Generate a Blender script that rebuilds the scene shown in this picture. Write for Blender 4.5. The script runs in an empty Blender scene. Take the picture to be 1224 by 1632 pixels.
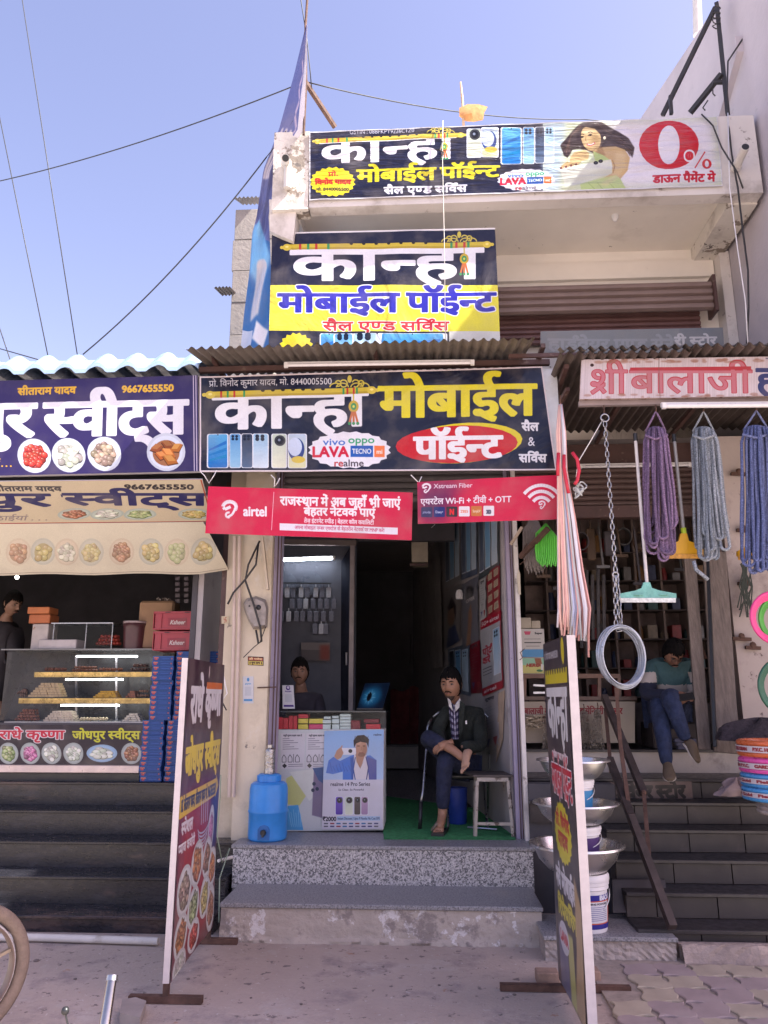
import bpy, math, random
import numpy as np
from mathutils import Vector, Matrix, Euler
R = math.radians
random.seed(7); rng = np.random.default_rng(7)
SC = bpy.context.scene
COL = SC.collection
# ------------------------------------------------ camera, sky, sun, exposure
FPX, PITCH, YAW, CAMZ = 1226.0, 13.5, 3.05, 1.6
cam = bpy.data.cameras.new('camera')
cam.sensor_fit = 'VERTICAL'; cam.sensor_height = 36.0; cam.lens = 36.0 * FPX / 1632.0
cam.clip_start = 0.05; cam.clip_end = 1000
camo = bpy.data.objects.new('camera', cam); COL.objects.link(camo)
camo.location = (0, 0, CAMZ); camo.rotation_euler = (R(90 + PITCH), 0, R(YAW))
SC.camera = camo
SUN_EL, SUN_AZ = 50.0, 105.0         # azimuth clockwise from +Y: from the right; the tall grey building shades the shop fronts
w = bpy.data.worlds.new('World'); SC.world = w; w.use_nodes = True
wn = w.node_tree.nodes; wl = w.node_tree.links
sky = wn.new('ShaderNodeTexSky'); sky.sky_type = 'NISHITA'; sky.sun_disc = False
sky.sun_elevation = R(SUN_EL); sky.sun_rotation = R(SUN_AZ); sky.air_density = 1.0; sky.dust_density = 1.5; sky.ozone_density = 1.5
bg = wn['Background']; bg.inputs['Strength'].default_value = 0.1
tint = wn.new('ShaderNodeMix'); tint.data_type = 'RGBA'; tint.blend_type = 'MULTIPLY'; tint.inputs['Factor'].default_value = 1
tint.inputs['B'].default_value = (1.33, 1.0, 1.02, 1)      # the slightly violet white balance of the photograph's sky
wl.new(sky.outputs[0], tint.inputs['A']); wl.new(tint.outputs['Result'], bg.inputs['Color'])
sl = bpy.data.lights.new('sun', 'SUN'); sl.energy = 5.0; sl.angle = R(0.5); sl.color = (1, .985, .9)
so = bpy.data.objects.new('sun', sl); COL.objects.link(so)
sd = Vector((math.sin(R(SUN_AZ)) * math.cos(R(SUN_EL)), math.cos(R(SUN_AZ)) * math.cos(R(SUN_EL)), math.sin(R(SUN_EL))))
so.rotation_euler = sd.to_track_quat('Z', 'Y').to_euler(); so.location = (14, -4, 20)
SC.view_settings.view_transform = 'Standard'; SC.view_settings.look = 'None'
SC.view_settings.exposure = 1.76; SC.view_settings.gamma = 1.0; SC.view_settings.use_curve_mapping = False
SC.cycles.use_denoising = True
SC.cycles.max_bounces = 8; SC.cycles.diffuse_bounces = 5; SC.cycles.glossy_bounces = 3

# ------------------------------------------------ geometry helpers
CM = Euler((R(90 + PITCH), 0, R(YAW))).to_matrix()
CO = Vector((0, 0, CAMZ))
def ray(px, py): return CM @ Vector(((px - 612) / FPX, -(py - 816) / FPX, -1))
def P(px, py, Y):                     # the point at distance Y in front of the camera seen at (px, py) of the photograph
    d = ray(px, py); return CO + d * (Y / d.y)
def PZ(px, py, z=0.0):
    d = ray(px, py); return CO + d * ((z - CAMZ) / d.z)
def PX(px, py, X):
    d = ray(px, py); return CO + d * (X / d.x)

def wloc(o):
    v = Vector((0, 0, 0))
    while o is not None: v += o.location; o = o.parent
    return v
def tag(o, label=None, cat=None, group=None, kind=None):
    if label: o['label'] = label
    if cat: o['category'] = cat
    if group: o['group'] = group
    if kind: o['kind'] = kind
    return o
def thing(name, label, cat, loc, group=None):
    o = bpy.data.objects.new(name, None); COL.objects.link(o); o.location = Vector(loc); o.empty_display_size = .1
    return tag(o, label, cat, group)
ORD = 'topmost second third fourth fifth sixth seventh eighth ninth tenth eleventh twelfth thirteenth fourteenth fifteenth sixteenth seventeenth eighteenth nineteenth twentieth twenty-first twenty-second twenty-third twenty-fourth twenty-fifth twenty-sixth twenty-seventh twenty-eighth twenty-ninth thirtieth'.split()
def kids(o): return [c for c in bpy.data.objects if c.parent is o]
def dup(root, d, label=None, rz=0, sc=None):
    def rec(o, par):
        c = o.copy(); COL.objects.link(c); c.parent = par
        for k in list(o.children): rec(k, c)
        return c
    r = rec(root, None); r.location = root.location + Vector(d); r.rotation_euler.z = rz
    if sc: r.scale = sc
    if label: r['label'] = label
    return r

class MB:
    def __init__(s): s.v = []; s.f = []; s.uv = {}; s.mi = {}; s.m = 0
    def add(s, vs, fs, uvs=None):
        n = len(s.v); s.v += [tuple(v) for v in vs]
        for i, fc in enumerate(fs):
            if s.m: s.mi[len(s.f)] = s.m
            if uvs is not None: s.uv[len(s.f)] = [uvs[k] for k in fc]
            s.f.append([n + k for k in fc])
        return s
    def box(s, a, b):
        x0, x1 = sorted((a[0], b[0])); y0, y1 = sorted((a[1], b[1])); z0, z1 = sorted((a[2], b[2]))
        return s.add([(x0,y0,z0),(x1,y0,z0),(x1,y1,z0),(x0,y1,z0),(x0,y0,z1),(x1,y0,z1),(x1,y1,z1),(x0,y1,z1)],
            [(0,3,2,1),(4,5,6,7),(0,1,5,4),(1,2,6,5),(2,3,7,6),(3,0,4,7)])
    def bbox(s, a, b, r=.004):         # box with chamfered edges
        bm = bmesh.new(); bmesh.ops.create_cube(bm, size=1)
        d = [abs(b[i] - a[i]) for i in range(3)]; c = [(a[i] + b[i]) / 2 for i in range(3)]
        for v in bm.verts: v.co = Vector([c[i] + v.co[i] * d[i] for i in range(3)])
        bmesh.ops.bevel(bm, geom=bm.edges[:], offset=min(r, min(d) * .4), segments=1, affect='EDGES')
        bm.verts.index_update()
        s.add([v.co[:] for v in bm.verts], [[v.index for v in f_.verts] for f_ in bm.faces]); bm.free(); return s
    def obox(s, c, u, v, w_):          # oriented box: centre and half-axis vectors
        c = Vector(c); u = Vector(u); v = Vector(v); w_ = Vector(w_)
        P8 = [c + u*i + v*j + w_*k for k in (-1, 1) for j in (-1, 1) for i in (-1, 1)]
        return s.add(P8, [(0,2,3,1),(4,5,7,6),(0,1,5,4),(1,3,7,5),(3,2,6,7),(2,0,4,6)])
    def bar(s, a, b, w_=.03, h=None, up=(0, 0, 1)):
        a = Vector(a); b = Vector(b); d = b - a; h = h or w_
        u = Vector(up)
        if d.normalized().cross(u).length < .05: u = Vector((0, 1, 0))
        x = d.cross(u).normalized(); y = x.cross(d).normalized()
        return s.obox((a + b) / 2, d / 2, x * w_ / 2, y * h / 2)
    def tube(s, pts, r, n=8, cap=True, closed=False):
        pts = [Vector(p) for p in pts]; N = len(pts)
        rr = r if isinstance(r, (list, tuple)) else [r] * N
        vs = []; prev = None
        for i, p in enumerate(pts):
            if closed: t = pts[(i + 1) % N] - pts[i - 1]
            else: t = pts[min(i + 1, N - 1)] - pts[max(i - 1, 0)]
            t = t.normalized() if t.length > 1e-9 else Vector((0, 0, 1))
            if prev is None:
                a = Vector((0, 0, 1)) if abs(t.z) < .9 else Vector((1, 0, 0)); u = t.cross(a).normalized()
            else:
                u = (prev - t * prev.dot(t)); u = u.normalized() if u.length > 1e-6 else t.orthogonal().normalized()
            prev = u; v = t.cross(u)
            for k in range(n):
                a = 2 * math.pi * k / n; vs.append(p + (u * math.cos(a) + v * math.sin(a)) * rr[i])
        fs = []
        for i in range(N if closed else N - 1):
            j = (i + 1) % N
            for k in range(n): fs.append((i*n + k, i*n + (k+1) % n, j*n + (k+1) % n, j*n + k))
        if cap and not closed: fs += [tuple(range(n))[::-1], tuple((N-1)*n + k for k in range(n))]
        return s.add(vs, fs)
    def lathe(s, prof, c=(0, 0, 0), n=24, ax='z', sy=1.0):
        vs = []; c = Vector(c)
        for r_, h in prof:
            for k in range(n):
                a = 2 * math.pi * k / n; x, y = r_ * math.cos(a), r_ * math.sin(a) * sy
                vs.append(c + (Vector((x, y, h)) if ax == 'z' else Vector((x, h, y)) if ax == 'y' else Vector((h, x, y))))
        fs = [(i*n + k, i*n + (k+1) % n, (i+1)*n + (k+1) % n, (i+1)*n + k) for i in range(len(prof) - 1) for k in range(n)]
        return s.add(vs, fs)
    def ball(s, c, r, n=8, m=6, sc=(1, 1, 1)):
        c = Vector(c); vs = []; fs = []
        for i in range(m + 1):
            for k in range(n):
                a = math.pi * i / m; b = 2 * math.pi * k / n
                vs.append(c + Vector((math.sin(a)*math.cos(b)*sc[0], math.sin(a)*math.sin(b)*sc[1], math.cos(a)*sc[2])) * r)
        for i in range(m):
            for k in range(n): fs.append((i*n + k, (i+1)*n + k, (i+1)*n + (k+1) % n, i*n + (k+1) % n))
        return s.add(vs, fs)
    def prism(s, poly, d):             # polygon of 3-D points pushed along d
        poly = [Vector(p) for p in poly]; d = Vector(d); n = len(poly)
        return s.add(poly + [p + d for p in poly], [tuple(range(n)), tuple(range(2*n - 1, n - 1, -1))] + [(k, n + k, n + (k+1) % n, (k+1) % n) for k in range(n)])
    def grid(s, fn, nu, nv, uv=True):
        vs = [fn(i / nu, j / nv) for j in range(nv + 1) for i in range(nu + 1)]
        us = [(i / nu, 1 - j / nv) for j in range(nv + 1) for i in range(nu + 1)]
        fs = [(j*(nu+1) + i, (j+1)*(nu+1) + i, (j+1)*(nu+1) + i + 1, j*(nu+1) + i + 1) for j in range(nv) for i in range(nu)]
        return s.add(vs, fs, us if uv else None)
    def build(s, name, mat, parent=None, smooth=False, label=None, cat=None, group=None, kind=None, fix=False, origin=True):
        off = wloc(parent) if parent else Vector((0, 0, 0))
        loc = Vector((0, 0, 0))
        if not parent and cat and origin:
            A = np.array(s.v); loc = Vector(((A[:, 0].min() + A[:, 0].max()) / 2, (A[:, 1].min() + A[:, 1].max()) / 2, A[:, 2].min()))
        me = bpy.data.meshes.new(name)
        me.from_pydata([(v[0]-off.x-loc.x, v[1]-off.y-loc.y, v[2]-off.z-loc.z) for v in s.v], [], s.f)
        for m_ in (mat if isinstance(mat, (list, tuple)) else [mat]): me.materials.append(m_)
        if s.mi:
            for i, k in s.mi.items(): me.polygons[i].material_index = k
        if s.uv:
            ul = me.uv_layers.new(name='UVMap')
            for i, u in s.uv.items():
                for li, q in zip(me.polygons[i].loop_indices, u): ul.data[li].uv = q
        if smooth:
            me.polygons.foreach_set('use_smooth', [True] * len(me.polygons))
            if smooth != 'all':
                try: me.set_sharp_from_angle(angle=R(38))
                except Exception: pass
        if fix:
            bm = bmesh.new(); bm.from_mesh(me); bmesh.ops.recalc_face_normals(bm, faces=bm.faces); bm.to_mesh(me); bm.free()
        me.update()
        o = bpy.data.objects.new(name, me); COL.objects.link(o)
        if parent: o.parent = parent
        o.location = loc
        return tag(o, label, cat, group, kind)
import bmesh

def piece(mesh_obj, name, parent, loc, rot=None, sc=None):      # one more object on the same mesh
    o = bpy.data.objects.new(name, mesh_obj.data); COL.objects.link(o); o.parent = parent
    o.location = Vector(loc) - wloc(parent)
    if rot: o.rotation_euler = rot
    if sc: o.scale = sc
    return o

# ------------------------------------------------ materials
def lin(c): return tuple(((x / 255) / 12.92 if x / 255 <= .04045 else ((x / 255 + .055) / 1.055) ** 2.4) for x in c)
_mc = {}
def M(name, col, rough=.65, metal=0, var=.18, scale=6, bump=.15, bscale=70, dirt=None, trans=0, coat=0, emit=None, alpha=1, stretch=None, dist=.004):
    """dirt = (colour, amount 0..1, scale, sharpness)"""
    if name in _mc: return _mc[name]
    m = bpy.data.materials.new(name); m.use_nodes = True; N = m.node_tree.nodes; L = m.node_tree.links
    b = N['Principled BSDF']; b.inputs['Roughness'].default_value = rough; b.inputs['Metallic'].default_value = metal
    if coat: b.inputs['Coat Weight'].default_value = coat
    tc = N.new('ShaderNodeTexCoord'); src = tc.outputs['Object']
    if stretch:
        mp = N.new('ShaderNodeMapping'); mp.inputs['Scale'].default_value = stretch; L.new(src, mp.inputs[0]); src = mp.outputs[0]
    def noise(sc, det=5, rg=.6):
        n = N.new('ShaderNodeTexNoise'); n.inputs['Scale'].default_value = sc; n.inputs['Detail'].default_value = det; n.inputs['Roughness'].default_value = rg
        L.new(src, n.inputs['Vector']); return n.outputs[0]
    def ramp(s_, a, b_, ca, cb):
        r = N.new('ShaderNodeValToRGB'); r.color_ramp.elements[0].position = a; r.color_ramp.elements[1].position = b_
        r.color_ramp.elements[0].color = (*ca, 1); r.color_ramp.elements[1].color = (*cb, 1); L.new(s_, r.inputs[0]); return r.outputs[0]
    c = ramp(noise(scale), .3, .7, [x * (1 - var) for x in col], [min(1, x * (1 + var)) for x in col])
    dl = dirt if isinstance(dirt, list) else ([dirt] if dirt else [])
    for dcol, am, dsc, sh in dl:
        t = .72 - am * .45
        mk = ramp(noise(dsc, 8, .68), t, min(1, t + max(.004, .25 * (1 - sh))), (0, 0, 0), (1, 1, 1))
        mx = N.new('ShaderNodeMix'); mx.data_type = 'RGBA'; L.new(mk, mx.inputs['Factor']); L.new(c, mx.inputs['A']); mx.inputs['B'].default_value = (*dcol, 1); c = mx.outputs['Result']
    L.new(c, b.inputs['Base Color'])
    if bump:
        bp = N.new('ShaderNodeBump'); bp.inputs['Strength'].default_value = bump; bp.inputs['Distance'].default_value = dist
        L.new(noise(bscale, 4), bp.inputs['Height']); L.new(bp.outputs[0], b.inputs['Normal'])
    rr = ramp(noise(scale * 2.3), .3, .75, (max(.02, rough - .1),) * 3, (min(1, rough + .12),) * 3); L.new(rr, b.inputs['Roughness'])
    if trans: b.inputs['Transmission Weight'].default_value = trans; b.inputs['IOR'].default_value = 1.45
    if emit: b.inputs['Emission Color'].default_value = (*emit[0], 1); b.inputs['Emission Strength'].default_value = emit[1]
    if alpha < 1: b.inputs['Alpha'].default_value = alpha
    _mc[name] = m; return m

# ------------------------------------------------ painted print: a small rasteriser (lettering, pictures)
_gl = {}
def glyph(ch):
    if ch in _gl: return _gl[ch]
    def meas(s_):
        c = bpy.data.curves.new('t', 'FONT'); c.body = s_; c.resolution_u = 4
        o = bpy.data.objects.new('t', c); COL.objects.link(o); dg = bpy.context.evaluated_depsgraph_get()
        m = o.evaluated_get(dg).to_mesh()
        v = np.array([x.co[:2] for x in m.vertices]).reshape(-1, 2); cnt = {}
        for p in m.polygons:
            for k in p.edge_keys: cnt[k] = cnt.get(k, 0) + 1
        e = np.array([[*v[a], *v[b]] for (a, b), c_ in cnt.items() if c_ == 1]).reshape(-1, 4)
        o.evaluated_get(dg).to_mesh_clear(); bpy.data.objects.remove(o); bpy.data.curves.remove(c)
        return v, e
    v, e = meas(ch)
    v2, _ = meas(ch + '।')
    adv = float(v2[:, 0].max() - .275) if len(v2) else .3
    if ch == ' ': e = np.zeros((0, 4)); adv = .26
    _gl[ch] = (e, adv); return _gl[ch]
CONS = set(chr(c) for c in range(0x915, 0x93a)); HAL = '्'
MARKS = set('ािीुूृेैोौॉॅंँः़')
def stem(ch):                          # where the right-hand stem of a letter begins
    e, adv = glyph(ch); y = .0973; xs = []
    for x0, y0, x1, y1 in e:
        if (y0 - y) * (y1 - y) < 0: xs.append(x0 + (x1 - x0) * (y - y0) / (y1 - y0))
    xs.sort(); return xs[-2] if len(xs) >= 2 else adv
def shape(s):
    """list of (edges, x offset) and total advance; conjuncts built from cropped half letters"""
    out = []; x = 0; i = 0; n = len(s)
    def put(ch, clip=None):
        nonlocal x
        e, adv = glyph(ch); e = e.copy()
        if clip is not None: e[:, 0] = np.minimum(e[:, 0], clip); e[:, 2] = np.minimum(e[:, 2], clip); adv = clip
        e[:, [0, 2]] += x; out.append(e); x += adv
    def poly(pts): out.append(np.array([[*pts[k], *pts[(k + 1) % len(pts)]] for k in range(len(pts))]))
    while i < n:
        ch = s[i]
        if ch in CONS:
            cl = [ch]; i += 1
            while i + 1 < n and s[i] == HAL and s[i + 1] in CONS: cl.append(s[i + 1]); i += 2
            hal = False
            if i < n and s[i] == HAL: hal = True; i += 1
            mk = []
            while i < n and s[i] in MARKS: mk.append(s[i]); i += 1
            reph = len(cl) > 1 and cl[0] == 'र'
            if reph: cl = cl[1:]
            if 'ि' in mk:
                put('ि'); mk.remove('ि'); x -= glyph('ि')[1] - .273
                xi = x
            rak = len(cl) > 1 and cl[-1] == 'र'
            if rak: cl = cl[:-1]
            for c in cl[:-1]:
                if c in 'टठडढदहरछङ':
                    put(c); put(HAL)
                else: put(c, stem(c) + (.1 if c == 'क' else 0))
            put(cl[-1]); xe = x
            if rak:
                a = xe - glyph(cl[-1])[1] + .1; b = a + .28; poly([(b, .28), (b, .2), (a - .02, -.02), (a - .06, .05)])
            if hal: put(HAL)
            for m_ in mk: put(m_)
            if reph:
                a = x - .13; t = np.linspace(0, math.pi * 1.15, 9)
                o_ = [(a + .05 + .13 * math.cos(q), .73 + .13 * math.sin(q)) for q in t]; i_ = [(a + .05 + .065 * math.cos(q), .73 + .065 * math.sin(q)) for q in t]
                poly(o_ + i_[::-1]); poly([(a + .18, .74), (a + .115, .74), (a + .02, .6), (a + .09, .6)])
        else: put(ch); i += 1
    return out, x
def homog(src, dst):
    A = []; B = []
    for (x, y), (u, v) in zip(src, dst):
        A.append([x, y, 1, 0, 0, 0, -u*x, -u*y]); B.append(u); A.append([0, 0, 0, x, y, 1, -v*x, -v*y]); B.append(v)
    h = np.linalg.solve(np.array(A, float), np.array(B, float)); return np.append(h, 1).reshape(3, 3)
class Canvas:
    def __init__(s, w_, h, bg_, quad=None):
        s.w = int(w_); s.h = int(h); s.a = np.ones((s.h, s.w, 3), np.float32) * (np.array(bg_, np.float32) / 255)
        s.H = homog(quad, [(0, 0), (s.w, 0), (s.w, s.h), (0, s.h)]) if quad else None
    def tp(s, p):
        p = np.asarray(p, float).reshape(-1, 2)
        if s.H is None: return p
        q = np.c_[p, np.ones(len(p))] @ s.H.T; return q[:, :2] / q[:, 2:]
    def cov(s, E, pad=0, ss=3):
        if len(E) == 0: return None
        E = np.c_[s.tp(E[:, :2]), s.tp(E[:, 2:])]
        x0 = int(max(0, math.floor(E[:, [0, 2]].min()) - pad)); x1 = int(min(s.w, math.ceil(E[:, [0, 2]].max()) + 1 + pad))
        y0 = int(max(0, math.floor(E[:, [1, 3]].min()) - pad)); y1 = int(min(s.h, math.ceil(E[:, [1, 3]].max()) + 1 + pad))
        if x1 <= x0 or y1 <= y0: return None
        W, Hh = (x1 - x0) * ss, (y1 - y0) * ss
        X0, Y0, X1, Y1 = ((E[:, 0] - x0) * ss, (E[:, 1] - y0) * ss, (E[:, 2] - x0) * ss, (E[:, 3] - y0) * ss)
        sw = Y0 > Y1; X0, X1 = np.where(sw, X1, X0), np.where(sw, X0, X1); Y0, Y1 = np.where(sw, Y1, Y0), np.where(sw, Y0, Y1)
        j0 = np.clip(np.ceil(Y0 - .5), 0, Hh).astype(int); j1 = np.clip(np.ceil(Y1 - .5), 0, Hh).astype(int)
        c = np.maximum(0, j1 - j0); tot = c.sum()
        if tot == 0: return None
        idx = np.repeat(np.arange(len(c)), c); j = np.arange(tot) - np.repeat(np.cumsum(c) - c, c) + j0[idx]
        xx = X0[idx] + (j + .5 - Y0[idx]) * (X1[idx] - X0[idx]) / np.maximum(1e-9, Y1[idx] - Y0[idx])
        xi = np.clip(np.ceil(xx - .5), 0, W).astype(int)
        buf = np.bincount(j * (W + 1) + xi, minlength=Hh * (W + 1)).reshape(Hh, W + 1)
        m = (np.cumsum(buf, 1)[:, :W] & 1).reshape(y1 - y0, ss, x1 - x0, ss).mean((1, 3)).astype(np.float32)
        return m, y0, x0
    def put(s, r, col, blur=0, al=1, col2=None):
        if r is None: return
        m, y0, x0 = r
        for _ in range(2 if blur else 0):
            k = int(blur)
            for ax in (0, 1):
                cs = np.cumsum(np.pad(m, [(k + 1, k) if a == ax else (0, 0) for a in (0, 1)]), ax)
                m = (cs[2*k + 1:] - cs[:-2*k - 1]) / (2*k + 1) if ax == 0 else (cs[:, 2*k + 1:] - cs[:, :-2*k - 1]) / (2*k + 1)
        v = s.a[y0:y0 + m.shape[0], x0:x0 + m.shape[1]]
        c = np.array(col, np.float32) / 255
        if col2 is not None:
            t = np.linspace(0, 1, m.shape[0])[:, None, None]; c = c * (1 - t) + np.array(col2, np.float32) / 255 * t
        v += (c - v) * (m * al)[..., None]
    def poly(s, pts, col, blur=0, al=1, col2=None):
        p = [tuple(q) for q in pts]; E = np.array([[*p[k], *p[(k + 1) % len(p)]] for k in range(len(p))], float)
        s.put(s.cov(E, pad=int(blur * 2.2)), col, blur, al, col2)
    def rect(s, x0, y0, x1, y1, col, **k): s.poly([(x0, y0), (x1, y0), (x1, y1), (x0, y1)], col, **k)
    def ell(s, cx, cy, rx, ry, col, rot=0, n=26, **k):
        a = np.linspace(0, 2 * math.pi, n, endpoint=False); c, q = math.cos(R(rot)), math.sin(R(rot))
        s.poly([(cx + rx*math.cos(t)*c - ry*math.sin(t)*q, cy + rx*math.cos(t)*q + ry*math.sin(t)*c) for t in a], col, **k)
    def star(s, cx, cy, rx, ry, n, d, col):
        s.poly([(cx + rx*(1 if k % 2 else 1 - d)*math.cos(math.pi*k/n), cy + ry*(1 if k % 2 else 1 - d)*math.sin(math.pi*k/n)) for k in range(2 * n)], col)
    def rrect(s, x0, y0, x1, y1, r, col, **k):
        pts = []
        for cx_, cy_, a0 in ((x1 - r, y0 + r, -90), (x1 - r, y1 - r, 0), (x0 + r, y1 - r, 90), (x0 + r, y0 + r, 180)):
            pts += [(cx_ + r*math.cos(R(a0 + t)), cy_ + r*math.sin(R(a0 + t))) for t in (0, 30, 60, 90)]
        s.poly(pts, col, **k)
    def line(s, pts, wd, col, **k):
        for (x0, y0), (x1, y1) in zip(pts[:-1], pts[1:]):
            dx, dy = x1 - x0, y1 - y0; l = math.hypot(dx, dy) or 1; a, b = -dy / l * wd / 2, dx / l * wd / 2
            s.poly([(x0 + a, y0 + b), (x1 + a, y1 + b), (x1 - a, y1 - b), (x0 - a, y0 - b)], col, **k)
    def arc(s, cx, cy, r, a0, a1, wd, col, ry=None, n=14):
        s.line([(cx + r*math.cos(R(a)), cy + (ry or r)*math.sin(R(a))) for a in np.linspace(a0, a1, n)], wd, col)
    def text(s, t, x0, x1, yh, yb, col, bold=0, out=None, slope=0, al=1, shear=0, bx=0):
        gs, tot = shape(t); dev = any('ऀ' <= c <= 'ॿ' for c in t); H0 = .622 if dev else .686
        sy = (yb - yh) / H0; sx = (x1 - x0) / tot if x1 is not None else sy
        pad = 8
        # one coverage map for the whole string
        big = np.zeros((s.h, s.w), np.float32); any_ = False
        for e in gs:
            if len(e) == 0: continue
            E = e.copy()
            for a in (0, 2):
                xx = x0 + e[:, a] * sx; E[:, a + 1] = yb - e[:, a + 1] * sy + slope * (xx - x0); E[:, a] = xx + shear * e[:, a + 1] * sy
            r = s.cov(E)
            if r is None: continue
            m, yy, xx = r; v = big[yy:yy + m.shape[0], xx:xx + m.shape[1]]; np.maximum(v, m, out=v); any_ = True
        if not any_: return
        rr = np.where(big.any(1))[0]; cc = np.where(big.any(0))[0]; Y0, Y1 = max(0, rr[0] - 12), min(s.h, rr[-1] + 13); X0, X1 = max(0, cc[0] - 12), min(s.w, cc[-1] + 13)
        m = big[Y0:Y1, X0:X1]
        def dil(m, k):
            fr = k - int(k); k = int(k); b = m
            for q in range(k + (1 if fr > .05 else 0)):
                wt = 1 if q < k else fr; n_ = b.copy()
                for dy, dx in ((1, 0), (-1, 0), (0, 1), (0, -1)):
                    sh = np.roll(b, (dy, dx), (0, 1)); n_ = np.maximum(n_, sh * wt if wt < 1 else sh)
                if q % 2:
                    for dy, dx in ((1, 1), (-1, 1), (1, -1), (-1, -1)): n_ = np.maximum(n_, np.roll(b, (dy, dx), (0, 1)))
                b = n_
            return b
        if bold: m = dil(m, bold)
        for q_ in range(int(bx)): m = np.maximum(m, np.roll(m, 1 if q_ % 2 else -1, 1))
        if out: s.put((dil(m, out[1]), Y0, X0), out[0])
        s.put((m, Y0, X0), col, al=al)
    def noise(s, amt, cell=24):
        n = rng.normal(0, 1, (s.h // cell + 2, s.w // cell + 2)).astype(np.float32)
        n = np.kron(n, np.ones((cell, cell), np.float32))[:s.h, :s.w]; s.a *= (1 + n * amt)[..., None]
    def image(s, name):
        s.a *= (1 + .03*rng.normal(0, 1, (s.h, s.w, 1))).astype(np.float32); im = bpy.data.images.new(name, s.w, s.h, alpha=False); px = np.ones((s.h, s.w, 4), np.float32); px[..., :3] = np.clip(s.a, 0, 1)[::-1]
        im.pixels.foreach_set(px.ravel()); im.update(); im.pack(); return im

def imgmat(name, cv, rough=.4, bump=.25, bs=3.0, coat=0, fade=.12, stretch=(1, 1, 1), dist=.02, tr=0, stain=(.35, .3, .25)):
    m = bpy.data.materials.new(name); m.use_nodes = True; N = m.node_tree.nodes; L = m.node_tree.links; b = N['Principled BSDF']
    t = N.new('ShaderNodeTexImage'); t.image = cv.image(name); t.extension = 'EXTEND'
    tc = N.new('ShaderNodeTexCoord'); L.new(tc.outputs['UV'], t.inputs[0])
    n = N.new('ShaderNodeTexNoise'); n.inputs['Scale'].default_value = 4; n.inputs['Detail'].default_value = 7; L.new(tc.outputs['Object'], n.inputs['Vector'])
    r = N.new('ShaderNodeValToRGB'); r.color_ramp.elements[0].position = .45; r.color_ramp.elements[1].position = .8; r.color_ramp.elements[0].color = (0, 0, 0, 1); r.color_ramp.elements[1].color = (fade * 2.5,) * 3 + (1,)
    L.new(n.outputs[0], r.inputs[0]); mx = N.new('ShaderNodeMix'); mx.data_type = 'RGBA'; L.new(r.outputs[0], mx.inputs['Factor']); L.new(t.outputs[0], mx.inputs['A']); mx.inputs['B'].default_value = (*stain, 1)
    mu = N.new('ShaderNodeMix'); mu.data_type = 'RGBA'; mu.blend_type = 'MULTIPLY'; mu.inputs['Factor'].default_value = 1; mu.inputs['B'].default_value = (.82, .82, .82, 1); L.new(mx.outputs['Result'], mu.inputs['A'])      # printer's ink on vinyl: white is never pure
    L.new(mu.outputs['Result'], b.inputs['Base Color']); b.inputs['Roughness'].default_value = rough
    b.inputs['Specular IOR Level'].default_value = .32
    if coat: b.inputs['Coat Weight'].default_value = coat
    mp = N.new('ShaderNodeMapping'); mp.inputs['Scale'].default_value = stretch; L.new(tc.outputs['Object'], mp.inputs[0])
    n2 = N.new('ShaderNodeTexNoise'); n2.inputs['Scale'].default_value = bs; n2.inputs['Detail'].default_value = 4; n2.inputs['Distortion'].default_value = 1.0; L.new(mp.outputs[0], n2.inputs['Vector'])
    bp = N.new('ShaderNodeBump'); bp.inputs['Strength'].default_value = bump; bp.inputs['Distance'].default_value = dist; L.new(n2.outputs[0], bp.inputs['Height']); L.new(bp.outputs[0], b.inputs['Normal'])
    return m

def sheet(mb, q, nu, nv, th, disp=None):
    """panel between corners TL, TR, BR, BL: slot 0 the printed front, slot 1 edges and back"""
    TL, TR, BR, BL = [Vector(p) for p in q]
    nrm = (TR - TL).cross(BL - TL).normalized()      # away from the viewer side (back)
    if nrm.y < 0 and abs(nrm.y) > .3: pass
    def fr(u, v):
        p = (TL*(1-u) + TR*u)*(1-v) + (BL*(1-u) + BR*u)*v
        return p + (nrm * disp(u, v) if disp else Vector((0, 0, 0)))
    mb.m = 0; mb.grid(fr, nu, nv)
    mb.m = 1; mb.add([fr(u, v) + nrm * th for v in (0, 1) for u in (0, 1)], [(0, 1, 3, 2)]) if nu * nv < 4 else mb.grid(lambda u, v: fr(1 - u, v) + nrm * th, nu, nv, False)
    us = [i / nu for i in range(nu + 1)]; vs = [i / nv for i in range(nv + 1)]
    loop = [(u, 0) for u in us] + [(1, v) for v in vs[1:]] + [(u, 1) for u in us[::-1][1:]] + [(0, v) for v in vs[::-1][1:-1]]
    a = [fr(*k) for k in loop]; n = len(a)
    mb.add(a + [p + nrm * th for p in a], [(k, (k+1) % n, n + (k+1) % n, n + k) for k in range(n)])
    mb.m = 0; return mb
def panel(name, q, mats, nu=1, nv=1, th=.02, disp=None, **kw):
    return sheet(MB(), q, nu, nv, th, disp).build(name, mats, **kw)
def pq(px, Y): return [P(x, y, Y) if not isinstance(Y, (list, tuple)) else P(x, y, Y[i]) for i, (x, y) in enumerate(px)]

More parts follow.
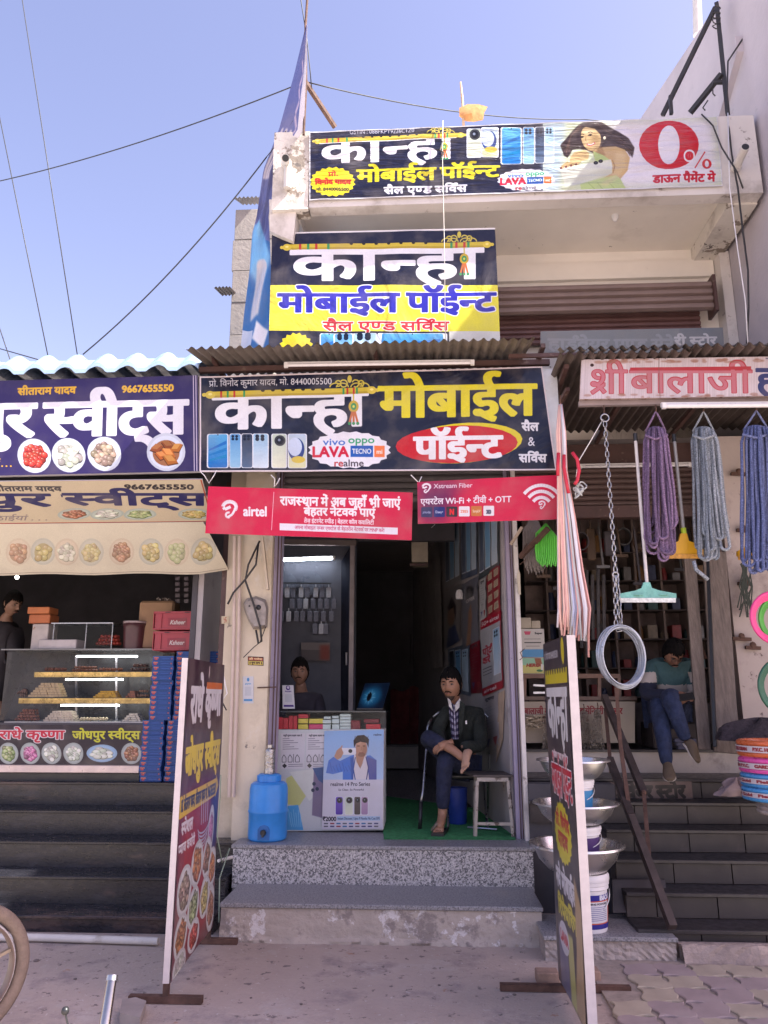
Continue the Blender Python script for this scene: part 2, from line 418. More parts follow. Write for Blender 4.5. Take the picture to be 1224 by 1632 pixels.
def skinmesh(name, J, E, mat, parent=None, sub=2, root=None, post=None, smooth='all', **kw):
    """one continuous surface grown round a jointed skeleton: J name -> (point, radius or (rx, ry))"""
    names = list(J); me = bpy.data.meshes.new('sk'); me.from_pydata([Vector(J[k][0]) for k in names], [(names.index(a), names.index(b)) for a, b in E], [])
    o = bpy.data.objects.new('sk', me); COL.objects.link(o)
    md = o.modifiers.new('s', 'SKIN'); md.use_smooth_shade = True
    sv = me.skin_vertices[0].data
    for i, k in enumerate(names):
        r = J[k][1]; sv[i].radius = (r, r) if not isinstance(r, (tuple, list)) else r; sv[i].use_root = (k == (root or names[0])); sv[i].use_loose = False
    if sub:
        m2 = o.modifiers.new('u', 'SUBSURF'); m2.levels = sub; m2.render_levels = sub
    dg = bpy.context.evaluated_depsgraph_get(); ev = o.evaluated_get(dg).to_mesh()
    mb = MB(); mb.v = [v.co[:] for v in ev.vertices]; mb.f = [list(p.vertices) for p in ev.polygons]
    o.evaluated_get(dg).to_mesh_clear(); bpy.data.objects.remove(o)
    if post: mb.v = [post(Vector(v)) for v in mb.v]
    return mb.build(name, mat, parent, smooth=smooth, **kw) if mat else mb
# ------------------------------------------------ the printed signs (coordinates are read off the photograph and unwarped)
WHT = (226, 226, 234); YEL = (226, 214, 40); NAVY = (26, 30, 52)
def lay(C, H, s): return C
def flute(C, x0, x1, y, t, sl=0, pend=1):
    Y = lambda x: y + sl * (x - x0)
    C.poly([(x0, Y(x0) - t*.5), (x1, Y(x1) - t*.5), (x1, Y(x1) + t*.5), (x0, Y(x0) + t*.5)], (206, 184, 62))
    C.poly([(x0, Y(x0) + t*.15), (x1, Y(x1) + t*.15), (x1, Y(x1) + t*.5), (x0, Y(x0) + t*.5)], (160, 138, 40), al=.6)
    L = x1 - x0
    for f_, c in ((.06, (190, 60, 50)), (.1, (60, 150, 90)), (.14, (190, 60, 50)), (.2, (60, 150, 90)), (.815, (60, 150, 90)), (.84, (190, 60, 50)), (.88, (190, 60, 50)), (.9, (60, 150, 90))):
        a = x0 + L * f_; C.rect(a, Y(a) - t*.5, a + L * .012, Y(a) + t*.5, c)
    for k in range(7):
        a = x0 + L * (.32 + k * .062); C.ell(a, Y(a) - t*.45, t*.3, t*.22, (40, 36, 30))
    for a, q in ((x0, -1), (x1, 1)):
        C.ell(a, Y(a), t*.75, t*.62, (214, 192, 70)); C.ell(a + q*t*.9, Y(a), t*.35, t*.3, (214, 192, 70)); C.ell(a, Y(a) - t*.1, t*.3, t*.2, (240, 226, 130))
    gx = x0 + L * .86; g = t * .95
    for q, s_ in ((-1, 1), (1, 1), (-1.9, .8), (1.9, .8)):
        C.arc(gx + q*g, Y(gx) - t*1.2, g*.6*s_, 200, 480, t*.22, (206, 190, 80)); C.arc(gx + q*g*1.2, Y(gx) - t*.6, g, 180, 360, t*.2, (206, 190, 80), ry=g*.7)
    C.ell(gx, Y(gx) - t*1.9, t*.35, t*.6, (206, 190, 80))
    if pend:
        px = x0 + L * .885; p = Y(px) + t*.5
        C.line([(px, p), (px, p + t*2)], t*.2, (200, 180, 60)); C.ell(px, p + t*2, t*.8, t*.95, (200, 170, 60)); C.ell(px, p + t*2, t*.45, t*.55, (60, 150, 90)); C.ell(px, p + t*2, t*.18, t*.22, (230, 220, 90))
        for q in (-.5, 0, .5): C.line([(px + q*t*.4, p + t*2.8), (px + q*t*1.3, p + t*4.6)], t*.34, (196, 110, 60))
        for q in (-.5, 0, .5): C.ell(px + q*t*1.3, p + t*4.7, t*.25, t*.25, (60, 150, 90))
def kanha(C, x0, x1, yh, yb, fl, col=(232, 232, 240), bold=5, bx=12):
    sl = (fl[3] - fl[2]) / (fl[1] - fl[0])
    C.text('कान्हा', x0, x1, yh, yb, col, bold=bold, slope=sl, bx=bx)
    # the letters hang straight from the flute: their own head line is painted out
    t = fl[4]; Y = lambda x: fl[2] + sl * (x - fl[0])
    flute(C, fl[0], fl[1], fl[2], t, sl)
def badge(C, cx, cy, rx, ry, sl=0):
    C.star(cx, cy, rx, ry, 20, .07, (232, 232, 242)); X = lambda f_: cx + f_ * rx; Y = lambda f_, x=0: cy + f_ * ry + sl * x * rx
    C.text('vivo', X(-.64), X(-.1), Y(-.62, -.4), Y(-.26, -.4), (60, 110, 200), bold=.7, slope=sl)
    C.text('oppo', X(-.04), X(.6), Y(-.72, .3), Y(-.36, .3), (50, 160, 110), bold=.9, slope=sl)
    C.text('LAVA', X(-.9), X(-.03), Y(-.17, -.45), Y(.36, -.45), (205, 30, 60), bold=2.4, slope=sl)
    C.rect(X(.02), Y(-.22, .3), X(.56), Y(.38, .3), (30, 90, 180)); C.text('TECNO', X(.06), X(.52), Y(-.05, .3), Y(.2, .3), (235, 235, 240), bold=.8, slope=sl)
    C.rect(X(.59), Y(-.22, .7), X(.84), Y(.38, .7), (235, 120, 60)); C.text('mi', X(.64), X(.79), Y(-.02, .7), Y(.2, .7), (245, 240, 235), bold=.8)
    C.text('realme', X(-.38), X(.34), Y(.52), Y(.88), (80, 70, 80), bold=.8, slope=sl); C.text('re', X(-.38), X(-.15), Y(.52), Y(.88), (200, 70, 70), bold=.8, slope=sl)
def phone(C, x0, y0, x1, y1, kind):
    w_, h_ = x1 - x0, y1 - y0; r = min(w_ * .18, 3)
    c = {'blue': ((90, 170, 220), (30, 110, 190)), 'back': ((90, 150, 205), (150, 195, 225)), 'dark': ((50, 60, 80), (90, 110, 140)), 'light': ((150, 190, 220), (210, 225, 240)), 'cream': ((190, 205, 190), (225, 228, 205)), 'pic': ((180, 200, 225), (220, 220, 170)), 'violet': ((120, 90, 200), (80, 50, 160)), 'brown': ((100, 90, 90), (70, 64, 64)), 'pink': ((190, 160, 190), (160, 130, 170))}[kind]
    C.rrect(x0, y0, x1, y1, r, (225, 230, 240)); C.rrect(x0 + w_*.06, y0 + h_*.015, x1 - w_*.06, y1 - h_*.015, r, c[0], col2=c[1])
    if kind == 'blue':
        for k in range(3): C.poly([(x0 + w_*.1, y0 + h_*(.45 + .15*k)), (x0 + w_*.9, y0 + h_*(.2 + .2*k)), (x0 + w_*.9, y0 + h_*(.3 + .2*k)), (x0 + w_*.1, y0 + h_*(.5 + .15*k))], (20, 90 + 20*k, 180), al=.6)
        C.ell(x0 + w_*.5, y0 + h_*.03, 1, 1, (20, 20, 30))
    elif kind == 'pic':
        C.ell(x0 + w_*.45, y0 + h_*.45, w_*.42, h_*.33, (30, 60, 130)); C.ell(x0 + w_*.38, y0 + h_*.38, w_*.36, h_*.27, (200, 215, 240)); C.ell(x0 + w_*.55, y0 + h_*.75, w_*.35, h_*.1, (214, 190, 70))
    elif kind in ('back', 'dark', 'light'):
        for dx in (.3, .62):
            for dy in (.08, .16): C.ell(x0 + w_*dx, y0 + h_*dy, max(1, w_*.12), max(1, w_*.12), (20, 30, 50))
    else:
        C.ell(x0 + w_*.55, y0 + h_*.2, w_*.36, w_*.36, (60, 62, 66)); C.ell(x0 + w_*.55, y0 + h_*.2, w_*.24, w_*.24, (30, 32, 36)); C.ell(x0 + w_*.5, y0 + h_*.18, w_*.09, w_*.09, (130, 140, 160))
FOOD = {'red': ((190, 50, 40), (225, 100, 80)), 'white': ((215, 218, 200), (240, 240, 232)), 'tan': ((176, 150, 130), (205, 180, 160)), 'orange': ((190, 104, 40), (222, 150, 80)), 'green': ((150, 170, 110), (200, 205, 160)), 'yellow': ((200, 180, 100), (226, 212, 150)), 'brown': ((160, 100, 70), (205, 150, 120)), 'pink': ((200, 110, 160), (230, 170, 200))}
def plate(C, cx, cy, rx, ry, food, rim=(205, 215, 225), n=9, seed=1, fade=0, shp='ball'):
    r_ = random.Random(seed * 31 + n); F = FOOD[food]; base = np.array((210, 200, 178))
    fd = lambda c: tuple(np.array(c) * (1 - fade) + base * fade)
    C.ell(cx, cy, rx, ry, fd(rim)); C.ell(cx, cy, rx*.86, ry*.86, fd(tuple(min(255, x * 1.07) for x in rim))); C.ell(cx, cy + ry*.05, rx*.7, ry*.68, fd(tuple(x * .8 for x in F[0])), al=.8)
    pts = []
    m_ = int(n * (2.6 if shp == 'ball' else 1.6))
    for k in range(m_): a_ = k * 2.39996 + r_.random() * .5; q_ = .62 * math.sqrt((k + .3) / m_); pts.append((math.cos(a_) * q_, math.sin(a_) * q_))
    pts.sort(key=lambda p: p[1])
    for x, y in pts:
        X, Y = cx + x * rx, cy + y * ry; q = (.2 if n > 6 else .26) * r_.uniform(.85, 1.2); j_ = r_.uniform(.72, 1.14); j2 = r_.uniform(-10, 10)
        c0, c1 = [tuple(min(250, max(0, v * j_ + (j2 if i == 1 else 0))) for i, v in enumerate(c)) for c in F]
        if shp == 'block':
            a = r_.uniform(-35, 35); C.ell(X, Y + ry*.04, rx*q*1.6, ry*q*1.1, fd(tuple(v*.55 for v in c0)), n=4, rot=a); C.ell(X, Y, rx*q*1.5, ry*q, fd(c0), n=4, rot=a); C.ell(X - rx*.03, Y - ry*.08, rx*q*1.2, ry*q*.6, fd(c1), n=4, rot=a)
        else:
            a = r_.uniform(0, 180); e_ = r_.uniform(.75, 1)
            C.ell(X + rx*.02, Y + ry*.03, rx*q, ry*q*e_, fd(tuple(v*.5 for v in c0)), rot=0 if rx > ry*1.5 or ry > rx*1.3 else a); C.ell(X, Y, rx*q*.92, ry*q*e_*.9, fd(c0)); C.ell(X - rx*.03, Y - ry*.04, rx*q*.6, ry*q*.5, fd(c1), al=.7); C.ell(X - rx*.05, Y - ry*.07, rx*q*.2, ry*q*.16, fd((245, 240, 230)), al=.6)
# ---- main shop sign
Qm = [(318, 600), (864, 584), (887, 749), (318, 752)]
C = Canvas(1500, 410, NAVY, Qm)
for k in range(9): C.ell(random.uniform(330, 880), random.uniform(595, 750), random.uniform(20, 60), 6, (52, 58, 84), rot=random.uniform(-70, 70), blur=9, al=.5)
C.text('प्रो. विनोद कुमार यादव, मो. 8440005500', 332, 521, 607, 616, (215, 215, 225), bold=.4, slope=-.02)
kanha(C, 340, 574, 630, 684, (334, 584, 629, 622, 10), bold=5)
C.text('मोबाईल', 597, 851, 617, 665, YEL, bold=4.5, slope=-.018, bx=10)
C.ell(730, 706, 100, 32, (222, 206, 30), rot=-4); C.ell(722, 708, 100, 30, (196, 28, 36), rot=-2)
C.text('पॉईन्ट', 653, 794, 697, 731, (235, 235, 240), bold=3.5, slope=-.015, bx=8)
C.text('सैल', 829, 857, 674, 686, (225, 225, 232), bold=1.6); C.text('&', 839, 851, 696, 710, (225, 225, 232), bold=.6); C.text('सर्विस', 824, 870, 724, 736, (225, 225, 232), bold=1.6)
for x0, x1, k in ((329, 362, 'blue'), (363, 381, 'back'), (381, 399, 'dark'), (398, 423, 'light'), (427, 451, 'cream'), (452, 482, 'pic')): phone(C, x0, 691, x1, 746, k)
badge(C, 549, 717, 66, 30)
for a, b in (((318, 600), (864, 584)), ((864, 584), (887, 749)), ((887, 749), (318, 752)), ((318, 752), (318, 600))): C.line([a, b], 4.5, (226, 214, 220))
cv_main = C
# ---- balcony banner
C = Canvas(1500, 290, (30, 32, 56), [(497, 210), (1143, 185), (1152, 296), (497, 319)])
C.poly([(868, 170), (1160, 170), (1160, 320), (868, 320)], (196, 205, 176)); C.poly([(868, 170), (905, 170), (893, 320), (868, 320)], (176, 196, 210), blur=10)
C.poly([(960, 170), (1160, 170), (1160, 320), (990, 320)], (224, 220, 230), blur=30)
C.text('GSTIN : 08BFKPY9226C1Z0', 561, 664, 207.5, 214, (200, 200, 212), bold=.3, slope=-.03)
C.text('!! श्री गणेशाय नमः !!', 790, 832, 196, 199.5, (200, 200, 212), slope=-.035)
kanha(C, 515, 727, 224, 261, (510, 738, 225, 215, 7), bold=3, bx=8)
C.star(534, 290, 37, 24, 20, .1, (222, 206, 40)); C.text('प्रो.', 527, 543, 275, 281, (190, 50, 40), bold=1); C.text('विनोद यादव', 506, 563, 287, 293.5, (190, 50, 40), bold=1.2); C.text('मो. 8440005500', 508, 560, 300, 304.5, (60, 50, 40), bold=.8)
C.text('मोबाईल', 573, 697, 271, 290, YEL, bold=2.4, slope=-.03, bx=4); C.text('पॉईन्ट', 706, 798, 267, 284, YEL, bold=2.4, slope=-.03, bx=4)
C.text('सैल एण्ड सर्विस', 616, 747, 299, 309, (225, 225, 235), bold=1.6, slope=-.03)
for x0, y0, x1, y1, k in ((747, 205, 771, 252, 'cream'), (770, 203, 798, 251, 'pic'), (801, 203, 835, 262, 'blue'), (836, 202, 855, 262, 'back'), (855, 202, 871, 261, 'dark'), (870, 202, 886, 261, 'light')): phone(C, x0, y0, x1, y1, k)
badge(C, 842, 287, 47, 18, -.03)
SK = (196, 168, 120); SH = (150, 118, 80); HL = (222, 200, 158)      # the woman holding a phone
zp = lambda *q: [(780 + x*.3627, 170 + y*.3629) for x, y in q]
def zl(q, w_, c, al=1): C.line(zp(*q), w_*.3627, c, al=al)
C.poly(zp((398, 80), (440, 57), (500, 68), (560, 105), (615, 140), (642, 180), (632, 226), (618, 200), (598, 195), (560, 178), (530, 200), (480, 210), (430, 190), (398, 186), (372, 190), (350, 226), (334, 216), (318, 170), (345, 140), (372, 105)), (58, 44, 44), blur=1)
C.poly(zp((505, 178), (560, 176), (600, 190), (622, 225), (612, 280), (575, 325), (520, 358), (470, 350), (455, 330), (500, 318), (545, 292), (540, 240), (470, 230), (465, 190)), SK, blur=1)
C.poly(zp((455, 185), (500, 175), (515, 215), (470, 225)), SH, blur=2, al=.7); C.poly(zp((462, 195), (505, 215), (540, 240), (520, 262), (470, 240)), (176, 196, 130), blur=1)
C.poly(zp((405, 340), (560, 300), (580, 318), (606, 362), (410, 368)), (180, 200, 134), blur=1)
for x0, x1 in ((440, 470), (480, 505), (530, 560)): zl([(x0, 335), (x1, 364)], 5, (150, 172, 104), .6)
C.poly(zp((560, 200), (600, 205), (606, 270), (560, 320), (520, 350), (490, 345), (545, 300)), HL, blur=5, al=.45); zl([(545, 236), (556, 262), (548, 292)], 5, SH, .7)
C.ell(944, 219.5, 15.5, 21, SK, rot=-14); C.ell(952, 224, 6, 14, SH, rot=-14, blur=6, al=.5); C.ell(939, 209, 8, 5, HL, blur=5, al=.8); C.ell(937, 226, 4, 4, HL, blur=4, al=.6)
C.poly(zp((392, 120), (400, 84), (440, 66), (495, 78), (520, 120), (515, 165), (498, 180), (500, 130), (470, 96), (430, 88), (405, 100), (396, 150), (404, 178), (388, 170)), (52, 38, 38), blur=1)
for (x, y), w_ in (((413, 134), 14), ((449, 124), 15)):
    zl([(x - w_*.6, y + 2), (x, y - 3), (x + w_*.6, y)], 4, (40, 26, 26)); zl([(x - w_*.7, y - 9), (x, y - 14), (x + w_*.7, y - 11)], 3.2, (60, 44, 38)); q = zp((x, y + 1))[0]; C.ell(q[0], q[1], 1.5, 1.3, (30, 20, 20))
zl([(430, 132), (428, 148), (434, 152)], 3, SH, .9); zl([(434, 165), (452, 168), (470, 158)], 8, (170, 70, 74)); zl([(438, 164), (453, 166), (466, 159)], 3.4, (235, 228, 222)); zl([(430, 190), (462, 192), (490, 172)], 4, SH, .6)
q = zp((511, 138))[0]; C.ell(q[0], q[1], 2.2, 2.6, (232, 224, 200))
rw = random.Random(5)
for k in range(70):
    t = rw.random(); c_ = rw.choice(((96, 74, 66), (34, 24, 26), (80, 60, 54), (120, 94, 80)))
    if k % 3: zl([(430 + 60*t, 62 + 12*t), (520 + 20*t, 100 + 30*t), (585 + 10*t, 140 + 40*t), (620 + 20*rw.random(), 170 + 50*rw.random())], rw.uniform(1.2, 3), c_, .6)
    else: zl([(400 + 20*t, 80 + 10*t), (372 - 10*t, 120 + 10*t), (345 + 15*t, 170), (335 + 30*rw.random(), 215 - 20*rw.random())], rw.uniform(1.2, 2.6), c_, .6)
C.poly(zp((316, 276), (440, 248), (538, 234), (546, 262), (540, 292), (470, 318), (412, 336), (340, 352), (332, 320)), (214, 218, 206)); C.poly(zp((340, 318), (540, 270), (540, 292), (412, 336), (340, 352)), (186, 192, 182), blur=4, al=.6)
C.poly(zp((362, 222), (380, 200), (425, 188), (446, 205), (440, 232), (405, 240), (372, 258), (358, 262)), SK, blur=1); zl([(386, 206), (408, 200), (432, 206)], 3, SH, .6)
for x, y in ((320, 272), (342, 266), (364, 260), (386, 254)): zl([(x, y), (x + 18, y - 16), (x + 34, y - 28)], 11, SK); zl([(x - 2, y + 2), (x + 5, y - 4)], 8, (110, 50, 56)); zl([(x + 8, y + 2), (x + 24, y - 12)], 2, SH, .7)
for x, y in ((473, 248), (494, 241)): q = zp((x, y))[0]; C.ell(q[0], q[1], 3.6, 2.9, (34, 34, 38)); C.ell(q[0], q[1], 1.6, 1.2, (70, 74, 84))
C.ell(1067, 231, 47, 39, (196, 26, 44)); C.ell(1067, 231, 17, 31, (224, 220, 230))
C.text('0', 1091, 1107, 241, 257, (232, 228, 236), bold=4.5); C.text('0', 1092.5, 1105.5, 243, 255, (196, 26, 44), bold=1.2)
C.line([(1108, 268), (1124, 242)], 2, (196, 26, 44)); C.ell(1127, 261, 7.5, 8, (196, 26, 44)); C.ell(1127, 261, 3.2, 5.4, (224, 220, 230))
C.text('डाऊन पैमेंट मे', 1042, 1140, 280, 291.5, (190, 30, 50), bold=1.8, slope=-.03)
for a, b in (((497, 210), (1143, 185)), ((1143, 185), (1152, 296)), ((1152, 296), (497, 319)), ((497, 319), (497, 210))): C.line([a, b], 3, (215, 215, 222))
cv_balc = C
# ---- upper yellow and black sign
C = Canvas(1150, 610, (34, 36, 58), [(432, 372), (789, 365), (798, 560), (427, 562)])
C.poly([(420, 454), (810, 454), (810, 529), (420, 527)], (228, 220, 70)); C.rect(715, 528, 805, 570, (214, 216, 210))
kanha(C, 464, 766, 399, 446, (456, 776, 393, 389, 9), bold=5.5)
C.text('मोबाईल', 443, 633, 468, 497, (52, 50, 170), bold=3.6, bx=8, out=((235, 235, 240), 5)); C.text('पॉईन्ट', 648, 788, 467, 496, (52, 50, 170), bold=3.6, bx=8, out=((235, 235, 240), 5))
C.text('सैल एण्ड सर्विस', 513, 714, 513, 526, (196, 50, 60), bold=2.2, out=((235, 230, 225), 3.4))
C.star(471, 552, 27, 22, 16, .14, (222, 206, 40))
for x0, x1, k in ((508, 538, 'blue'), (530, 562, 'back'), (560, 600, 'light'), (600, 712, 'blue')): phone(C, x0, 531, x1, 575, k)
cv_upper = C
# ---- carrier banners
RED = (206, 26, 70)
def swirl(C, cx, cy, s, col=(235, 232, 238)):
    # a rounded loop ending in a small curl
    C.arc(cx, cy, s*.62, 185, 395, s*.34, col, ry=s*.5, n=20); C.line([(cx - s*.6, cy + s*.02), (cx - s*.45, cy + s*.22), (cx + s*.1, cy - s*.02)], s*.28, col)
    C.line([(cx + s*.5, cy + s*.25), (cx + s*.25, cy + s*.7), (cx - s*.2, cy + s*.98)], s*.22, col); C.arc(cx - s*.12, cy + s*.75, s*.24, 60, 300, s*.2, col, n=12)
C = Canvas(900, 210, RED, [(332, 775), (658, 785), (656, 861), (327, 850)])
swirl(C, 366, 808, 17); C.text('airtel', 388, 426, 807, 822, (235, 232, 238), bold=1.8, slope=.02); C.line([(437, 784), (433, 845)], 1, (235, 180, 195))
C.text('राजस्थान में अब जहाँ भी जाएं', 447, 638, 792, 805, (240, 236, 240), bold=1.8, slope=.02); C.text('बेहतर नेटवर्क पाएं', 485, 598, 809.5, 821, (240, 236, 240), bold=1.8, slope=.02)
C.text('तेज़ इंटरनेट स्पीड | बेहतर कॉल क्वालिटी', 485, 596, 827, 833, (240, 230, 236), bold=.9, slope=.03)
C.poly([(446, 834), (634, 841), (634, 852), (446, 845)], (230, 225, 235)); C.text('अपना मोबाइल नम्बर एयरटेल के बेहतरीन नेटवर्क पर MNP करें!', 470, 613, 838, 843, (190, 50, 90), bold=.3, slope=.035)
cv_airl = C
C = Canvas(680, 200, RED, [(665, 768), (906, 756), (908, 827), (666, 835)])
C.poly([(660, 750), (735, 750), (705, 840), (660, 840)], (96, 30, 84), blur=36); C.poly([(680, 750), (800, 750), (700, 790), (660, 790)], (150, 30, 84), blur=30, al=.6)
swirl(C, 679, 776, 9.5); C.text('Xstream Fiber', 690, 750, 771.5, 778.5, (235, 225, 235), bold=.6, slope=-.03)
C.text('एयरटेल Wi-Fi + टीवी + OTT', 670, 812, 796, 804.5, (235, 228, 238), bold=1, slope=-.03)
for k, (bgc, tc_, tx) in enumerate((((40, 40, 90), (200, 210, 240), 'prime video'), ((30, 40, 110), (220, 225, 245), 'Disney+'), ((50, 40, 50), (220, 30, 40), 'N'), ((226, 222, 228), (220, 90, 50), 'ZEE5'), ((196, 120, 60), (240, 235, 225), 'SonyLIV'), ((226, 222, 228), (90, 90, 110), '☆'))):
    x = 671 + k * 19.3; y = 808.5 - k*.45; C.rrect(x, y, x + 17, y + 16, 1.5, bgc); C.text(tx if tx != '☆' else 'xo', x + (2.5 if len(tx) > 1 else 5), x + (14.5 if len(tx) > 1 else 12), y + (6 if len(tx) > 1 else 4), y + (10 if len(tx) > 1 else 12.5), tc_, bold=.4 if len(tx) > 1 else 1.6)
for k, r_ in enumerate((38, 28, 18)):
    C.arc(861, 816 - k*1.5, r_, 222, 318, 5.4, (238, 234, 240), ry=r_*1.12)
swirl(C, 862, 803, 8)
cv_airr = C
# ---- sweet shop signs on the left
PUR = (50, 40, 92)
C = Canvas(1500, 390, PUR, [(-262, 614), (315, 598), (317, 751), (-262, 764)])
C.text('सीताराम यादव', 30, 122, 619.5, 630, (216, 170, 50), bold=1.6, slope=-.03); C.text('9667655550', 195, 277, 615.5, 626, (220, 176, 60), bold=1.4, slope=-.03); C.text('राधे कृष्णा', -200, -60, 622, 640, (216, 170, 50), bold=2)
C.text('जोधपुर', -215, 57, 650, 701, (228, 228, 238), bold=6, slope=-.02, bx=12); C.text('स्वीट्स', 75, 296, 644, 696, (228, 228, 238), bold=6, slope=-.022, bx=12)
C.text('हमारे यहाँ…', -70, 22, 735, 744, (216, 170, 50), bold=1)
for x, y, r_, fd, n, sh in ((57, 727, 27, 'red', 11, 'ball'), (112, 726, 27, 'white', 6, 'ball'), (169, 724, 27, 'tan', 7, 'ball'), (266, 721, 30, 'orange', 4, 'block'), (-40, 732, 27, 'yellow', 7, 'ball'), (-100, 734, 27, 'white', 8, 'ball')): plate(C, x, y, r_, r_, fd, (200, 208, 222), n, x, shp=sh)
for o_ in (0, 4): C.line([(308 + o_, 590), (310 + o_, 760)], 1.4, (205, 195, 215))
cv_sw1 = C
C = Canvas(1500, 230, (200, 186, 158), [(-262, 770), (322, 764), (341, 831), (-262, 838)])
C.text('सीताराम यादव', -12, 100, 775, 782, (70, 66, 70), bold=1.4); C.text('9667655550', 200, 309, 772, 779, (50, 44, 50), bold=1.6)
C.text('जोधपुर', -230, 76, 787, 806, (44, 42, 92), bold=4, bx=6); C.text('स्वीट्स', 101, 330, 786, 804, (44, 42, 92), bold=4, bx=6)
C.text('सभी प्रकार की मिठाईयां . . .', -150, 80, 822, 829, (130, 118, 120), bold=.6)
for x, fd in ((118, 'brown'), (169, 'white'), (221, 'green'), (308, 'yellow')): plate(C, x, 819, 26, 9.5, fd, (170, 180, 170), 10, x)
for a, b in (((-262, 767), (321, 761.5)), ((-262, 835), (344, 829))): C.line([(a[0], a[1] + 2), (b[0], b[1] + 2)], 1.6, (170, 70, 50))
C.line([(320, 764), (339, 831)], 2, (170, 70, 50)); cv_sw2 = C
C = Canvas(1500, 250, (212, 204, 182), [(-262, 838), (322, 832), (362, 914), (-262, 918)])
for k, (x, fd, n) in enumerate(((28, 'brown', 5), (67, 'yellow', 3), (105, 'white', 7), (144, 'yellow', 7), (192, 'brown', 10), (239, 'yellow', 5), (280, 'green', 5), (322, 'yellow', 4), (-20, 'white', 6), (-70, 'brown', 8), (-120, 'yellow', 6))): plate(C, x, 878, 20, 22, fd, (176, 180, 172) if k % 2 else (200, 184, 164), n, k, fade=.38 if k % 3 else .5)
C.line([(-262, 915), (358, 911)], 1, (150, 135, 125)); cv_val = C
C = Canvas(900, 230, (44, 36, 50), [(-80, 1155), (232, 1155), (229, 1221), (-80, 1221)])
C.text('राधे कृष्णा', 1, 104, 1165, 1178, (196, 40, 66), bold=2.2, out=((228, 220, 224), 4)); C.text('जोधपुर स्वीट्स', 117, 223, 1166, 1178, (208, 206, 60), bold=2)
for x, fd, n in ((15, 'green', 5), (50, 'pink', 10), (84, 'white', 5), (119, 'white', 8), (164, 'white', 4), (210, 'brown', 8), (-30, 'yellow', 6)): plate(C, x, 1201, 24 if x == 164 else 16, 14 if x == 164 else 17, fd, (165, 172, 170) if x != 164 else (150, 180, 210), n, x)
cv_ctr = C
# ---- left standee (board coordinates)
C = Canvas(620, 960, (60, 34, 52))
C.poly([(0, 430), (620, 430), (620, 960), (0, 960)], (165, 22, 40), blur=60); C.ell(560, 560, 90, 160, (46, 34, 110), blur=40)
C.rect(0, 0, 90, 960, (120, 100, 110), al=.25)  # pale band along the near edge: sunlight painted into the print
C.text('राधे', 60, 255, 95, 205, (228, 224, 230), bold=7, bx=4); C.text('कृष्णा', 300, 570, 95, 190, (228, 224, 230), bold=7, bx=4); C.rect(300, 72, 590, 96, (220, 110, 40)); C.ell(330, 36, 9, 24, (200, 180, 180))
C.text('जोधपुर', 40, 300, 290, 372, (232, 206, 30), bold=6, bx=4); C.text('स्वीट्स', 335, 585, 290, 372, (232, 206, 30), bold=6, bx=4)
C.poly([(0, 432), (545, 425), (545, 412), (600, 455), (545, 498), (545, 487), (0, 500)], (226, 186, 40)); C.text('प्रो. सीताराम यादव, सीताराम यादव मो. 9667655550', 20, 545, 446, 480, (50, 50, 80), bold=1.4)
C.text('स्पेशल', 40, 190, 518, 552, (230, 222, 226), bold=3); C.text('प्याज कचोरी', 15, 230, 580, 606, (230, 222, 226), bold=2)
for k in range(5): C.arc(360, 560 + k * 12, 95 - 8*k, 15, 165, 6, (190, 200, 215), ry=30)
for k in range(4): C.line([(310 + k*34, 480), (318 + k*34, 560)], 8, (190, 200, 215))
for x, y, rx, ry, fd, n in ((500, 600, 55, 85, 'pink', 8), (290, 680, 95, 75, 'orange', 5), (460, 690, 80, 70, 'brown', 4), (120, 730, 100, 78, 'tan', 7), (560, 740, 70, 70, 'orange', 9), (270, 812, 92, 66, 'green', 8), (450, 820, 80, 70, 'yellow', 8), (105, 858, 92, 66, 'orange', 13), (300, 905, 88, 52, 'red', 8), (560, 880, 70, 80, 'brown', 9), (110, 945, 90, 48, 'white', 6)): plate(C, x, y, rx, ry, fd, (205, 205, 205), n, x)
cv_st1 = C
# ---- right standee
C = Canvas(520, 1150, (74, 66, 70))
C.text('प्रो. विनोद यादव 8440005500', 30, 330, 40, 62, (190, 186, 190), bold=1); C.ell(430, 45, 30, 45, (206, 190, 60)); C.rect(30, 100, 500, 150, (206, 190, 50))
for k in range(9): C.ell(60 + k*50, 98, 16, 20, (74, 66, 70))
C.text('कान्हा', 50, 470, 170, 330, (220, 218, 222), bold=7, bx=5)
C.text('सैल एण्ड सर्विस', 120, 440, 385, 402, (220, 200, 206), bold=3); C.rect(60, 422, 490, 432, (200, 50, 66)); C.text('मोबाईल पॉईन्ट', 60, 490, 430, 520, (200, 50, 66), bold=4, out=((225, 218, 222), 5))
C.star(250, 640, 180, 100, 20, .09, (216, 202, 50)); C.text('प्रो. विनोद', 110, 390, 590, 625, (190, 50, 50), bold=4); C.text('यादव', 150, 350, 645, 685, (190, 50, 50), bold=4)
C.text('नये मोबाईल', 60, 440, 775, 830, (222, 218, 224), bold=5); C.text('रिपेयरिंग', 80, 420, 870, 915, (214, 200, 60), bold=5)
C.poly([(420, 740), (520, 820), (520, 1150), (330, 1150), (400, 960)], (190, 160, 120), blur=8); C.poly([(60, 960), (200, 930), (260, 1150), (60, 1150)], (120, 116, 140), blur=5); C.poly([(230, 950), (330, 940), (360, 1150), (250, 1150)], (196, 190, 120), blur=5)
C.ell(170, 980, 90, 50, (214, 210, 216)); C.text('LAVA', 100, 240, 965, 995, (200, 50, 66), bold=4); cv_st2 = C
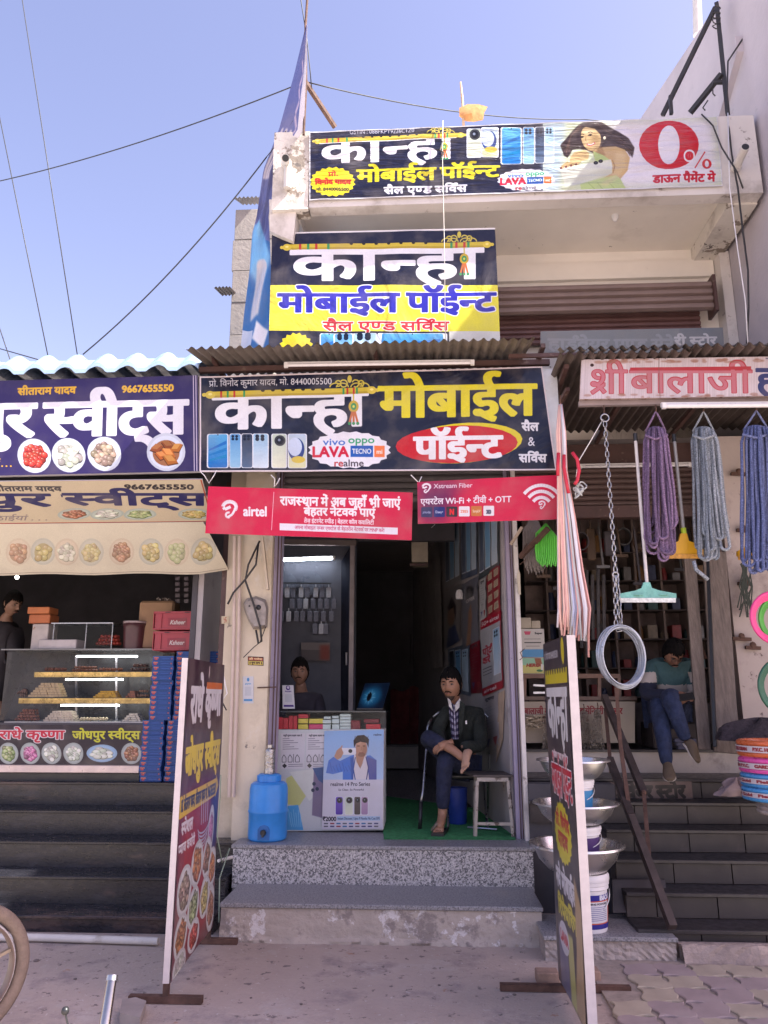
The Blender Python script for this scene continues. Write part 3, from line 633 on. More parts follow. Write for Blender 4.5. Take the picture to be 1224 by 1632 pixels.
# ---- hardware shop sign
C = Canvas(1400, 260, (206, 194, 200), [(927, 573), (1424, 565), (1424, 628), (924, 636)])
C.a *= (1 + .05 * rng.normal(0, 1, (1, 1400, 1))).astype(np.float32).clip(.9, 1.1)
C.text('श्री', 940, 1000, 590, 627, (178, 50, 62), bold=4.5); C.text('बालाजी', 1006, 1200, 590, 626, (178, 50, 62), bold=4.5)
C.text('श्री', 940, 1000, 590, 627, (206, 178, 190), bold=1.0, al=.5); C.text('बालाजी', 1006, 1200, 591, 626, (206, 178, 190), bold=1.0, al=.5)
C.poly([(1006, 586), (1200, 584), (1200, 589), (1006, 591)], (178, 50, 62)); C.text('हार्डवेयर', 1209, 1400, 588, 624, (50, 60, 110), bold=6)
for k in range(60): C.ell(random.uniform(930, 1224), random.choice((575, 631)) + random.uniform(-3, 3), random.uniform(2, 9), random.uniform(1, 3), (150, 104, 86), blur=2, al=.5)
C.line([(1052, 565), (1054, 640)], 1, (120, 90, 80)); C.ell(944, 582, 3, 2.6, (60, 40, 40)); cv_hw = C
C = Canvas(800, 110, (120, 126, 132), [(862, 528), (1152, 522), (1155, 562), (862, 562)])
C.poly([(862, 528), (1075, 524), (1066, 562), (862, 562)], (134, 138, 140)); C.text('हार्डवेयर एण्ड सेनेट', 872, 1080, 540, 556, (158, 162, 166), bold=3, al=.7); C.text('री स्टोर', 1066, 1140, 537, 549, (200, 200, 202), bold=2.4); cv_grey = C
C = Canvas(820, 330, (172, 160, 144), [(832, 1118), (1012, 1118), (1012, 1184), (832, 1184)])
C.text('बालाजी मोटर स्टोर एण्ड सेनिटरी भण्डार', 836, 992, 1129, 1138, (140, 36, 46), bold=2.2); C.text('मो. 94149 56231', 860, 940, 1144, 1150, (140, 36, 46), bold=1.2); cv_hwc = C
C = Canvas(900, 90, (112, 94, 88)); C.text('लाजी', 10, 160, 25, 70, (150, 30, 36), bold=4); C.text('हार्डवेयर स्टोर', 420, 860, 20, 70, (22, 18, 20), bold=5); cv_riser = C
# ---- phone counter front and its poster
C = Canvas(700, 650, (196, 202, 204), [(438, 1163), (611, 1162), (610, 1323), (438, 1325)])
for x0 in (450, 491):
    C.rect(x0 - 2, 1169, x0 + 37, 1227, (208, 206, 212))
    C.text('जरूरी सूचना ग्राहक ध्यान दें', x0 + 2, x0 + 32, 1171.5, 1174, (60, 60, 70), bold=.8)
    for k in range(6): C.line([(x0 + 1, 1178 + k*3.4), (x0 + 12 + (k*7) % 20, 1177.6 + k*3.4)], .9, (110, 110, 120))
    for a in (x0 + 3, x0 + 13, x0 + 25): C.line([(a - 3, 1209), (a, 1204), (a + 3.5, 1209), (a + 3.5, 1216), (a - 3, 1216), (a - 3, 1209)], 1, (70, 70, 80))
    C.line([(x0 + 19, 1203), (x0 + 19, 1217)], .8, (60, 60, 70)); C.ell(x0 + 4, 1222, 4, 4, (50, 50, 56), n=4)
    for k in range(2): C.line([(x0 + 10, 1220 + k*3), (x0 + 34, 1219.5 + k*3)], .9, (110, 110, 120))
C.poly([(457, 1242), (470, 1235), (490, 1268), (478, 1285), (455, 1283)], (196, 200, 130), blur=2); C.poly([(462, 1232), (515, 1226), (512, 1262), (494, 1278)], (214, 218, 212), blur=1)
C.poly([(456, 1286), (476, 1284), (484, 1323), (448, 1323)], (80, 160, 215), blur=1); C.poly([(502, 1230), (519, 1228), (517, 1305), (498, 1300)], (120, 110, 140), blur=2); C.poly([(500, 1226), (519, 1224), (519, 1252), (509, 1245)], (60, 90, 140), blur=1)
for x, y in ((502, 1251), (507, 1259), (500, 1261)): C.ell(x, y, 2.8, 3, (40, 56, 80))
for k in range(6): C.line([(460 + k*4, 1290 + (k*5) % 9), (465 + k*3, 1318)], 1.2, (150, 200, 232), al=.7)
cv_cfront = C
C = Canvas(560, 900, (206, 204, 216), [(516, 1164), (612, 1163), (610, 1321), (513, 1322)])
C.poly([(505, 1150), (620, 1150), (620, 1243), (505, 1243)], (138, 176, 222), col2=(176, 200, 232)); C.text('realme', 595, 608, 1169, 1172.5, (60, 70, 90), bold=.8)
C.poly([(519, 1232), (523, 1212), (531, 1206), (541, 1213), (558, 1205), (567, 1202), (575, 1206), (590, 1204), (600, 1212), (600, 1243), (546, 1243), (546, 1230), (530, 1234)], (70, 120, 205), blur=1)
[C.line([(525 + k*5, 1214 + (k*7) % 9), (529 + k*5, 1230)], 1.2, (46, 86, 160), al=.5) for k in range(8)]; C.poly([(558, 1208), (564, 1206), (566, 1240), (560, 1243)], (40, 76, 150), blur=3, al=.7); C.poly([(585, 1206), (600, 1212), (600, 1243), (587, 1243)], (90, 70, 130), blur=2, al=.6)
C.poly([(564, 1203), (584, 1204), (588, 1243), (563, 1243)], (214, 208, 214)); C.poly([(566, 1200), (583, 1200), (577, 1217), (573, 1224), (568, 1214)], (176, 132, 110), blur=1)
C.ell(575.5, 1192, 9.5, 14.5, (184, 140, 116)); C.ell(581, 1196, 4, 9, (150, 104, 84), blur=6, al=.6); C.ell(572, 1184, 4, 3, (206, 166, 140), blur=5, al=.7); C.ell(576, 1203, 6, 3.5, (120, 84, 70), blur=2, al=.7); C.poly([(564, 1192), (563, 1180), (569, 1172), (580, 1171), (588, 1178), (587, 1192), (584, 1184), (574, 1182), (567, 1185)], (44, 34, 34), blur=1)
C.line([(569, 1189), (573, 1189)], 1.2, (50, 36, 32)); C.line([(578, 1189), (582, 1189)], 1.2, (50, 36, 32)); C.line([(575.5, 1190), (575.5, 1196)], .8, (150, 106, 84)); C.line([(572, 1200), (579, 1200)], 1.2, (130, 70, 64))
[C.line([(564 + k*1.2, 1182 - abs(k - 9)*.2), (566 + k*1.15, 1172.5 + (k % 3))], .8, (86, 68, 62) if k % 2 else (26, 20, 22), al=.6) for k in range(19)]; C.line([(566, 1207), (563, 1226), (566, 1243)], 1.6, (40, 76, 150)); C.line([(583, 1206), (587, 1224), (584, 1243)], 1.6, (52, 60, 120)); C.poly([(569, 1212), (574, 1226), (580, 1212), (577, 1217), (574, 1222), (571, 1217)], (140, 98, 80), al=.6); C.rrect(544, 1192, 567, 1203, 1.5, (222, 222, 230)); C.ell(558, 1197, 3.2, 3.2, (36, 38, 44)); C.poly([(532, 1206), (536, 1196), (543, 1190), (547, 1200), (543, 1208), (537, 1211)], (186, 142, 118), blur=1); C.line([(541, 1196), (545, 1188)], 2, (186, 142, 118))
C.text('realme 14 Pro Series', 526, 590, 1247, 1253, (60, 58, 76), bold=1); C.text('So Clear, So Powerful', 539, 580, 1257.5, 1260.5, (70, 68, 84), bold=.6)
for x0, x1, k in ((534, 547, 'violet'), (549, 563, 'cream'), (564, 575, 'brown'), (575, 587, 'pink')): phone(C, x0, 1270, x1, 1299, k)
C.text('₹2000', 514, 536, 1302, 1308.5, (50, 50, 66), bold=1.4); C.rect(537, 1301, 606, 1308, (170, 196, 226)); C.text('Instant Discount | Upto 9 Months No Cost EMI', 538, 605, 1302.5, 1306.5, (50, 60, 90), bold=.5)
for r_ in range(2):
    for k in range(9): C.rrect(516 + k*10, 1311.5 + r_*4.5, 523 + k*10, 1313.7 + r_*4.5, .8, random.choice(((70, 70, 120), (150, 60, 70), (100, 100, 110), (60, 110, 160))))
cv_post = C
def poster(bgc, kind, w_=200, h_=420):
    C = Canvas(w_, h_, bgc)
    if kind == 'phones':
        for k in range(3): phone(C, 10 + k*62, 20 + 10*k, 62 + k*62, h_ - 30, ('dark', 'back', 'light')[k])
    elif kind == 'face':
        C.ell(w_*.45, h_*.45, w_*.25, h_*.2, (150, 120, 100), blur=4); C.poly([(w_*.2, h_*.3), (w_*.5, h_*.15), (w_*.75, h_*.35), (w_*.7, h_*.6), (w_*.62, h_*.34), (w_*.3, h_*.36)], (40, 34, 40), blur=4); C.poly([(w_*.1, h_), (w_*.25, h_*.68), (w_*.7, h_*.68), (w_*.95, h_)], (60, 76, 120), blur=4)
    elif kind == 'redad':
        C.rect(0, 0, w_, h_*.13, (170, 26, 50)); C.rect(0, h_*.9, w_, h_, (170, 26, 50)); C.text('5G+ airtel', 10, w_ - 20, h_*.04, h_*.09, (225, 215, 220), bold=1); C.text('airtel', 20, w_ - 60, h_*.93, h_*.97, (225, 215, 220), bold=1)
        C.text('पोर्ट', 14, 110, h_*.4, h_*.48, (180, 36, 60), bold=2); C.text('करें', 14, 90, h_*.52, h_*.6, (180, 36, 60), bold=2); phone(C, w_*.6, h_*.2, w_*.92, h_*.8, 'light'); C.rect(w_ - 10, 0, w_, h_, (150, 20, 44))
        for k in range(3): C.line([(14, h_*(.66 + .04*k)), (100, h_*(.66 + .04*k))], 4, (60, 60, 70))
    elif kind == 'grid':
        for a in range(2):
            for b in range(4): C.rect(20 + a*w_*.45, 20 + b*h_*.24, w_*.42 + a*w_*.45, h_*.2 + b*h_*.24, (190, 178, 150)); [C.line([(26 + a*w_*.45, 34 + b*h_*.24 + 12*q), (w_*.38 + a*w_*.45, 34 + b*h_*.24 + 12*q)], 3, (120, 70, 60)) for q in range(4)]
    elif kind == 'hands':
        C.poly([(60, h_), (90, h_*.5), (120, h_*.35), (130, h_*.55), (110, h_)], (160, 120, 95), blur=4); C.ell(w_*.5, h_*.2, 50, 46, (34, 34, 40), blur=6); C.text('OFFER', 60, 160, h_*.28, h_*.33, (200, 190, 190), bold=2)
    elif kind == 'paper':
        C.text('सूचना', 30, 150, 20, 40, (70, 70, 80), bold=1.5)
        for k in range(9): C.line([(20, 70 + k*24), (60 + (k*53) % 120, 70 + k*24)], 3, (120, 120, 130))
        C.poly([(120, 330), (180, 330), (150, 400)], (160, 50, 60)); C.poly([(20, 330), (80, 330), (50, 390)], (60, 70, 130))
    return C
# ------------------------------------------------ materials
G = {}
plaster = M('cream_plaster', (.58, .5, .38), .85, var=.1, scale=2.5, bump=.35, bscale=40, dirt=[((.36, .29, .22), .42, 1.6, .2), ((.62, .57, .5), .3, 3, .6), ((.2, .17, .15), .16, 7, .85)])
peel = M('peeling_plaster', (.66, .62, .56), .9, var=.08, scale=3, bump=.6, bscale=30, dirt=[((.42, .38, .34), .5, 2.2, .5), ((.24, .2, .165), .4, 3.6, .93), ((.14, .12, .11), .2, 9, .92)], dist=.01)
baseplast = M('flaking_step_plaster', (.42, .36, .31), .92, var=.15, scale=4, bump=.9, bscale=24, dirt=[((.62, .58, .56), .32, 5, .93), ((.26, .22, .2), .4, 4, .75)], dist=.012)
whitewall = M('old_whitewash', (.62, .58, .55), .85, var=.08, scale=2, bump=.35, bscale=30, dirt=[((.42, .38, .35), .42, 2.4, .4), ((.25, .22, .2), .22, 6, .8), ((.16, .14, .13), .1, 16, .9)])
soffit = M('painted_soffit', (.78, .73, .66), .88, var=.07, scale=1.5, bump=.3, bscale=14, dirt=[((.6, .55, .48), .35, 1.2, .25), ((.25, .22, .2), .12, 8, .9)])
concwall = M('grey_concrete_wall', (.46, .42, .45), .9, var=.1, scale=1.2, bump=.5, bscale=18, dirt=[((.32, .3, .34), .4, .7, .2), ((.3, .28, .3), .2, 5, .6)], dist=.01)
blockm = M('cement_blocks', (.25, .22, .2), .92, var=.14, scale=4, bump=.7, bscale=20, dist=.01)
ground_m = M('concrete_apron', (.42, .345, .3), .9, var=.16, scale=1.3, bump=.7, bscale=40, dirt=[((.5, .46, .43), .4, .9, .3), ((.29, .24, .225), .42, 2.6, .5), ((.38, .22, .15), .17, 4.5, .85), ((.17, .14, .13), .26, 13, .9), ((.55, .5, .47), .2, 22, .9)], dist=.015)
granite = M('speckled_granite', (.42, .41, .42), .35, var=.3, scale=60, bump=.1, bscale=90, dirt=[((.1, .1, .11), .5, 75, .9), ((.62, .6, .58), .36, 95, .9)])
granite_top = M('worn_granite_top', (.27, .265, .275), .4, var=.25, scale=60, bump=.1, bscale=90, dirt=[((.12, .12, .13), .45, 85, .85), ((.3, .27, .25), .3, 2, .3)])
black_st = M('black_granite', (.016, .015, .02), .3, var=.4, scale=14, bump=.2, bscale=60, dirt=[((.07, .048, .045), .36, 1.1, .8), ((.035, .033, .042), .4, 5, .5), ((.2, .18, .18), .1, 30, .9)], stretch=(.6, 1, 2.2))
dark_slate = M('dark_stone_tread', (.03, .026, .028), .38, var=.3, scale=9, bump=.2, bscale=50, dirt=[((.09, .075, .07), .3, 2, .4)])
tile_m = M('dark_stone_tile', (.035, .028, .027), .5, var=.25, scale=3, bump=.2, bscale=40, dirt=[((.07, .054, .05), .34, 2.4, .6)])
ledge_m = M('pale_marble_ledge', (.42, .37, .33), .5, var=.14, scale=3, bump=.15, bscale=30, dirt=[((.26, .22, .2), .3, 3, .5)])
brown_st = M('brown_painted_steel', (.085, .045, .04), .55, metal=.1, var=.2, scale=5, bump=.2, dirt=[((.16, .11, .09), .25, 8, .8)])
shut_m = M('brown_shutter', (.24, .17, .15), .6, metal=.1, var=.15, scale=3, bump=.12, dirt=[((.25, .2, .175), .35, 3, .3)])
shut_lo = M('grey_brown_shutter', (.13, .115, .12), .6, metal=.1, var=.15, scale=3, bump=.12, dirt=[((.2, .18, .17), .3, 3, .3)])
lilac = M('lilac_painted_frame', (.36, .31, .42), .55, var=.08, scale=4, bump=.2, dirt=[((.1, .075, .11), .12, 14, .95)])
rust = M('rusty_iron', (.11, .06, .045), .85, metal=.2, var=.35, scale=14, bump=.5, bscale=50)
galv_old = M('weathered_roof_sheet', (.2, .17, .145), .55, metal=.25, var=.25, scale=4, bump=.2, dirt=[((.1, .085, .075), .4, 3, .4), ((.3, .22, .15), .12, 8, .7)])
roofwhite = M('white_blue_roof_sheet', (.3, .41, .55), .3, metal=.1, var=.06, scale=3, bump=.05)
sheet_dark = M('dark_roof_sheet', (.1, .078, .07), .7, metal=.2, var=.25, scale=5, bump=.3)  # mottled dark brown for the hardware awning sheets
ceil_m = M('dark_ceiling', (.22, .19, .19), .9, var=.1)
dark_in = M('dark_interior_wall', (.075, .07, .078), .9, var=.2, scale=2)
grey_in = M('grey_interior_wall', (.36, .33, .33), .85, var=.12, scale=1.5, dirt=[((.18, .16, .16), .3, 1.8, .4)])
alu = M('aluminium', (.55, .55, .57), .4, metal=.8, var=.1, scale=10, bump=.1)
steel = M('stainless_steel', (.42, .42, .43), .3, metal=1, var=.06, scale=8, bump=.05)
whitep = M('white_paint', (.72, .7, .7), .5, var=.05, scale=6, bump=.1, dirt=[((.5, .44, .4), .12, 8, .7)])
pvc = M('white_pvc', (.6, .57, .53), .5, var=.08, scale=8, bump=.05, dirt=[((.4, .35, .3), .3, 6, .4)])
beigepipe = M('beige_conduit', (.5, .4, .34), .55, var=.12, scale=6, bump=.1, dirt=[((.3, .2, .17), .25, 6, .5)])
rubber = M('black_cable', (.03, .028, .028), .6, var=.1, bump=.1)
wood = M('grey_wood_plank', (.15, .12, .105), .8, var=.3, scale=5, bump=.5, bscale=12, stretch=(8, 8, .8), dist=.01)
brick_m = M('dusty_brick', (.3, .2, .15), .9, var=.25, scale=12, bump=.6, bscale=40, dist=.008)
glass = M('clear_glass', (.06, .07, .07), .05, var=.02, bump=0, alpha=.09)
backing = M('banner_back', (.5, .48, .5), .6, var=.06)
frame_w = M('white_edge', (.58, .52, .51), .6, var=.06, scale=20, bump=.1)  # one even off-white for sign and board edges
black_p = M('black_plastic', (.02, .02, .022), .4, var=.1)
cardb = M('cardboard', (.32, .2, .12), .85, var=.15, scale=8, bump=.2)
tubeW = M('lit_tube', (.9, .9, .92), .3, var=0, bump=0, emit=((.9, .95, 1), 6))
tubeOff = M('unlit_tube', (.72, .7, .72), .3, var=.03, bump=0)
tubeshop = M('lit_tube_dim', (.9, .9, .92), .3, var=0, bump=0, emit=((.8, .88, 1), 14))

# ------------------------------------------------ ground and pavers
mb = MB(); mb.grid(lambda u, v: Vector((-80 + 160*u, -80 + 160*v, 0)), 8, 8, False); mb.build('ground', ground_m, kind='structure')
paverA = M('grey_paver', (.37, .32, .25), .9, var=.14, scale=5, bump=.5, bscale=60, dirt=[((.24, .2, .18), .25, 2.5, .5)])
paverB = M('red_paver', (.31, .25, .245), .9, var=.14, scale=5, bump=.5, bscale=60, dirt=[((.3, .26, .24), .35, 2.5, .4)])
pav = MB().box((.95, 2.6, .002), (3.6, 5.42, .017)).build('pavement', M('paver_joint_sand', (.29, .245, .21), .95, var=.2, scale=20), kind='structure')
def paver_mesh(m):
    # dumbbell-like interlocking outline: two opposite sides bulge, the other two are notched
    n = 10; pts = []; a, b, w_ = .1, .1, .016
    f_ = lambda t: w_ * math.sin(2 * math.pi * t)
    for k in range(n): t = k / n; pts.append((-a + 2*a*t, -b + f_(t)))
    for k in range(n): t = k / n; pts.append((a + f_(t), -b + 2*b*t))
    for k in range(n): t = k / n; pts.append((a - 2*a*t, b + f_(1 - t)))
    for k in range(n): t = k / n; pts.append((-a + f_(1 - t), b - 2*b*t))
    q = [(x*.975, y*.975) for x, y in pts]; mb = MB(); N = len(q)
    mb.add([(x, y, 0) for x, y in q] + [(x, y, .018) for x, y in q] + [(x*.95, y*.95, .022) for x, y in q], [(k, (k+1) % N, N + (k+1) % N, N + k) for k in range(N)] + [(N + k, N + (k+1) % N, 2*N + (k+1) % N, 2*N + k) for k in range(N)] + [tuple(2*N + k for k in range(N))])
    return mb.build('paver', m, pav)
pA = paver_mesh(paverA); pB = paver_mesh(paverB); first = {0: pA, 1: pB}; used = set()
for i in range(13):
    for j in range(14):
        x, y = 1.05 + i*.2, 2.75 + j*.2
        if x > 3.5 or y > 5.3 or (x < 2.35 and y > 5.2) or (x < 1.15 and y > 4.7): continue
        k = 1 if (i + 2*(j % 3)) % 3 and random.random() < .8 else 0
        loc = (x, y, .004 + random.uniform(0, .003)); rot = (random.uniform(-.008, .008), random.uniform(-.008, .008), math.pi/2 * ((i + j) % 2) + random.uniform(-.02, .02))
        if k not in used: first[k].location = Vector(loc); first[k].rotation_euler = rot; used.add(k)
        else: piece(first[k], 'paver', pav, loc, rot)
# rubble kerb between apron and right shop
mb = MB()
# ------------------------------------------------ middle shop: steps and platform
Zp = P(610, 1348, 6.2).z; Zl = P(610, 1411, 6.2).z
xl, xr = P(372, 1347, 6.2).x, P(849, 1350, 6.2).x
st = thing('granite_steps', 'pair of grey speckled granite steps with flaking plaster base under the phone shop', 'steps', ((xl + xr)/2, 5.9, 0))
MB().box((xl, 6.22, 0), (xr, 13.4, Zp - .025)).build('platform', granite, st)
x2l, x2r = P(351, 1438, 5.66).x, P(865, 1443, 5.66).x
MB().bbox((xl - .015, 6.19, Zp - .03), (xr + .015, 6.8, Zp), .006).build('top_slab', granite_top, st)
MB().bbox((x2l, 5.64, Zl - .03), (x2r, 6.218, Zl), .006).build('lower_slab', granite_top, st)
MB().box((xl, 6.2, Zl - .03), (xr, 6.219, Zp - .03)).build('riser', granite, st)
mb = MB()
mb.grid(lambda u, v: Vector((x2l + .01 + (x2r - x2l - .02)*u, 5.665 - .028*v - .012*random.random() - (.03*random.random() if v > .85 else 0), (Zl - .032)*(1 - v))), 70, 12, False)
mb.box((x2l + .012, 5.67, 0), (x2r - .012, 6.21, Zl - .031)); mb.build('plaster_base', baseplast, st, smooth=True)
# ------------------------------------------------ phone shop building
XJ0, XJ1 = P(443, 1100, 6.6).x, P(814, 1100, 6.6).x        # door opening
bl = thing('shop_building', 'two-storey cream shop building with projecting balcony in the middle of the row', 'building', (0, 6.6, 0))
pxl = P(375, 1200, 6.5).x
MB().box((pxl, 6.48, 0), (XJ0 - .065, 6.76, 4.25)).build('pillar', plaster, bl)
pb = P(349, 1200, 6.62).x
MB().box((pb, 6.6, .3), (pxl - .002, 6.76, 4.25)).build('pillar', plaster, bl)
MB().box((XJ0 - .062, 6.56, Zp), (XJ0, 6.68, 3.7)).build('door_jamb', lilac, bl)
MB().box((XJ0 - .03, 6.54, Zp), (XJ0 - .022, 6.557, 3.7)).box((XJ0 - .004, 6.545, Zp), (XJ0 + .004, 6.559, 3.7)).build('jamb_trim', brown_st, bl)
MB().box((XJ1, 6.56, Zp), (XJ1 + .055, 6.68, 3.7)).build('door_jamb', lilac, bl)
MB().box((XJ1 + .03, 6.54, Zp), (XJ1 + .036, 6.557, 3.7)).box((XJ1 + .05, 6.545, Zp), (XJ1 + .056, 6.559, 3.7)).build('jamb_trim', brown_st, bl)
xp1 = P(838, 1200, 6.5).x
MB().box((XJ1 + .057, 6.47, 0), (xp1, 13.4, 4.25)).build('pillar', whitewall, bl)
# interior of the phone shop
def wallX(Y): return XJ1 - .02 - .134 * (Y - 6.7)
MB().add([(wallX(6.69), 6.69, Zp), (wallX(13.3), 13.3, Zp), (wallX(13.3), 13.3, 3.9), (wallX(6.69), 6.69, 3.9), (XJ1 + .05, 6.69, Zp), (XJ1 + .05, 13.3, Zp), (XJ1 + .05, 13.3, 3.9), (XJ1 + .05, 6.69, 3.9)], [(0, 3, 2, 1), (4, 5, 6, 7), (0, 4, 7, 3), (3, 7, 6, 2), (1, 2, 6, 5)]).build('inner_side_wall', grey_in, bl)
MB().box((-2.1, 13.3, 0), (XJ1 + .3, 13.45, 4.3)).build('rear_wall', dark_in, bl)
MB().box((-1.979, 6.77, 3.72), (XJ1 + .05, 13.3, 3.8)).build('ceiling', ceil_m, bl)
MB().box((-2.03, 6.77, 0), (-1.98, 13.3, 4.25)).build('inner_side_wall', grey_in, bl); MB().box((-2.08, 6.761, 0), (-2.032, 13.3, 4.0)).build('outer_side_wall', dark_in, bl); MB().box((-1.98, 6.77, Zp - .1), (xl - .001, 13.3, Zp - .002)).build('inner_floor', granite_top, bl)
xpt = P(562, 1000, 8.6).x
MB().box((-1.978, 8.75, Zp), (xpt + .02, 8.85, 3.719)).build('inner_wall', M('blue_grey_wall', (.075, .08, .105), .6, var=.1), bl)
MB().box((xpt + .04, 8.7, 3.35), (XJ1 - .35, 8.8, 3.7)).build('inner_wall', dark_in, bl)
zs = Zp + .36; MB().box((xpt + .1, 12.6, Zp), (wallX(12.8), 13.28, zs - .03)).build('inner_step', ledge_m, bl); MB().box((xpt + .08, 12.57, zs - .03), (wallX(12.8), 13.28, zs)).build('inner_step_top', dark_slate, bl)
# slats of the rolling shutter above the door (rolled up)
def slats(parent, x0, x1, y, z0, z1, n, m, curve=.018):
    h = (z1 - z0) / n; first_ = None
    for k in range(n):
        z = z0 + k*h
        if first_ is None:
            mb = MB(); prof = [(0, 0), (-curve, h*.2), (-curve*1.1, h*.5), (-curve*.8, h*.8), (0, h*.93), (.004, h*.97), (.02, h*.97), (.02, 0)]
            mb.prism([(x0, y + a, z + b) for a, b in prof], (x1 - x0, 0, 0)); first_ = mb.build('slat', m, parent)
        else: piece(first_, 'slat', parent, wloc(first_) + Vector((0, 0, k*h)))
zb = P(600, 800, 6.6).z
slats(bl, XJ0, XJ1, 6.6, zb, P(600, 748, 6.6).z, 5, shut_lo)
MB().box((pxl, 6.45, P(600, 746, 6.6).z), (xp1, 6.9, 4.25)).build('lintel', M('dark_lintel', (.1, .075, .07), .8), bl)
# upper storey
YB, YF = 6.9, 5.85
zf = P(820, 320, YF).z; ztop = P(820, 198, YF).z
XL, XR = P(436, 260, YF).x, P(1208, 240, YF).x
xbl, xbr = P(437, 420, 6.5).x, P(1157, 480, YB).x
MB().box((XL + .12, YB, 4.25), (xbr, YB + .15, zf + .2)).build('upper_wall', soffit, bl)
MB().box((xbr - .09, 6.72, 4.25), (xbr + .0, YB - .002, zf)).build('upper_pilaster', whitewall, bl)
MB().box((XL, YF + .13, zf + .13), (XR, YB + 6.5, zf + .25)).build('balcony_slab', soffit, bl)
mb = MB().box((P(494, 260, YF).x, YF, zf), (XR - .001, YF + .13, ztop)); mb.build('parapet', whitewall, bl)
mb = MB(); xq = P(493, 260, YF).x
mb.grid(lambda u, v: Vector((XL + (xq - XL)*u, YF - .008 - .005*random.random(), ztop - (ztop - zf + .02)*v)), 14, 26, False); mb.box((XL, YF - .004, zf - .02), (xq, YF + .14, ztop)); mb.build('parapet_corner', peel, bl, smooth=True)
MB().box((XL - .0, YF + .14, zf - .02), (P(474, 340, YF).x, YB + .1, zf + .13)).build('balcony_beam', whitewall, bl)
MB().prism([P(429, 318, 5.87), P(474, 317, 5.87), P(467, 384, 5.9), P(430, 368, 5.9)], (0, .2, 0)).build('beam_end', whitewall, bl)
MB().box((P(1168, 300, YF).x, YF + .13, zf - .02), (XR, YB + .1, zf + .13)).build('balcony_beam', peel, bl)
MB().box((XR - .1, YF + .132, zf + .25), (XR, YB, ztop)).build('side_parapet', peel, bl)
MB().box((XL, YF + .142, zf + .25), (XL + .1, YB + 6, ztop)).build('side_parapet', peel, bl)
MB().box((XL + .1, YB, zf + .25), (XL + .6, YB + .1, ztop - .3)).build('roof_kerb', peel, bl)
MB().box((xbl, 6.91, 4.26), (XL + .118, 13.4, zf + .12)).build('upper_side_wall', whitewall, bl); MB().box((xbl, 13.3, 4.26), (xbr, 13.4, zf + .12)).build('upper_rear_wall', whitewall, bl); MB().box((xbr, 6.9, 4.26), (xbr + .1, 13.4, zf + .12)).build('upper_side_wall', whitewall, bl)
MB().lathe([(.001, 0), (.035, 0), (.03, -.035), (.012, -.06), (.001, -.06)], P(983, 380, 6.3) * 1 if False else Vector((P(983, 380, 6.3).x, 6.3, zf + .13)), 12).build('ceiling_rose', whitep, bl, smooth=True)
MB().box((P(760, 425, YB).x, YB - .05, P(900, 450, YB).z), (xbr - .1, YB - .002, P(900, 424, YB).z)).build('lintel', soffit, bl)
# upper rolling shutter: hood of wide slats and recessed slats
us = thing('rolling_shutter', 'dull brown rolling shutter under the balcony on the upper floor', 'shutter', (P(980, 480, 6.7).x, 6.75, P(980, 530, 6.7).z))
x0, x1 = P(700, 480, 6.62).x, P(1138, 480, 6.62).x
slats(us, x0, x1, 6.66, P(980, 494, 6.62).z, P(980, 449, 6.62).z, 4, shut_m, .03)
slats(us, x0, x1 - .07, 6.82, P(980, 545, 6.8).z, P(980, 497, 6.8).z, 6, M('red_brown_shutter', (.15, .075, .07), .55, var=.15), .02)
MB().box((x1 + .002, 6.6, P(980, 500, 6.62).z), (x1 + .03, 6.8, P(980, 443, 6.62).z)).build('side_plate', brown_st, us)
# ------------------------------------------------ sweet shop building on the left
YS = 7.05
xs1 = P(348, 1200, 6.62).x
ls = thing('sweet_shop_building', 'single-storey sweet shop with dark open front left of the phone shop', 'building', (-3.5, 7.3, 0))
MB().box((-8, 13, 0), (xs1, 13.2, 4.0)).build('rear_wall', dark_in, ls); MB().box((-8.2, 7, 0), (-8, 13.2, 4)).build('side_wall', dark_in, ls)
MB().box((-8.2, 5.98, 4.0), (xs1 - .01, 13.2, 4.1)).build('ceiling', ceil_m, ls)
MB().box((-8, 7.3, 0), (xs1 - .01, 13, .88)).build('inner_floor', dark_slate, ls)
MB().box((xs1 - .055, 6.66, .3), (xs1 - .003, 6.75, 3.5)).build('door_post', brown_st, ls)
MB().box((-8, 6.85, P(100, 905, 6.9).z), (xs1 - .06, 7.0, 3.99)).build('lintel', dark_in, ls)
mb_s = thing('black_granite_steps', 'dusty black granite steps climbing to the sweet shop', 'steps', (-3, 6.2, 0))
lv = [(5.76, .11), (6.06, .30), (6.36, .49), (6.68, .675), (7.02, .865)]
x1_ = P(368, 1400, 6.1).x
for k, (y, z) in enumerate(lv):
    xe = min(x1_, xl - .02) if k < 4 else xs1
    ye = lv[k+1][0] + .02 if k < 4 else 7.35
    MB().box((-8, y + .02, 0 if k == 0 else lv[k-1][1] - .02), (xe, ye + .3, z - .022)).build('riser', black_st, mb_s)
    MB().bbox((-8, y, z - .022), (xe, ye, z), .004).build('tread', black_st, mb_s)
rs = thing('corrugated_roof', 'glossy white-blue corrugated roof sheets above the purple sweet shop sign', 'roof', (-2.6, 6, 4.1))
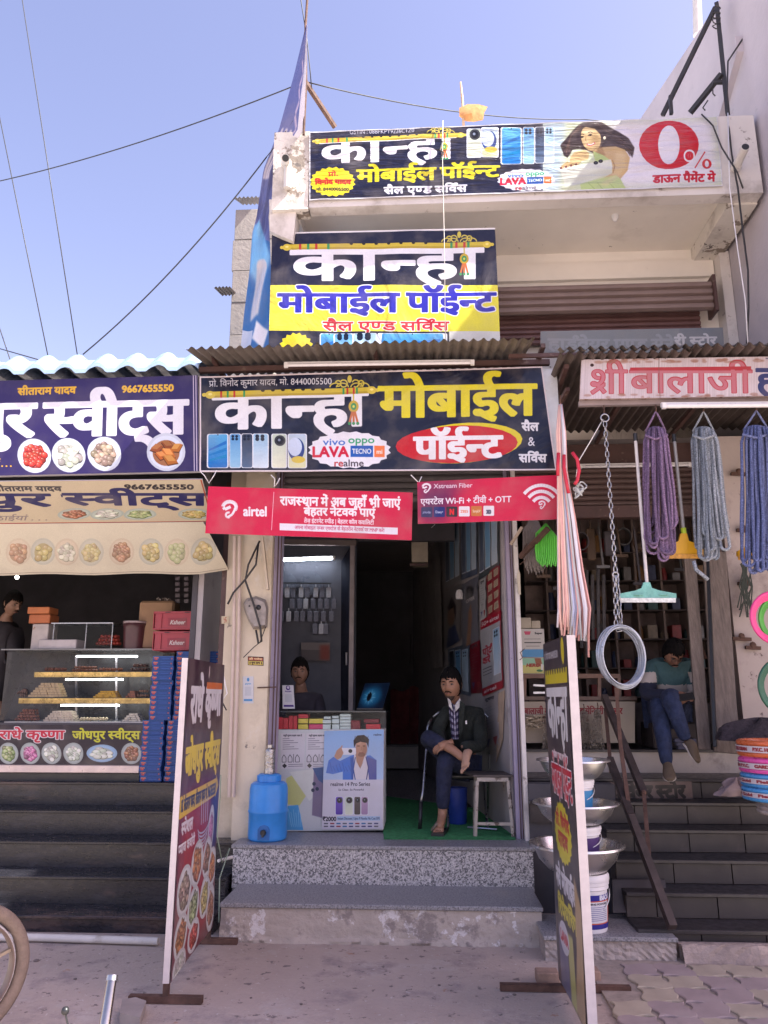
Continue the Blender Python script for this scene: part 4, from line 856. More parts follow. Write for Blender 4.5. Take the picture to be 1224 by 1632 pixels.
for k in range(7):
    x0 = P(314, 590, 5.84).x - (k + 1) * .9; per = .262
    z0 = P(150, 594, 5.82).z; z1 = P(150, 578, 5.97).z
    def prof(t):
        t %= 1; return .042 * (0 if t < .2 else (t - .2) / .12 if t < .32 else 1 if t < .72 else (.84 - t) / .12 if t < .84 else 0)
    pts = [0, .2, .24, .28, .32, .38, .45, .52, .59, .66, .72, .76, .8, .84, .999]
    xs_ = [x0 + (q + t) * per for q in range(4) for t in pts if (q + t)*per <= .93]
    cz = lambda x: .055 * math.sin(math.pi * max(0, min(1, (((x + 50) / per) % 1 - .2) / .62))) ** .6
    mb = MB(); rows = [(5.80, z0 - .004), (5.803, z0 + .03), (5.99, z1 + .035), (9.5, z1 + .3)]; n = len(xs_)
    for dz in (0, -.003): mb.add([(x, y, z + cz(x) + dz - (.002 if k % 2 else 0)) for y, z in rows for x in xs_], [(r*n + i, r*n + i + 1, (r+1)*n + i + 1, (r+1)*n + i) for r in range(3) for i in range(n - 1)])
    mb.build('roof_sheet', roofwhite, rs, smooth=True)
# ------------------------------------------------ hardware shop building on the right
XH = 6.2; ZH = 1.15
hs = thing('hardware_shop_building', 'cluttered single-storey hardware shop with dark interior right of the phone shop', 'building', (3, 7.3, 0))
xh0 = xp1 + .002
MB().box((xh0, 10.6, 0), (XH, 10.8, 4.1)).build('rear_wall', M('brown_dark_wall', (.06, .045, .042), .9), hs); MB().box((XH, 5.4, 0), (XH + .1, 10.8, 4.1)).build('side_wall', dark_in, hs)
MB().box((xh0, 7.15, ZH - .2), (XH, 10.6, ZH - .025)).build('shop_floor', ledge_m, hs)
MB().box((xh0, 7.1, ZH - .02), (XH, 10.6, ZH)).build('floor_slab', dark_slate, hs)
MB().box((xh0, 7.12, .96), (XH, 7.16, ZH - .021)).build('ledge_face', ledge_m, hs)
MB().box((xh0, 7.35, 3.98), (XH, 10.8, 4.08)).build('ceiling', ceil_m, hs)
zl0, zl1 = P(1000, 826, 7.25).z, P(1000, 745, 7.25).z
slats(hs, xh0 + .05, P(1150, 800, 7.2).x, 7.24, zl0 + .12, zl1, 7, M('dark_brown_shutter', (.09, .055, .05), .6, var=.2), .02)
MB().box((xh0, 7.2, zl0), (P(1160, 800, 7.2).x, 7.3, zl0 + .115)).build('lintel_beam', brown_st, hs); MB().box((xh0, 7.26, zl1), (XH, 7.34, 4.0)).build('lintel', brown_st, hs)
# right pier
xg0, xg1 = P(1152, 900, 7.1).x, P(1224, 900, 7.1).x + .5
MB().box((xg0, 7.0, ZH), (xg1, 7.2, 3.97)).build('pier', M('dusty_pier', (.42, .355, .33), .85, var=.1, scale=2, bump=.4, bscale=30, dirt=[((.26, .21, .2), .4, 2, .4), ((.13, .1, .1), .2, 9, .85)]), hs)
MB().bar(P(1130, 760, 6.98), P(1172, 1180, 6.98), .06).build('door_post', brown_st, hs)
# steps of the hardware shop: treads and tiled risers
hst = thing('stone_steps', 'dark tiled steps climbing to the hardware shop', 'steps', (3, 6.2, 0))
hv = [(5.42, .17), (5.66, .33), (5.9, .49), (6.14, .65), (6.38, .81), (6.62, .96)]
xs0 = P(1040, 1400, 5.7).x
for k, (y, z) in enumerate(hv):
    x_ = xh0 + .35 if k < 5 else xh0
    x_ = P(1000, 1400, 5.6).x if k < 4 else xh0
    MB().bbox((x_, y, z - .025), (XH, (hv[k+1][0] + .03 if k < 5 else 7.12), z), .004).build('tread', dark_slate, hst)
    zz = hv[k-1][1] if k else 0.0; xa = x_; t_ = None
    MB().box((x_, y + .05, zz), (XH, y + .2, z - .026)).build('riser_core', tile_m, hst)
    q = x_ + .005 + (.2 if k % 2 else 0)
    if k % 2: MB().box((x_ + .005, y + .03, zz + .003), (q - .008, y + .048, z - .03)).build('tile', tile_m, hst)
    q0 = q
    while q < 4.2:
        if t_ is None: t_ = MB().box((q, y + .03, zz + .003), (q + .392, y + .048, z - .03)).build('tile', tile_m, hst)
        else: piece(t_, 'tile', hst, wloc(t_) + Vector((q - q0, random.uniform(-.002, .002), 0)))
        q += .4
MB().box((xh0, 6.45, 0), (P(985, 1300, 6.4).x, 6.62, .93)).build('side_core', dark_in, hst)
rsr = MB(); rsr.grid(lambda u, v: P(838, 1248, 6.62)*(1 - u) + P(1102, 1245, 6.62)*u + Vector((0, 0, -.16*v)), 1, 1)
RM = imgmat('faded_stone_lettering', cv_riser, .5, .2, 20)
rsr.build('painted_board', RM, hst)
# low slab with crumbling base, beside the steps
sa, sb_ = P(866, 1490, 5.33), P(1080, 1494, 5.33)
sl_ = thing('stone_slab', 'grey stone slab on a crumbling low base carrying the bucket tower', 'slab', ((sa.x + sb_.x)/2, 5.5, 0))
MB().bbox((sa.x, 5.32, .125), (sb_.x, 5.82, .15), .004).build('slab_top', granite_top, sl_)
mb = MB(); mb.grid(lambda u, v: Vector((sa.x + .01 + (sb_.x - sa.x - .02)*u, 5.35 - .02*random.random(), .125*(1 - v))), 34, 6, False); mb.box((sa.x + .01, 5.36, 0), (sb_.x - .01, 5.8, .124)); mb.build('rubble_base', M('crumbling_brick_base', (.36, .31, .28), .95, var=.25, scale=9, bump=.9, bscale=24, dist=.014), sl_)
mb = MB(); mb.grid(lambda u, v: Vector((sb_.x + .02 + (4.6 - sb_.x)*u, 5.30 + .08*v - .02*random.random(), .11*min(1, v*2.5) + .006*random.random())), 60, 8, False); mb.box((sb_.x + .02, 5.385, 0), (4.6, 5.44, .1)); mb.build('kerb_edge', M('broken_kerb', (.33, .27, .24), .95, var=.25, scale=6, bump=.9, bscale=26, dist=.014), hst)
# stone panel leaning under the steps
MB().prism([P(976, 1402, 5.83), P(1060, 1402, 5.83), P(1066, 1452, 5.7), P(977, 1455, 5.7)], (0, .02, 0)).build('leaning_stone', tile_m, cat='stone', label='pale stone tile leaning at the back of the slab under the railing')
# ------------------------------------------------ tall grey neighbour behind, right
XW = P(1214, 300, YF).x + .05
nb = thing('grey_building', 'tall plain grey concrete building rising behind the balcony at the right', 'building', (XW, 9, 0))
Pn = lambda x, y: PX(x, y, XW)
a, b = Pn(1020, 190), Pn(1152, -8); c = Pn(1224, -60)
k_ = (b.z - a.z) / (b.y - a.y)
yq = 4.9
MB().prism([(XW, 13.8, 4.2), (XW, 13.8, a.z + k_*(13.8 - a.y)), (XW, a.y, a.z), (XW, b.y, b.z), (XW, 2.5, b.z + k_*(2.5 - b.y)), (XW, 2.5, 4.2)], (2.6, 0, 0)).build('wall', concwall, nb)  # near end is unseen, lengthened to shade the ground and shop fronts
r1, r2 = Pn(1190, 125), Pn(1224, 70)
MB().prism([(XW - .06, 5.95, r1.z + .45), (XW - .06, 5.95, r1.z + .28), (XW - .06, 8.6, r1.z - 1.0), (XW - .06, 8.6, r1.z - .83)], (.06, 0, 0)).build('sloping_band', concwall, nb)
# ------------------------------------------------ narrow block house behind, left
nl = thing('block_house', 'narrow unplastered block building behind the left side of the phone shop', 'building', (P(390, 500, 9).x, 9.3, 0))
xa, xb = P(367, 480, 9).x, P(430, 480, 9).x; z0 = 4.3
zt = P(395, 333, 9).z; hb = (zt - z0) / 8
for k in range(8):
    j = random.uniform(-.012, .012)
    MB().bbox((xa + j, 9.0 + random.uniform(0, .012), z0 + k*hb + .004), (xb, 9.35, z0 + (k+1)*hb - .004), .006).build('block', blockm if k else peel, nl)
MB().box((xa + .01, 9.02, 0), (xb, 13, zt)).build('core', blockm, nl)
def corr(mb, x0, x1, yf, yb, zf_, zb_, amp, per, nseg=8, th=.003, jit=0, ny=3):
    n = max(4, int((x1 - x0) / per * nseg)); jz = [random.uniform(-jit, jit) for _ in range(n + 1)]
    for s_ in (0, -th):
        mb.add([(x0 + (x1 - x0)*i/n, yf + (yb - yf)*j/ny + (jz[i]*.6 if j == 0 else 0), zf_ + (zb_ - zf_)*j/ny + amp*math.sin(2*math.pi*((x0 + (x1 - x0)*i/n))/per) + (jz[i] if j == 0 else 0) + s_) for j in range(ny + 1) for i in range(n + 1)],
            [(j*(n+1) + i, j*(n+1) + i + 1, (j+1)*(n+1) + i + 1, (j+1)*(n+1) + i) for j in range(ny) for i in range(n)])
    return mb
corr(MB(), P(374, 320, 8.95).x, P(414, 320, 8.95).x, 8.9, 9.4, P(394, 318, 8.95).z, P(394, 318, 8.95).z + .25, .012, .055).build('roof_sheet', galv_old, nl, smooth=True)
corr(MB(), P(346, 470, 8.9).x, P(372, 470, 8.9).x, 8.7, 9.1, P(359, 470, 8.9).z, P(359, 458, 8.9).z, .01, .045).build('window_hood', galv_old, nl, smooth=True)
# ------------------------------------------------ awnings
aw = thing('corrugated_awning', 'weathered brown corrugated awning above the main phone shop sign', 'awning', (P(570, 560, 5.9).x, 5.9, P(570, 570, 5.9).z))
xa, xm, xb = P(287, 545, 5.3).x, P(500, 545, 5.3).x, P(856, 535, 5.3).x
za = P(570, 546, 5.42).z; zb_ = za + .02
corr(MB(), xa, xm + .03, 5.42, 6.4, za - .012, P(400, 573, 5.9).z + .09, .013, .075, jit=.004).build('roof_sheet', galv_old, aw, smooth=True)
corr(MB(), xm, xb, 5.42, 6.4, za, P(400, 573, 5.9).z + .1, .013, .075, jit=.005).build('roof_sheet', galv_old, aw, smooth=True)
zfm = P(570, 579, 5.86).z
MB().bar((P(318, 580, 5.92).x, 5.93, zfm), (P(876, 578, 5.92).x, 5.93, zfm), .045).build('frame_rail', brown_st, aw)
for px in (345, 600, 860): MB().bar((P(px, 580, 5.92).x, 5.7, zfm + .045), (P(px, 580, 5.92).x, 6.5, zfm + .045), .035).build('frame_arm', brown_st, aw)
aw2 = thing('corrugated_awning', 'long corrugated awning over the hardware shop with dark underside', 'awning', (3, 6.2, P(1000, 560, 5.6).z))
z2 = P(1050, 560, 5.5).z
x0, x1 = P(890, 560, 5.5).x, 5.6
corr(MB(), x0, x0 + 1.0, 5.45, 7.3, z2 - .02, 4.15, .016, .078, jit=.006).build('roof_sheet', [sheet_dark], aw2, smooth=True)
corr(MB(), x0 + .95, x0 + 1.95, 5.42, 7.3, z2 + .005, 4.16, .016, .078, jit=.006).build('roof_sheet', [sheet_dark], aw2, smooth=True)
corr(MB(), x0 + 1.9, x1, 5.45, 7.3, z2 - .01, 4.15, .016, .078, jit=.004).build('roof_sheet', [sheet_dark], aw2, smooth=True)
corr(MB(), x0 - .002, x1, 5.41, 5.52, z2 - .002, z2 + .03, .018, .078, jit=.003, ny=1).build('edge_sheet', galv_old, aw2, smooth=True)
zr = P(1050, 640, 5.6).z
MB().bar((P(922, 640, 5.62).x, 5.62, zr), (5.4, 5.62, zr), .04).build('frame_rail', M('grey_rail', (.25, .2, .2), .6), aw2)
MB().bar((xh0 - .1, 5.75, zfm - .02), (P(935, 590, 5.7).x, 5.75, zfm - .02), .03).build('frame_rail', brown_st, aw2)
for px in (900, 1020, 1160): MB().bar((P(px, 600, 5.7).x, 5.6, z2 - .06), (P(px, 600, 5.7).x, 7.3, 4.03), .035).build('frame_arm', brown_st, aw2)
MB().bar(P(905, 620, 5.7), P(860, 700, 6.45), .03).build('frame_arm', brown_st, aw2)
# ------------------------------------------------ sign boards
BK = [backing]
def sign(name, q, Y, cv, label, nu=1, nv=1, th=.02, disp=None, rough=.35, bump=.2, cat='sign', bs=3, edge=None, **kw):
    mat = imgmat(name + '_print', cv, rough, bump, bs, **kw)
    return panel(name, pq(q, Y), [mat, edge or backing], nu, nv, th, disp, label=label, cat=cat, smooth='all' if nu > 1 else False)
wr = lambda amp, fx=5, fy=4, ph=0: (lambda u, v: amp * (math.sin(fx*6.28*u + ph + 3*v) * .5 + math.sin(fx*2.3*6.28*u*.7 + fy*v*3 + ph) * .3 + .3*math.sin(fy*6.28*v + 9*u)))
sign('main_shop_sign', [(318, 600), (864, 584), (887, 749), (318, 752)], 5.85, cv_main, 'wide black phone shop sign with yellow lettering and red oval above the doorway', 40, 10, .012, wr(.006, 3), edge=frame_w, rough=.26, bump=.7, bs=2.2, dist=.05)
MB().box((P(858, 600, 5.9).x, 5.875, P(870, 748, 5.9).z), (P(887, 600, 5.9).x, 5.9, P(870, 590, 5.9).z)).build('sign_backboard', M('flaking_white_tin', (.55, .56, .58), .5, metal=.2, dirt=[((.4, .35, .3), .3, 6, .8)]), cat='board', label='narrow pale tin board behind the right end of the main sign')
sign('balcony_banner', [(493, 210), (1143, 185), (1152, 296), (493, 319)], 5.825, cv_balc, 'wide balcony banner with a woman holding a phone and a big red zero', 46, 8, .004, wr(.006, 6, 3), rough=.22, bump=.9, bs=1.8, stretch=(1, 1, 7), dist=.05)
sign('upper_shop_sign', [(433, 373), (789, 366), (798, 560), (428, 562)], 5.95, cv_upper, 'square black and yellow vinyl sign hanging under the balcony', 24, 12, .004, wr(.008, 2.5, 2, 1), rough=.26, bump=.8, bs=1.8, dist=.06)
MB().bar(P(470, 372, 5.97), P(789, 365, 5.97), .015).build('sign_batten', whitep, cat='batten', label='thin pale batten along the top of the square upper sign')
sign('carrier_banner', [(332, 775), (658, 785), (656, 861), (327, 850)], 5.83, cv_airl, 'bright red banner with white loop logo hanging over the left of the doorway', 14, 4, .003, wr(.004, 2), rough=.45, bump=.15)
sign('fiber_banner', [(665, 768), (906, 756), (908, 827), (666, 835)], 5.78, cv_airr, 'red and purple banner with white signal arcs hanging right of the doorway', 14, 4, .003, wr(.004, 2, 1, 2), rough=.45, bump=.15)
sign('sweet_shop_sign', [(-262, 614), (315, 598), (317, 751), (-262, 764)], 5.86, cv_sw1, 'purple sweet shop sign with big white lettering and round plates', th=.05, bump=.1, fade=.06)
panel('soffit_sign', pq([(-262, 770), (322, 764), (341, 831), (-262, 838)], [5.88, 5.88, 6.2, 6.2]), [imgmat('soffit_sign_print', cv_sw2, .4, .1), backing], 1, 1, .012, label='beige slanting sweet shop sign with dark blue lettering under the purple sign', cat='sign')
panel('valance_banner', pq([(-262, 838), (324, 832), (362, 914), (-262, 918)], [6.2, 6.2, 6.55, 6.55]), [imgmat('valance_print', cv_val, .7, .5, 2.4), backing], 30, 6, .004, lambda u, v: .012*math.sin(26*u) * v + (.05*max(0, u - .93)/.07*v), label='faded cream cloth valance printed with plates of sweets', cat='banner', smooth='all')
sign('hardware_sign', [(927, 573), (1424, 565), (1424, 628), (924, 636)], 5.55, cv_hw, 'rusty white tin sign with worn red lettering over the hardware shop', th=.03, rough=.5, fade=.15, stain=(.3, .2, .16), edge=M('rusty_tin_edge', (.4, .3, .27), .7, dirt=[((.2, .1, .07), .4, 20, .8)]))
sign('grey_store_sign', [(862, 528), (1152, 522), (1155, 562), (862, 562)], 6.2, cv_grey, 'faded grey painted sign board below the upper rolling shutter', th=.03, rough=.6)
# side banner with folds, hanging from the pole down the left corner
def side_banner():
    LE = [(487, 42, 5.75), (469, 118, 5.78), (445, 205, 5.85), (420, 270, 5.95), (409, 345, 6.05), (402, 372, 6.1), (398, 430, 6.1), (389, 500, 6.1), (383, 560, 6.1)]
    RE = [(490, 40, 5.7), (488, 118, 5.7), (484, 207, 5.8), (440, 272, 6.0), (428, 345, 6.05), (430, 380, 5.99), (432, 430, 5.98), (431, 500, 5.97), (430, 560, 5.96)]
    def at(L_, t):
        t *= len(L_) - 1; i = min(int(t), len(L_) - 2); q = t - i; a_, b_ = L_[i], L_[i+1]
        return P(a_[0] + (b_[0]-a_[0])*q, a_[1] + (b_[1]-a_[1])*q, a_[2] + (b_[2]-a_[2])*q)
    C = Canvas(160, 1000, (104, 112, 166))
    C.rect(0, 640, 160, 1000, (60, 110, 170)); C.rect(120, 0, 160, 300, (225, 220, 228)); C.poly([(0, 560), (60, 540), (160, 700), (100, 800), (0, 760)], (120, 180, 226), blur=8)
    for k in range(7): C.line([(90 + (k % 2)*20, 90 + k*32), (110 - (k % 2)*20, 118 + k*32)], 12, (196, 180, 206), blur=2)
    for k in range(3): C.poly([(20 + 26*k, 250), (32 + 26*k, 250), (36 + 26*k, 400), (10 + 26*k, 400)], (205, 200, 216), blur=2)
    C.ell(90, 735, 40, 28, (205, 200, 205), blur=3); C.poly([(50, 740), (130, 740), (90, 880), (40, 900)], (196, 196, 206), blur=4); C.poly([(80, 900), (150, 930), (120, 990), (60, 960)], (225, 225, 232), blur=3); C.rect(0, 930, 60, 1000, (190, 200, 220))
    mb = MB(); sh = lambda u, v: at(LE, v)*(1 - u) + at(RE, v)*u + Vector((0, (.03*math.sin(u*9 + v*14) + .02*math.sin(v*40 + u*5))*(u*(1 - u)*4)*(1 if v > .45 else .4), 0))
    mb.grid(sh, 12, 60); mb.m = 1; mb.grid(lambda u, v: sh(1 - u, v) + Vector((0, .004, 0)), 12, 60, False)
    mb.build('side_banner', [imgmat('side_banner_print', C, .3, .4, 3), backing], smooth='all', label='tall narrow folded blue banner hanging down the left corner of the balcony', cat='banner')
side_banner()
# ------------------------------------------------ standing boards
def standee(name, T0, T1, zb0, zt, cv, label, footw, legz, th=.035):
    """T0 near, T1 far ground points (x, y); face looks towards the middle"""
    (x0, y0), (x1, y1) = T0, T1
    t = thing(name, label, 'sign board', ((x0 + x1)/2, (y0 + y1)/2, 0)); far = Vector((x1 - x0, y1 - y0, 0)).normalized()
    side = Vector((far.y, -far.x, 0)) * (1 if x0 < 0 else -1)      # towards the printed side
    A, B = Vector((x0, y0, 0)), Vector((x1, y1, 0)); off = side * (th/2 + .005)
    q = [A + Vector((0, 0, zt)), B + Vector((0, 0, zt)), B + Vector((0, 0, zb0)), A + Vector((0, 0, zb0))]
    if x0 > 0: q = [q[1], q[0], q[3], q[2]]
    mb = MB(); TL, TR, BR, BL = [p + off for p in q]
    mb.grid(lambda u, v: (TL*(1-u) + TR*u)*(1-v) + (BL*(1-u) + BR*u)*v + side*.003*math.sin(9*v + 5*u), 8, 14)
    mb.build('printed_face', imgmat(name + '_print', cv, .3, .2, 2.5), t, smooth='all')
    MB().prism([A - side*th/2 + Vector((0, 0, zb0)), A + side*th/2 + Vector((0, 0, zb0)), B + side*th/2 + Vector((0, 0, zb0)), B - side*th/2 + Vector((0, 0, zb0))], (0, 0, zt - zb0)).build('board_frame', frame_w, t)
    for p in (A + far*.02, B - far*.02):
        MB().bar(p + Vector((0, 0, .02)), p + Vector((0, 0, zb0)), .03, up=(0, 1, 0)).build('leg', rust, t)
        MB().bar(p - Vector((footw/2, 0, -.02)), p + Vector((footw/2, 0, .02)), .04, .035).build('foot', rust, t)
    return t
a, b = PZ(256, 1601, 0), PZ(331, 1503, 0)
standee('standing_sign', (P(280, 1300, a.y).x + .0, a.y), (P(342, 1300, b.y).x, b.y), .1, P(356, 1060, b.y).z, cv_st1, 'tall purple and red sweet shop standing board at the foot of the black steps', .4, 0)
d1 = 4.9
standee('standing_sign', (P(926, 1300, 4.12).x, 4.12), (P(886, 1300, 4.86).x, 4.86), .06, P(870, 1027, 4.86).z, cv_st2, 'tall grey-brown phone shop standing board in front of the bucket tower', .72, 0, th=.045)
# ================================================ things outside, above
V = Vector
def cable(name, pts, r, m, label, cat='cable', n=5, group=None):
    return MB().tube(pts, r, n).build(name, m, smooth='all', label=label, cat=cat, group=group)
def sag(a, b, s, n=16): return [a*(1 - i/n) + b*(i/n) + V((0, 0, -s*4*(i/n)*(1 - i/n))) for i in range(n + 1)]
strut_top = P(486, 130, 5.8)
MB().bar(strut_top, P(534, 203, 6.1), .035).build('iron_strut', rust, label='rusty iron strut sloping from the banner pole down to the balcony parapet', cat='strut')
MB().tube([P(491, -20, 5.75), P(487, 40, 5.75), P(488, 130, 5.76), P(484, 215, 5.8)], .012, 6).build('banner_pole', rust, label='thin upright pole behind the tall blue side banner', cat='pole')
cable('overhead_wire', sag(P(-40, 297, 7.5), strut_top, .1), .006, rubber, 'black overhead wire from the left edge to the top of the rusty strut')
cable('overhead_wire', sag(strut_top, P(930, 190, 8.2), .12) + [P(1300, 225, 9)], .006, rubber, 'black overhead wire running right from the rusty strut over the balcony')
cable('overhead_wire', sag(P(425, 250, 5.9), P(132, 565, 5.95), .12), .006, rubber, 'black wire curving from the balcony corner down to the white-blue roof')
cable('overhead_wire', sag(P(488, 160, 5.78), P(425, 250, 5.9), .02), .004, rubber, 'thin wire from the iron strut down to the balcony corner')
cable('overhead_wire', [P(34, -10, 8), P(124, 570, 7)], .006, rubber, 'straight steep wire crossing the sky, right one of the three at left')
cable('overhead_wire', [P(-12, 130, 8), P(78, 575, 7)], .006, rubber, 'straight steep wire crossing the sky, middle one of the three at left')
cable('overhead_wire', [P(-15, 480, 8), P(20, 585, 7)], .006, rubber, 'short steep wire low in the sky at the left edge')
cable('overhead_wire', [P(-10, 553, 7), P(64, 574, 6.5)], .006, rubber, 'short flat wire just above the roof at the left edge')
cable('overhead_wire', [P(478, -10, 5.8), P(489, 60, 5.75), P(494, 110, 5.8), P(497, 145, 5.85)], .005, rubber, 'thin wire hanging beside the top of the banner pole')
# flag on the parapet
fl = thing('cloth_flag', 'small torn orange cloth flag on a bamboo stick above the balcony banner', 'flag', P(740, 195, 5.95))
MB().tube([P(739, 205, 5.95), P(737, 160, 5.95), P(734, 131, 5.95)], [.013, .013, .009], 6).build('stick', M('bamboo_stick', (.55, .38, .24), .7), fl)
mb = MB(); fo = [(732, 172, .0), (745, 166, .02), (762, 166, .0), (777, 170, .03), (772, 178, .02), (770, 190, .04), (755, 193, .01), (742, 192, .02), (732, 184, .0)]
cp = P(752, 180, 5.9); pts = [P(x, y, 5.93 + d) for x, y, d in fo]; N = len(pts)
mb.add([cp] + pts + [p + V((0, .01, 0)) for p in pts] + [cp + V((0, .04, 0))], [(0, k + 1, (k+1) % N + 1) for k in range(N)] + [(2*N + 1, N + (k+1) % N + 1, N + k + 1) for k in range(N)] + [(k + 1, N + k + 1, N + (k+1) % N + 1, (k+1) % N + 1) for k in range(N)])
mb.build('cloth', M('orange_cloth', (.5, .24, .09), .9, var=.3, scale=20, bump=.5), fl, smooth=True)
# black steel frame and mast, upper right
sf = thing('steel_stay_frame', 'black steel mast and slanting stays tied above the right balcony corner', 'frame', P(1160, 180, 5.95))
MB().bar(P(1160, 182, 5.95), P(1142, 5, 6.1), .035).build('mast', rubber, sf)
MB().bar(P(1140, 12, 6.1), P(1056, 184, 6.4), .035).build('stay', rubber, sf); MB().bar(P(1150, 118, 5.98), P(1100, 180, 6.2), .04).build('stay', rubber, sf)
MB().bar(P(1068, 153, 6.3), P(1070, 182, 6.3), .03).build('brace', rubber, sf); MB().bar(P(1136, 131, 6), P(1152, 131, 6), .03).build('brace', rubber, sf)
mb = MB()
for k in range(4): c = P(1142, 14 + 9*k, 6.06); mb.tube([c + V((.035*math.cos(a), .03*math.sin(a), .012*math.sin(2*a + k))) for a in [i*.7 for i in range(9)]], .005, 5, closed=True)
mb.build('wire_tie', rubber, sf)
for a, b in (((1128, 160), (1124, 176)), ((1136, 142), (1140, 153))): MB().tube([P(*a, 6), P(b[0] - 4, b[1] - 4, 6), P(*b, 6)], .006, 5).build('loose_end', rubber, sf)
MB().tube([P(1112, 56, 9), P(1110, -30, 9)], .06, 14).build('roof_pipe', pvc, smooth=True, label='thick white pipe standing on the grey building at the top right', cat='pipe')
cable('service_cable', [P(1215, -10, 5.95), P(1185, 60, 5.95), P(1160, 98, 5.95), P(1158, 170, 5.9), P(1166, 245, 5.8), P(1176, 300, 5.78), P(1184, 370, 5.78), P(1192, 430, 5.75), P(1193, 490, 5.7), P(1190, 548, 5.65)], .008, rubber, 'black service cable dropping past the right end of the balcony to the awning')
cable('service_cable', [P(1118, 182, 5.8), P(1136, 200, 5.79), P(1150, 235, 5.79), P(1175, 275, 5.78), P(1184, 300, 5.78)], .007, rubber, 'black cable looping over the right parapet end beside the banner')
cable('white_cable', [P(1160, 180, 5.8), P(1163, 300, 5.78), P(1176, 400, 5.75), P(1188, 480, 5.7), P(1192, 552, 5.62)], .005, whitep, 'thin white cable hanging straight down beside the right balcony end')
cable('overhead_wire', [P(1208, 205, 6), P(1260, 240, 6.2)], .006, rubber, 'short wire leaving the right edge above the pipe stub')
cable('drop_cord', [P(706, 192, 5.8), P(705, 245, 5.79), P(708, 380, 5.82), P(710, 545, 5.75)], .003, pvc, 'thin pale cord hanging down across both upper signs')
MB().tube([P(705, 225, 5.785), P(701, 240, 5.785), P(707, 243, 5.785), P(703, 252, 5.785)], .008, 6).build('cord_knot', rubber, label='dark knot tied in the pale cord over the balcony banner', cat='knot')
def stub(a, Ya, b, Yb, r, label):
    A, B = P(*a, Ya), P(*b, Yb); d = (B - A).normalized(); t = thing('drain_pipe', label, 'pipe', A)
    MB().tube([A, B], r, 18).build('pipe', pvc, t, smooth=True); MB().tube([B - d*.002, B + d*.003], r*.82, 18).build('bore', black_p, t)
    MB().tube([A, A + d*.05], r*1.2, 18).build('collar', pvc, t, smooth=True)
stub((1172, 268), 5.84, (1188, 234), 5.6, .036, 'white drain pipe stub sticking out of the right parapet end')
stub((456, 262), 5.84, (455, 252), 5.66, .036, 'short drain pipe stub in the peeling left parapet corner')
MB().tube([P(459, 258, 5.8), P(458, 300, 5.81)], .034, 12).build('downpipe', pvc, smooth=True, label='short whitewashed downpipe on the peeling left parapet corner', cat='pipe')
def tubelight(name, a, b, label, m=tubeOff, r=.013):
    t = thing(name, label, 'tube light', (a + b)/2); d = (b - a).normalized()
    MB().bar(a + V((0, .02, .016)), b + V((0, .02, .016)), .03, .03).build('batten', whitep, t); MB().tube([a + d*.03, b - d*.03], r, 10).build('tube', m, t, smooth=True)
    for p in (a, b - d*.03): MB().bar(p, p + d*.03, .03, .04).build('end_cap', whitep, t)
    return t
tubelight('tube_light', P(453, 582, 5.74), P(756, 578, 5.74), 'long unlit tube light fixed above the main phone shop sign')
tubelight('tube_light', P(1055, 647, 5.5), P(1300, 645, 5.5), 'white tube light under the rusty hardware shop sign', r=.018)
tubelight('tube_light', P(922, 744, 7.15), P(1102, 741, 7.15), 'grey tube light on the dark lintel deep behind the hanging ropes')
tubelight('tube_light', P(442, 893, 8.6), P(534, 890, 8.6), 'lit tube light over the wall of phone pouches inside the phone shop', tubeshop)
# ties holding the red banners
for k, (p, q, r_, lab) in enumerate((((333, 770), (320, 752), (345, 750), 'loose wire tie at the left end of the red banner'), ((437, 776), (432, 757), (446, 762), 'wire tie over the middle of the red banner'), ((668, 770), (655, 757), (672, 760), 'wire tie where the two red banners meet'))):
    MB().tube([P(*q, 5.8), P(q[0] + 6, q[1] + 6, 5.78), P(*p, 5.8), P(r_[0] - 4, r_[1] + 8, 5.78), P(*r_, 5.82)], .004, 5).build('wire_tie', whitep, label=lab, cat='wire')

# ================================================ pillar beside the phone shop
for x, lab in ((373, 'left thin beige conduit pipe on the cream pillar'), (381, 'right thin beige conduit pipe on the cream pillar')):
    MB().tube([P(x + 1, 855, 6.44), P(x, 1000, 6.44), P(x - (8 if x == 373 else 9), 1270, 6.44)], .016, 10).build('conduit_pipe', beigepipe, smooth=True, label=lab, cat='pipe')
MB().bar(P(418, 855, 6.43), P(427, 940, 6.43), .05, .02).build('batten', M('cream_batten', (.5, .42, .32), .7), label='slanting cream batten above the meter cover', cat='batten')
cable('power_cable', [P(412, 866, 6.4), P(408, 900, 6.38), P(390, 925, 6.38), P(372, 945, 6.4), P(363, 963, 6.4)], .009, rubber, 'thick black cable sweeping down left across the cream pillar')
cable('power_cable', [P(414, 862, 6.41), P(396, 900, 6.38), P(391, 925, 6.38), P(405, 965, 6.33), P(415, 1000, 6.34), P(417, 1022, 6.38), P(412, 1026, 6.4), P(408, 1004, 6.4)], .009, rubber, 'thick black cable looping down over the grey meter cover')
cable('power_cable', [P(388, 1048, 6.44), P(404, 1032, 6.42), P(414, 1024, 6.4), P(424, 998, 6.42)], .004, rubber, 'thin dark wire from the pipes to the loop under the meter cover')
mc = MB(); O = [(388, 962), (393, 954), (408, 950), (424, 956), (428, 968), (426, 1000), (416, 1003), (404, 1003), (396, 990), (390, 975)]
mc.prism([P(x, y, 6.46) for x, y in O], (0, 0, 0)); cc = [P(408 + (x - 408)*.8, 976 + (y - 976)*.82, 6.36) for x, y in O]; bb = [P(x, y, 6.475) for x, y in O]; n = len(O)
mc = MB().add(bb + cc, [(k, (k+1) % n, n + (k+1) % n, n + k) for k in range(n)] + [tuple(range(n, 2*n))])
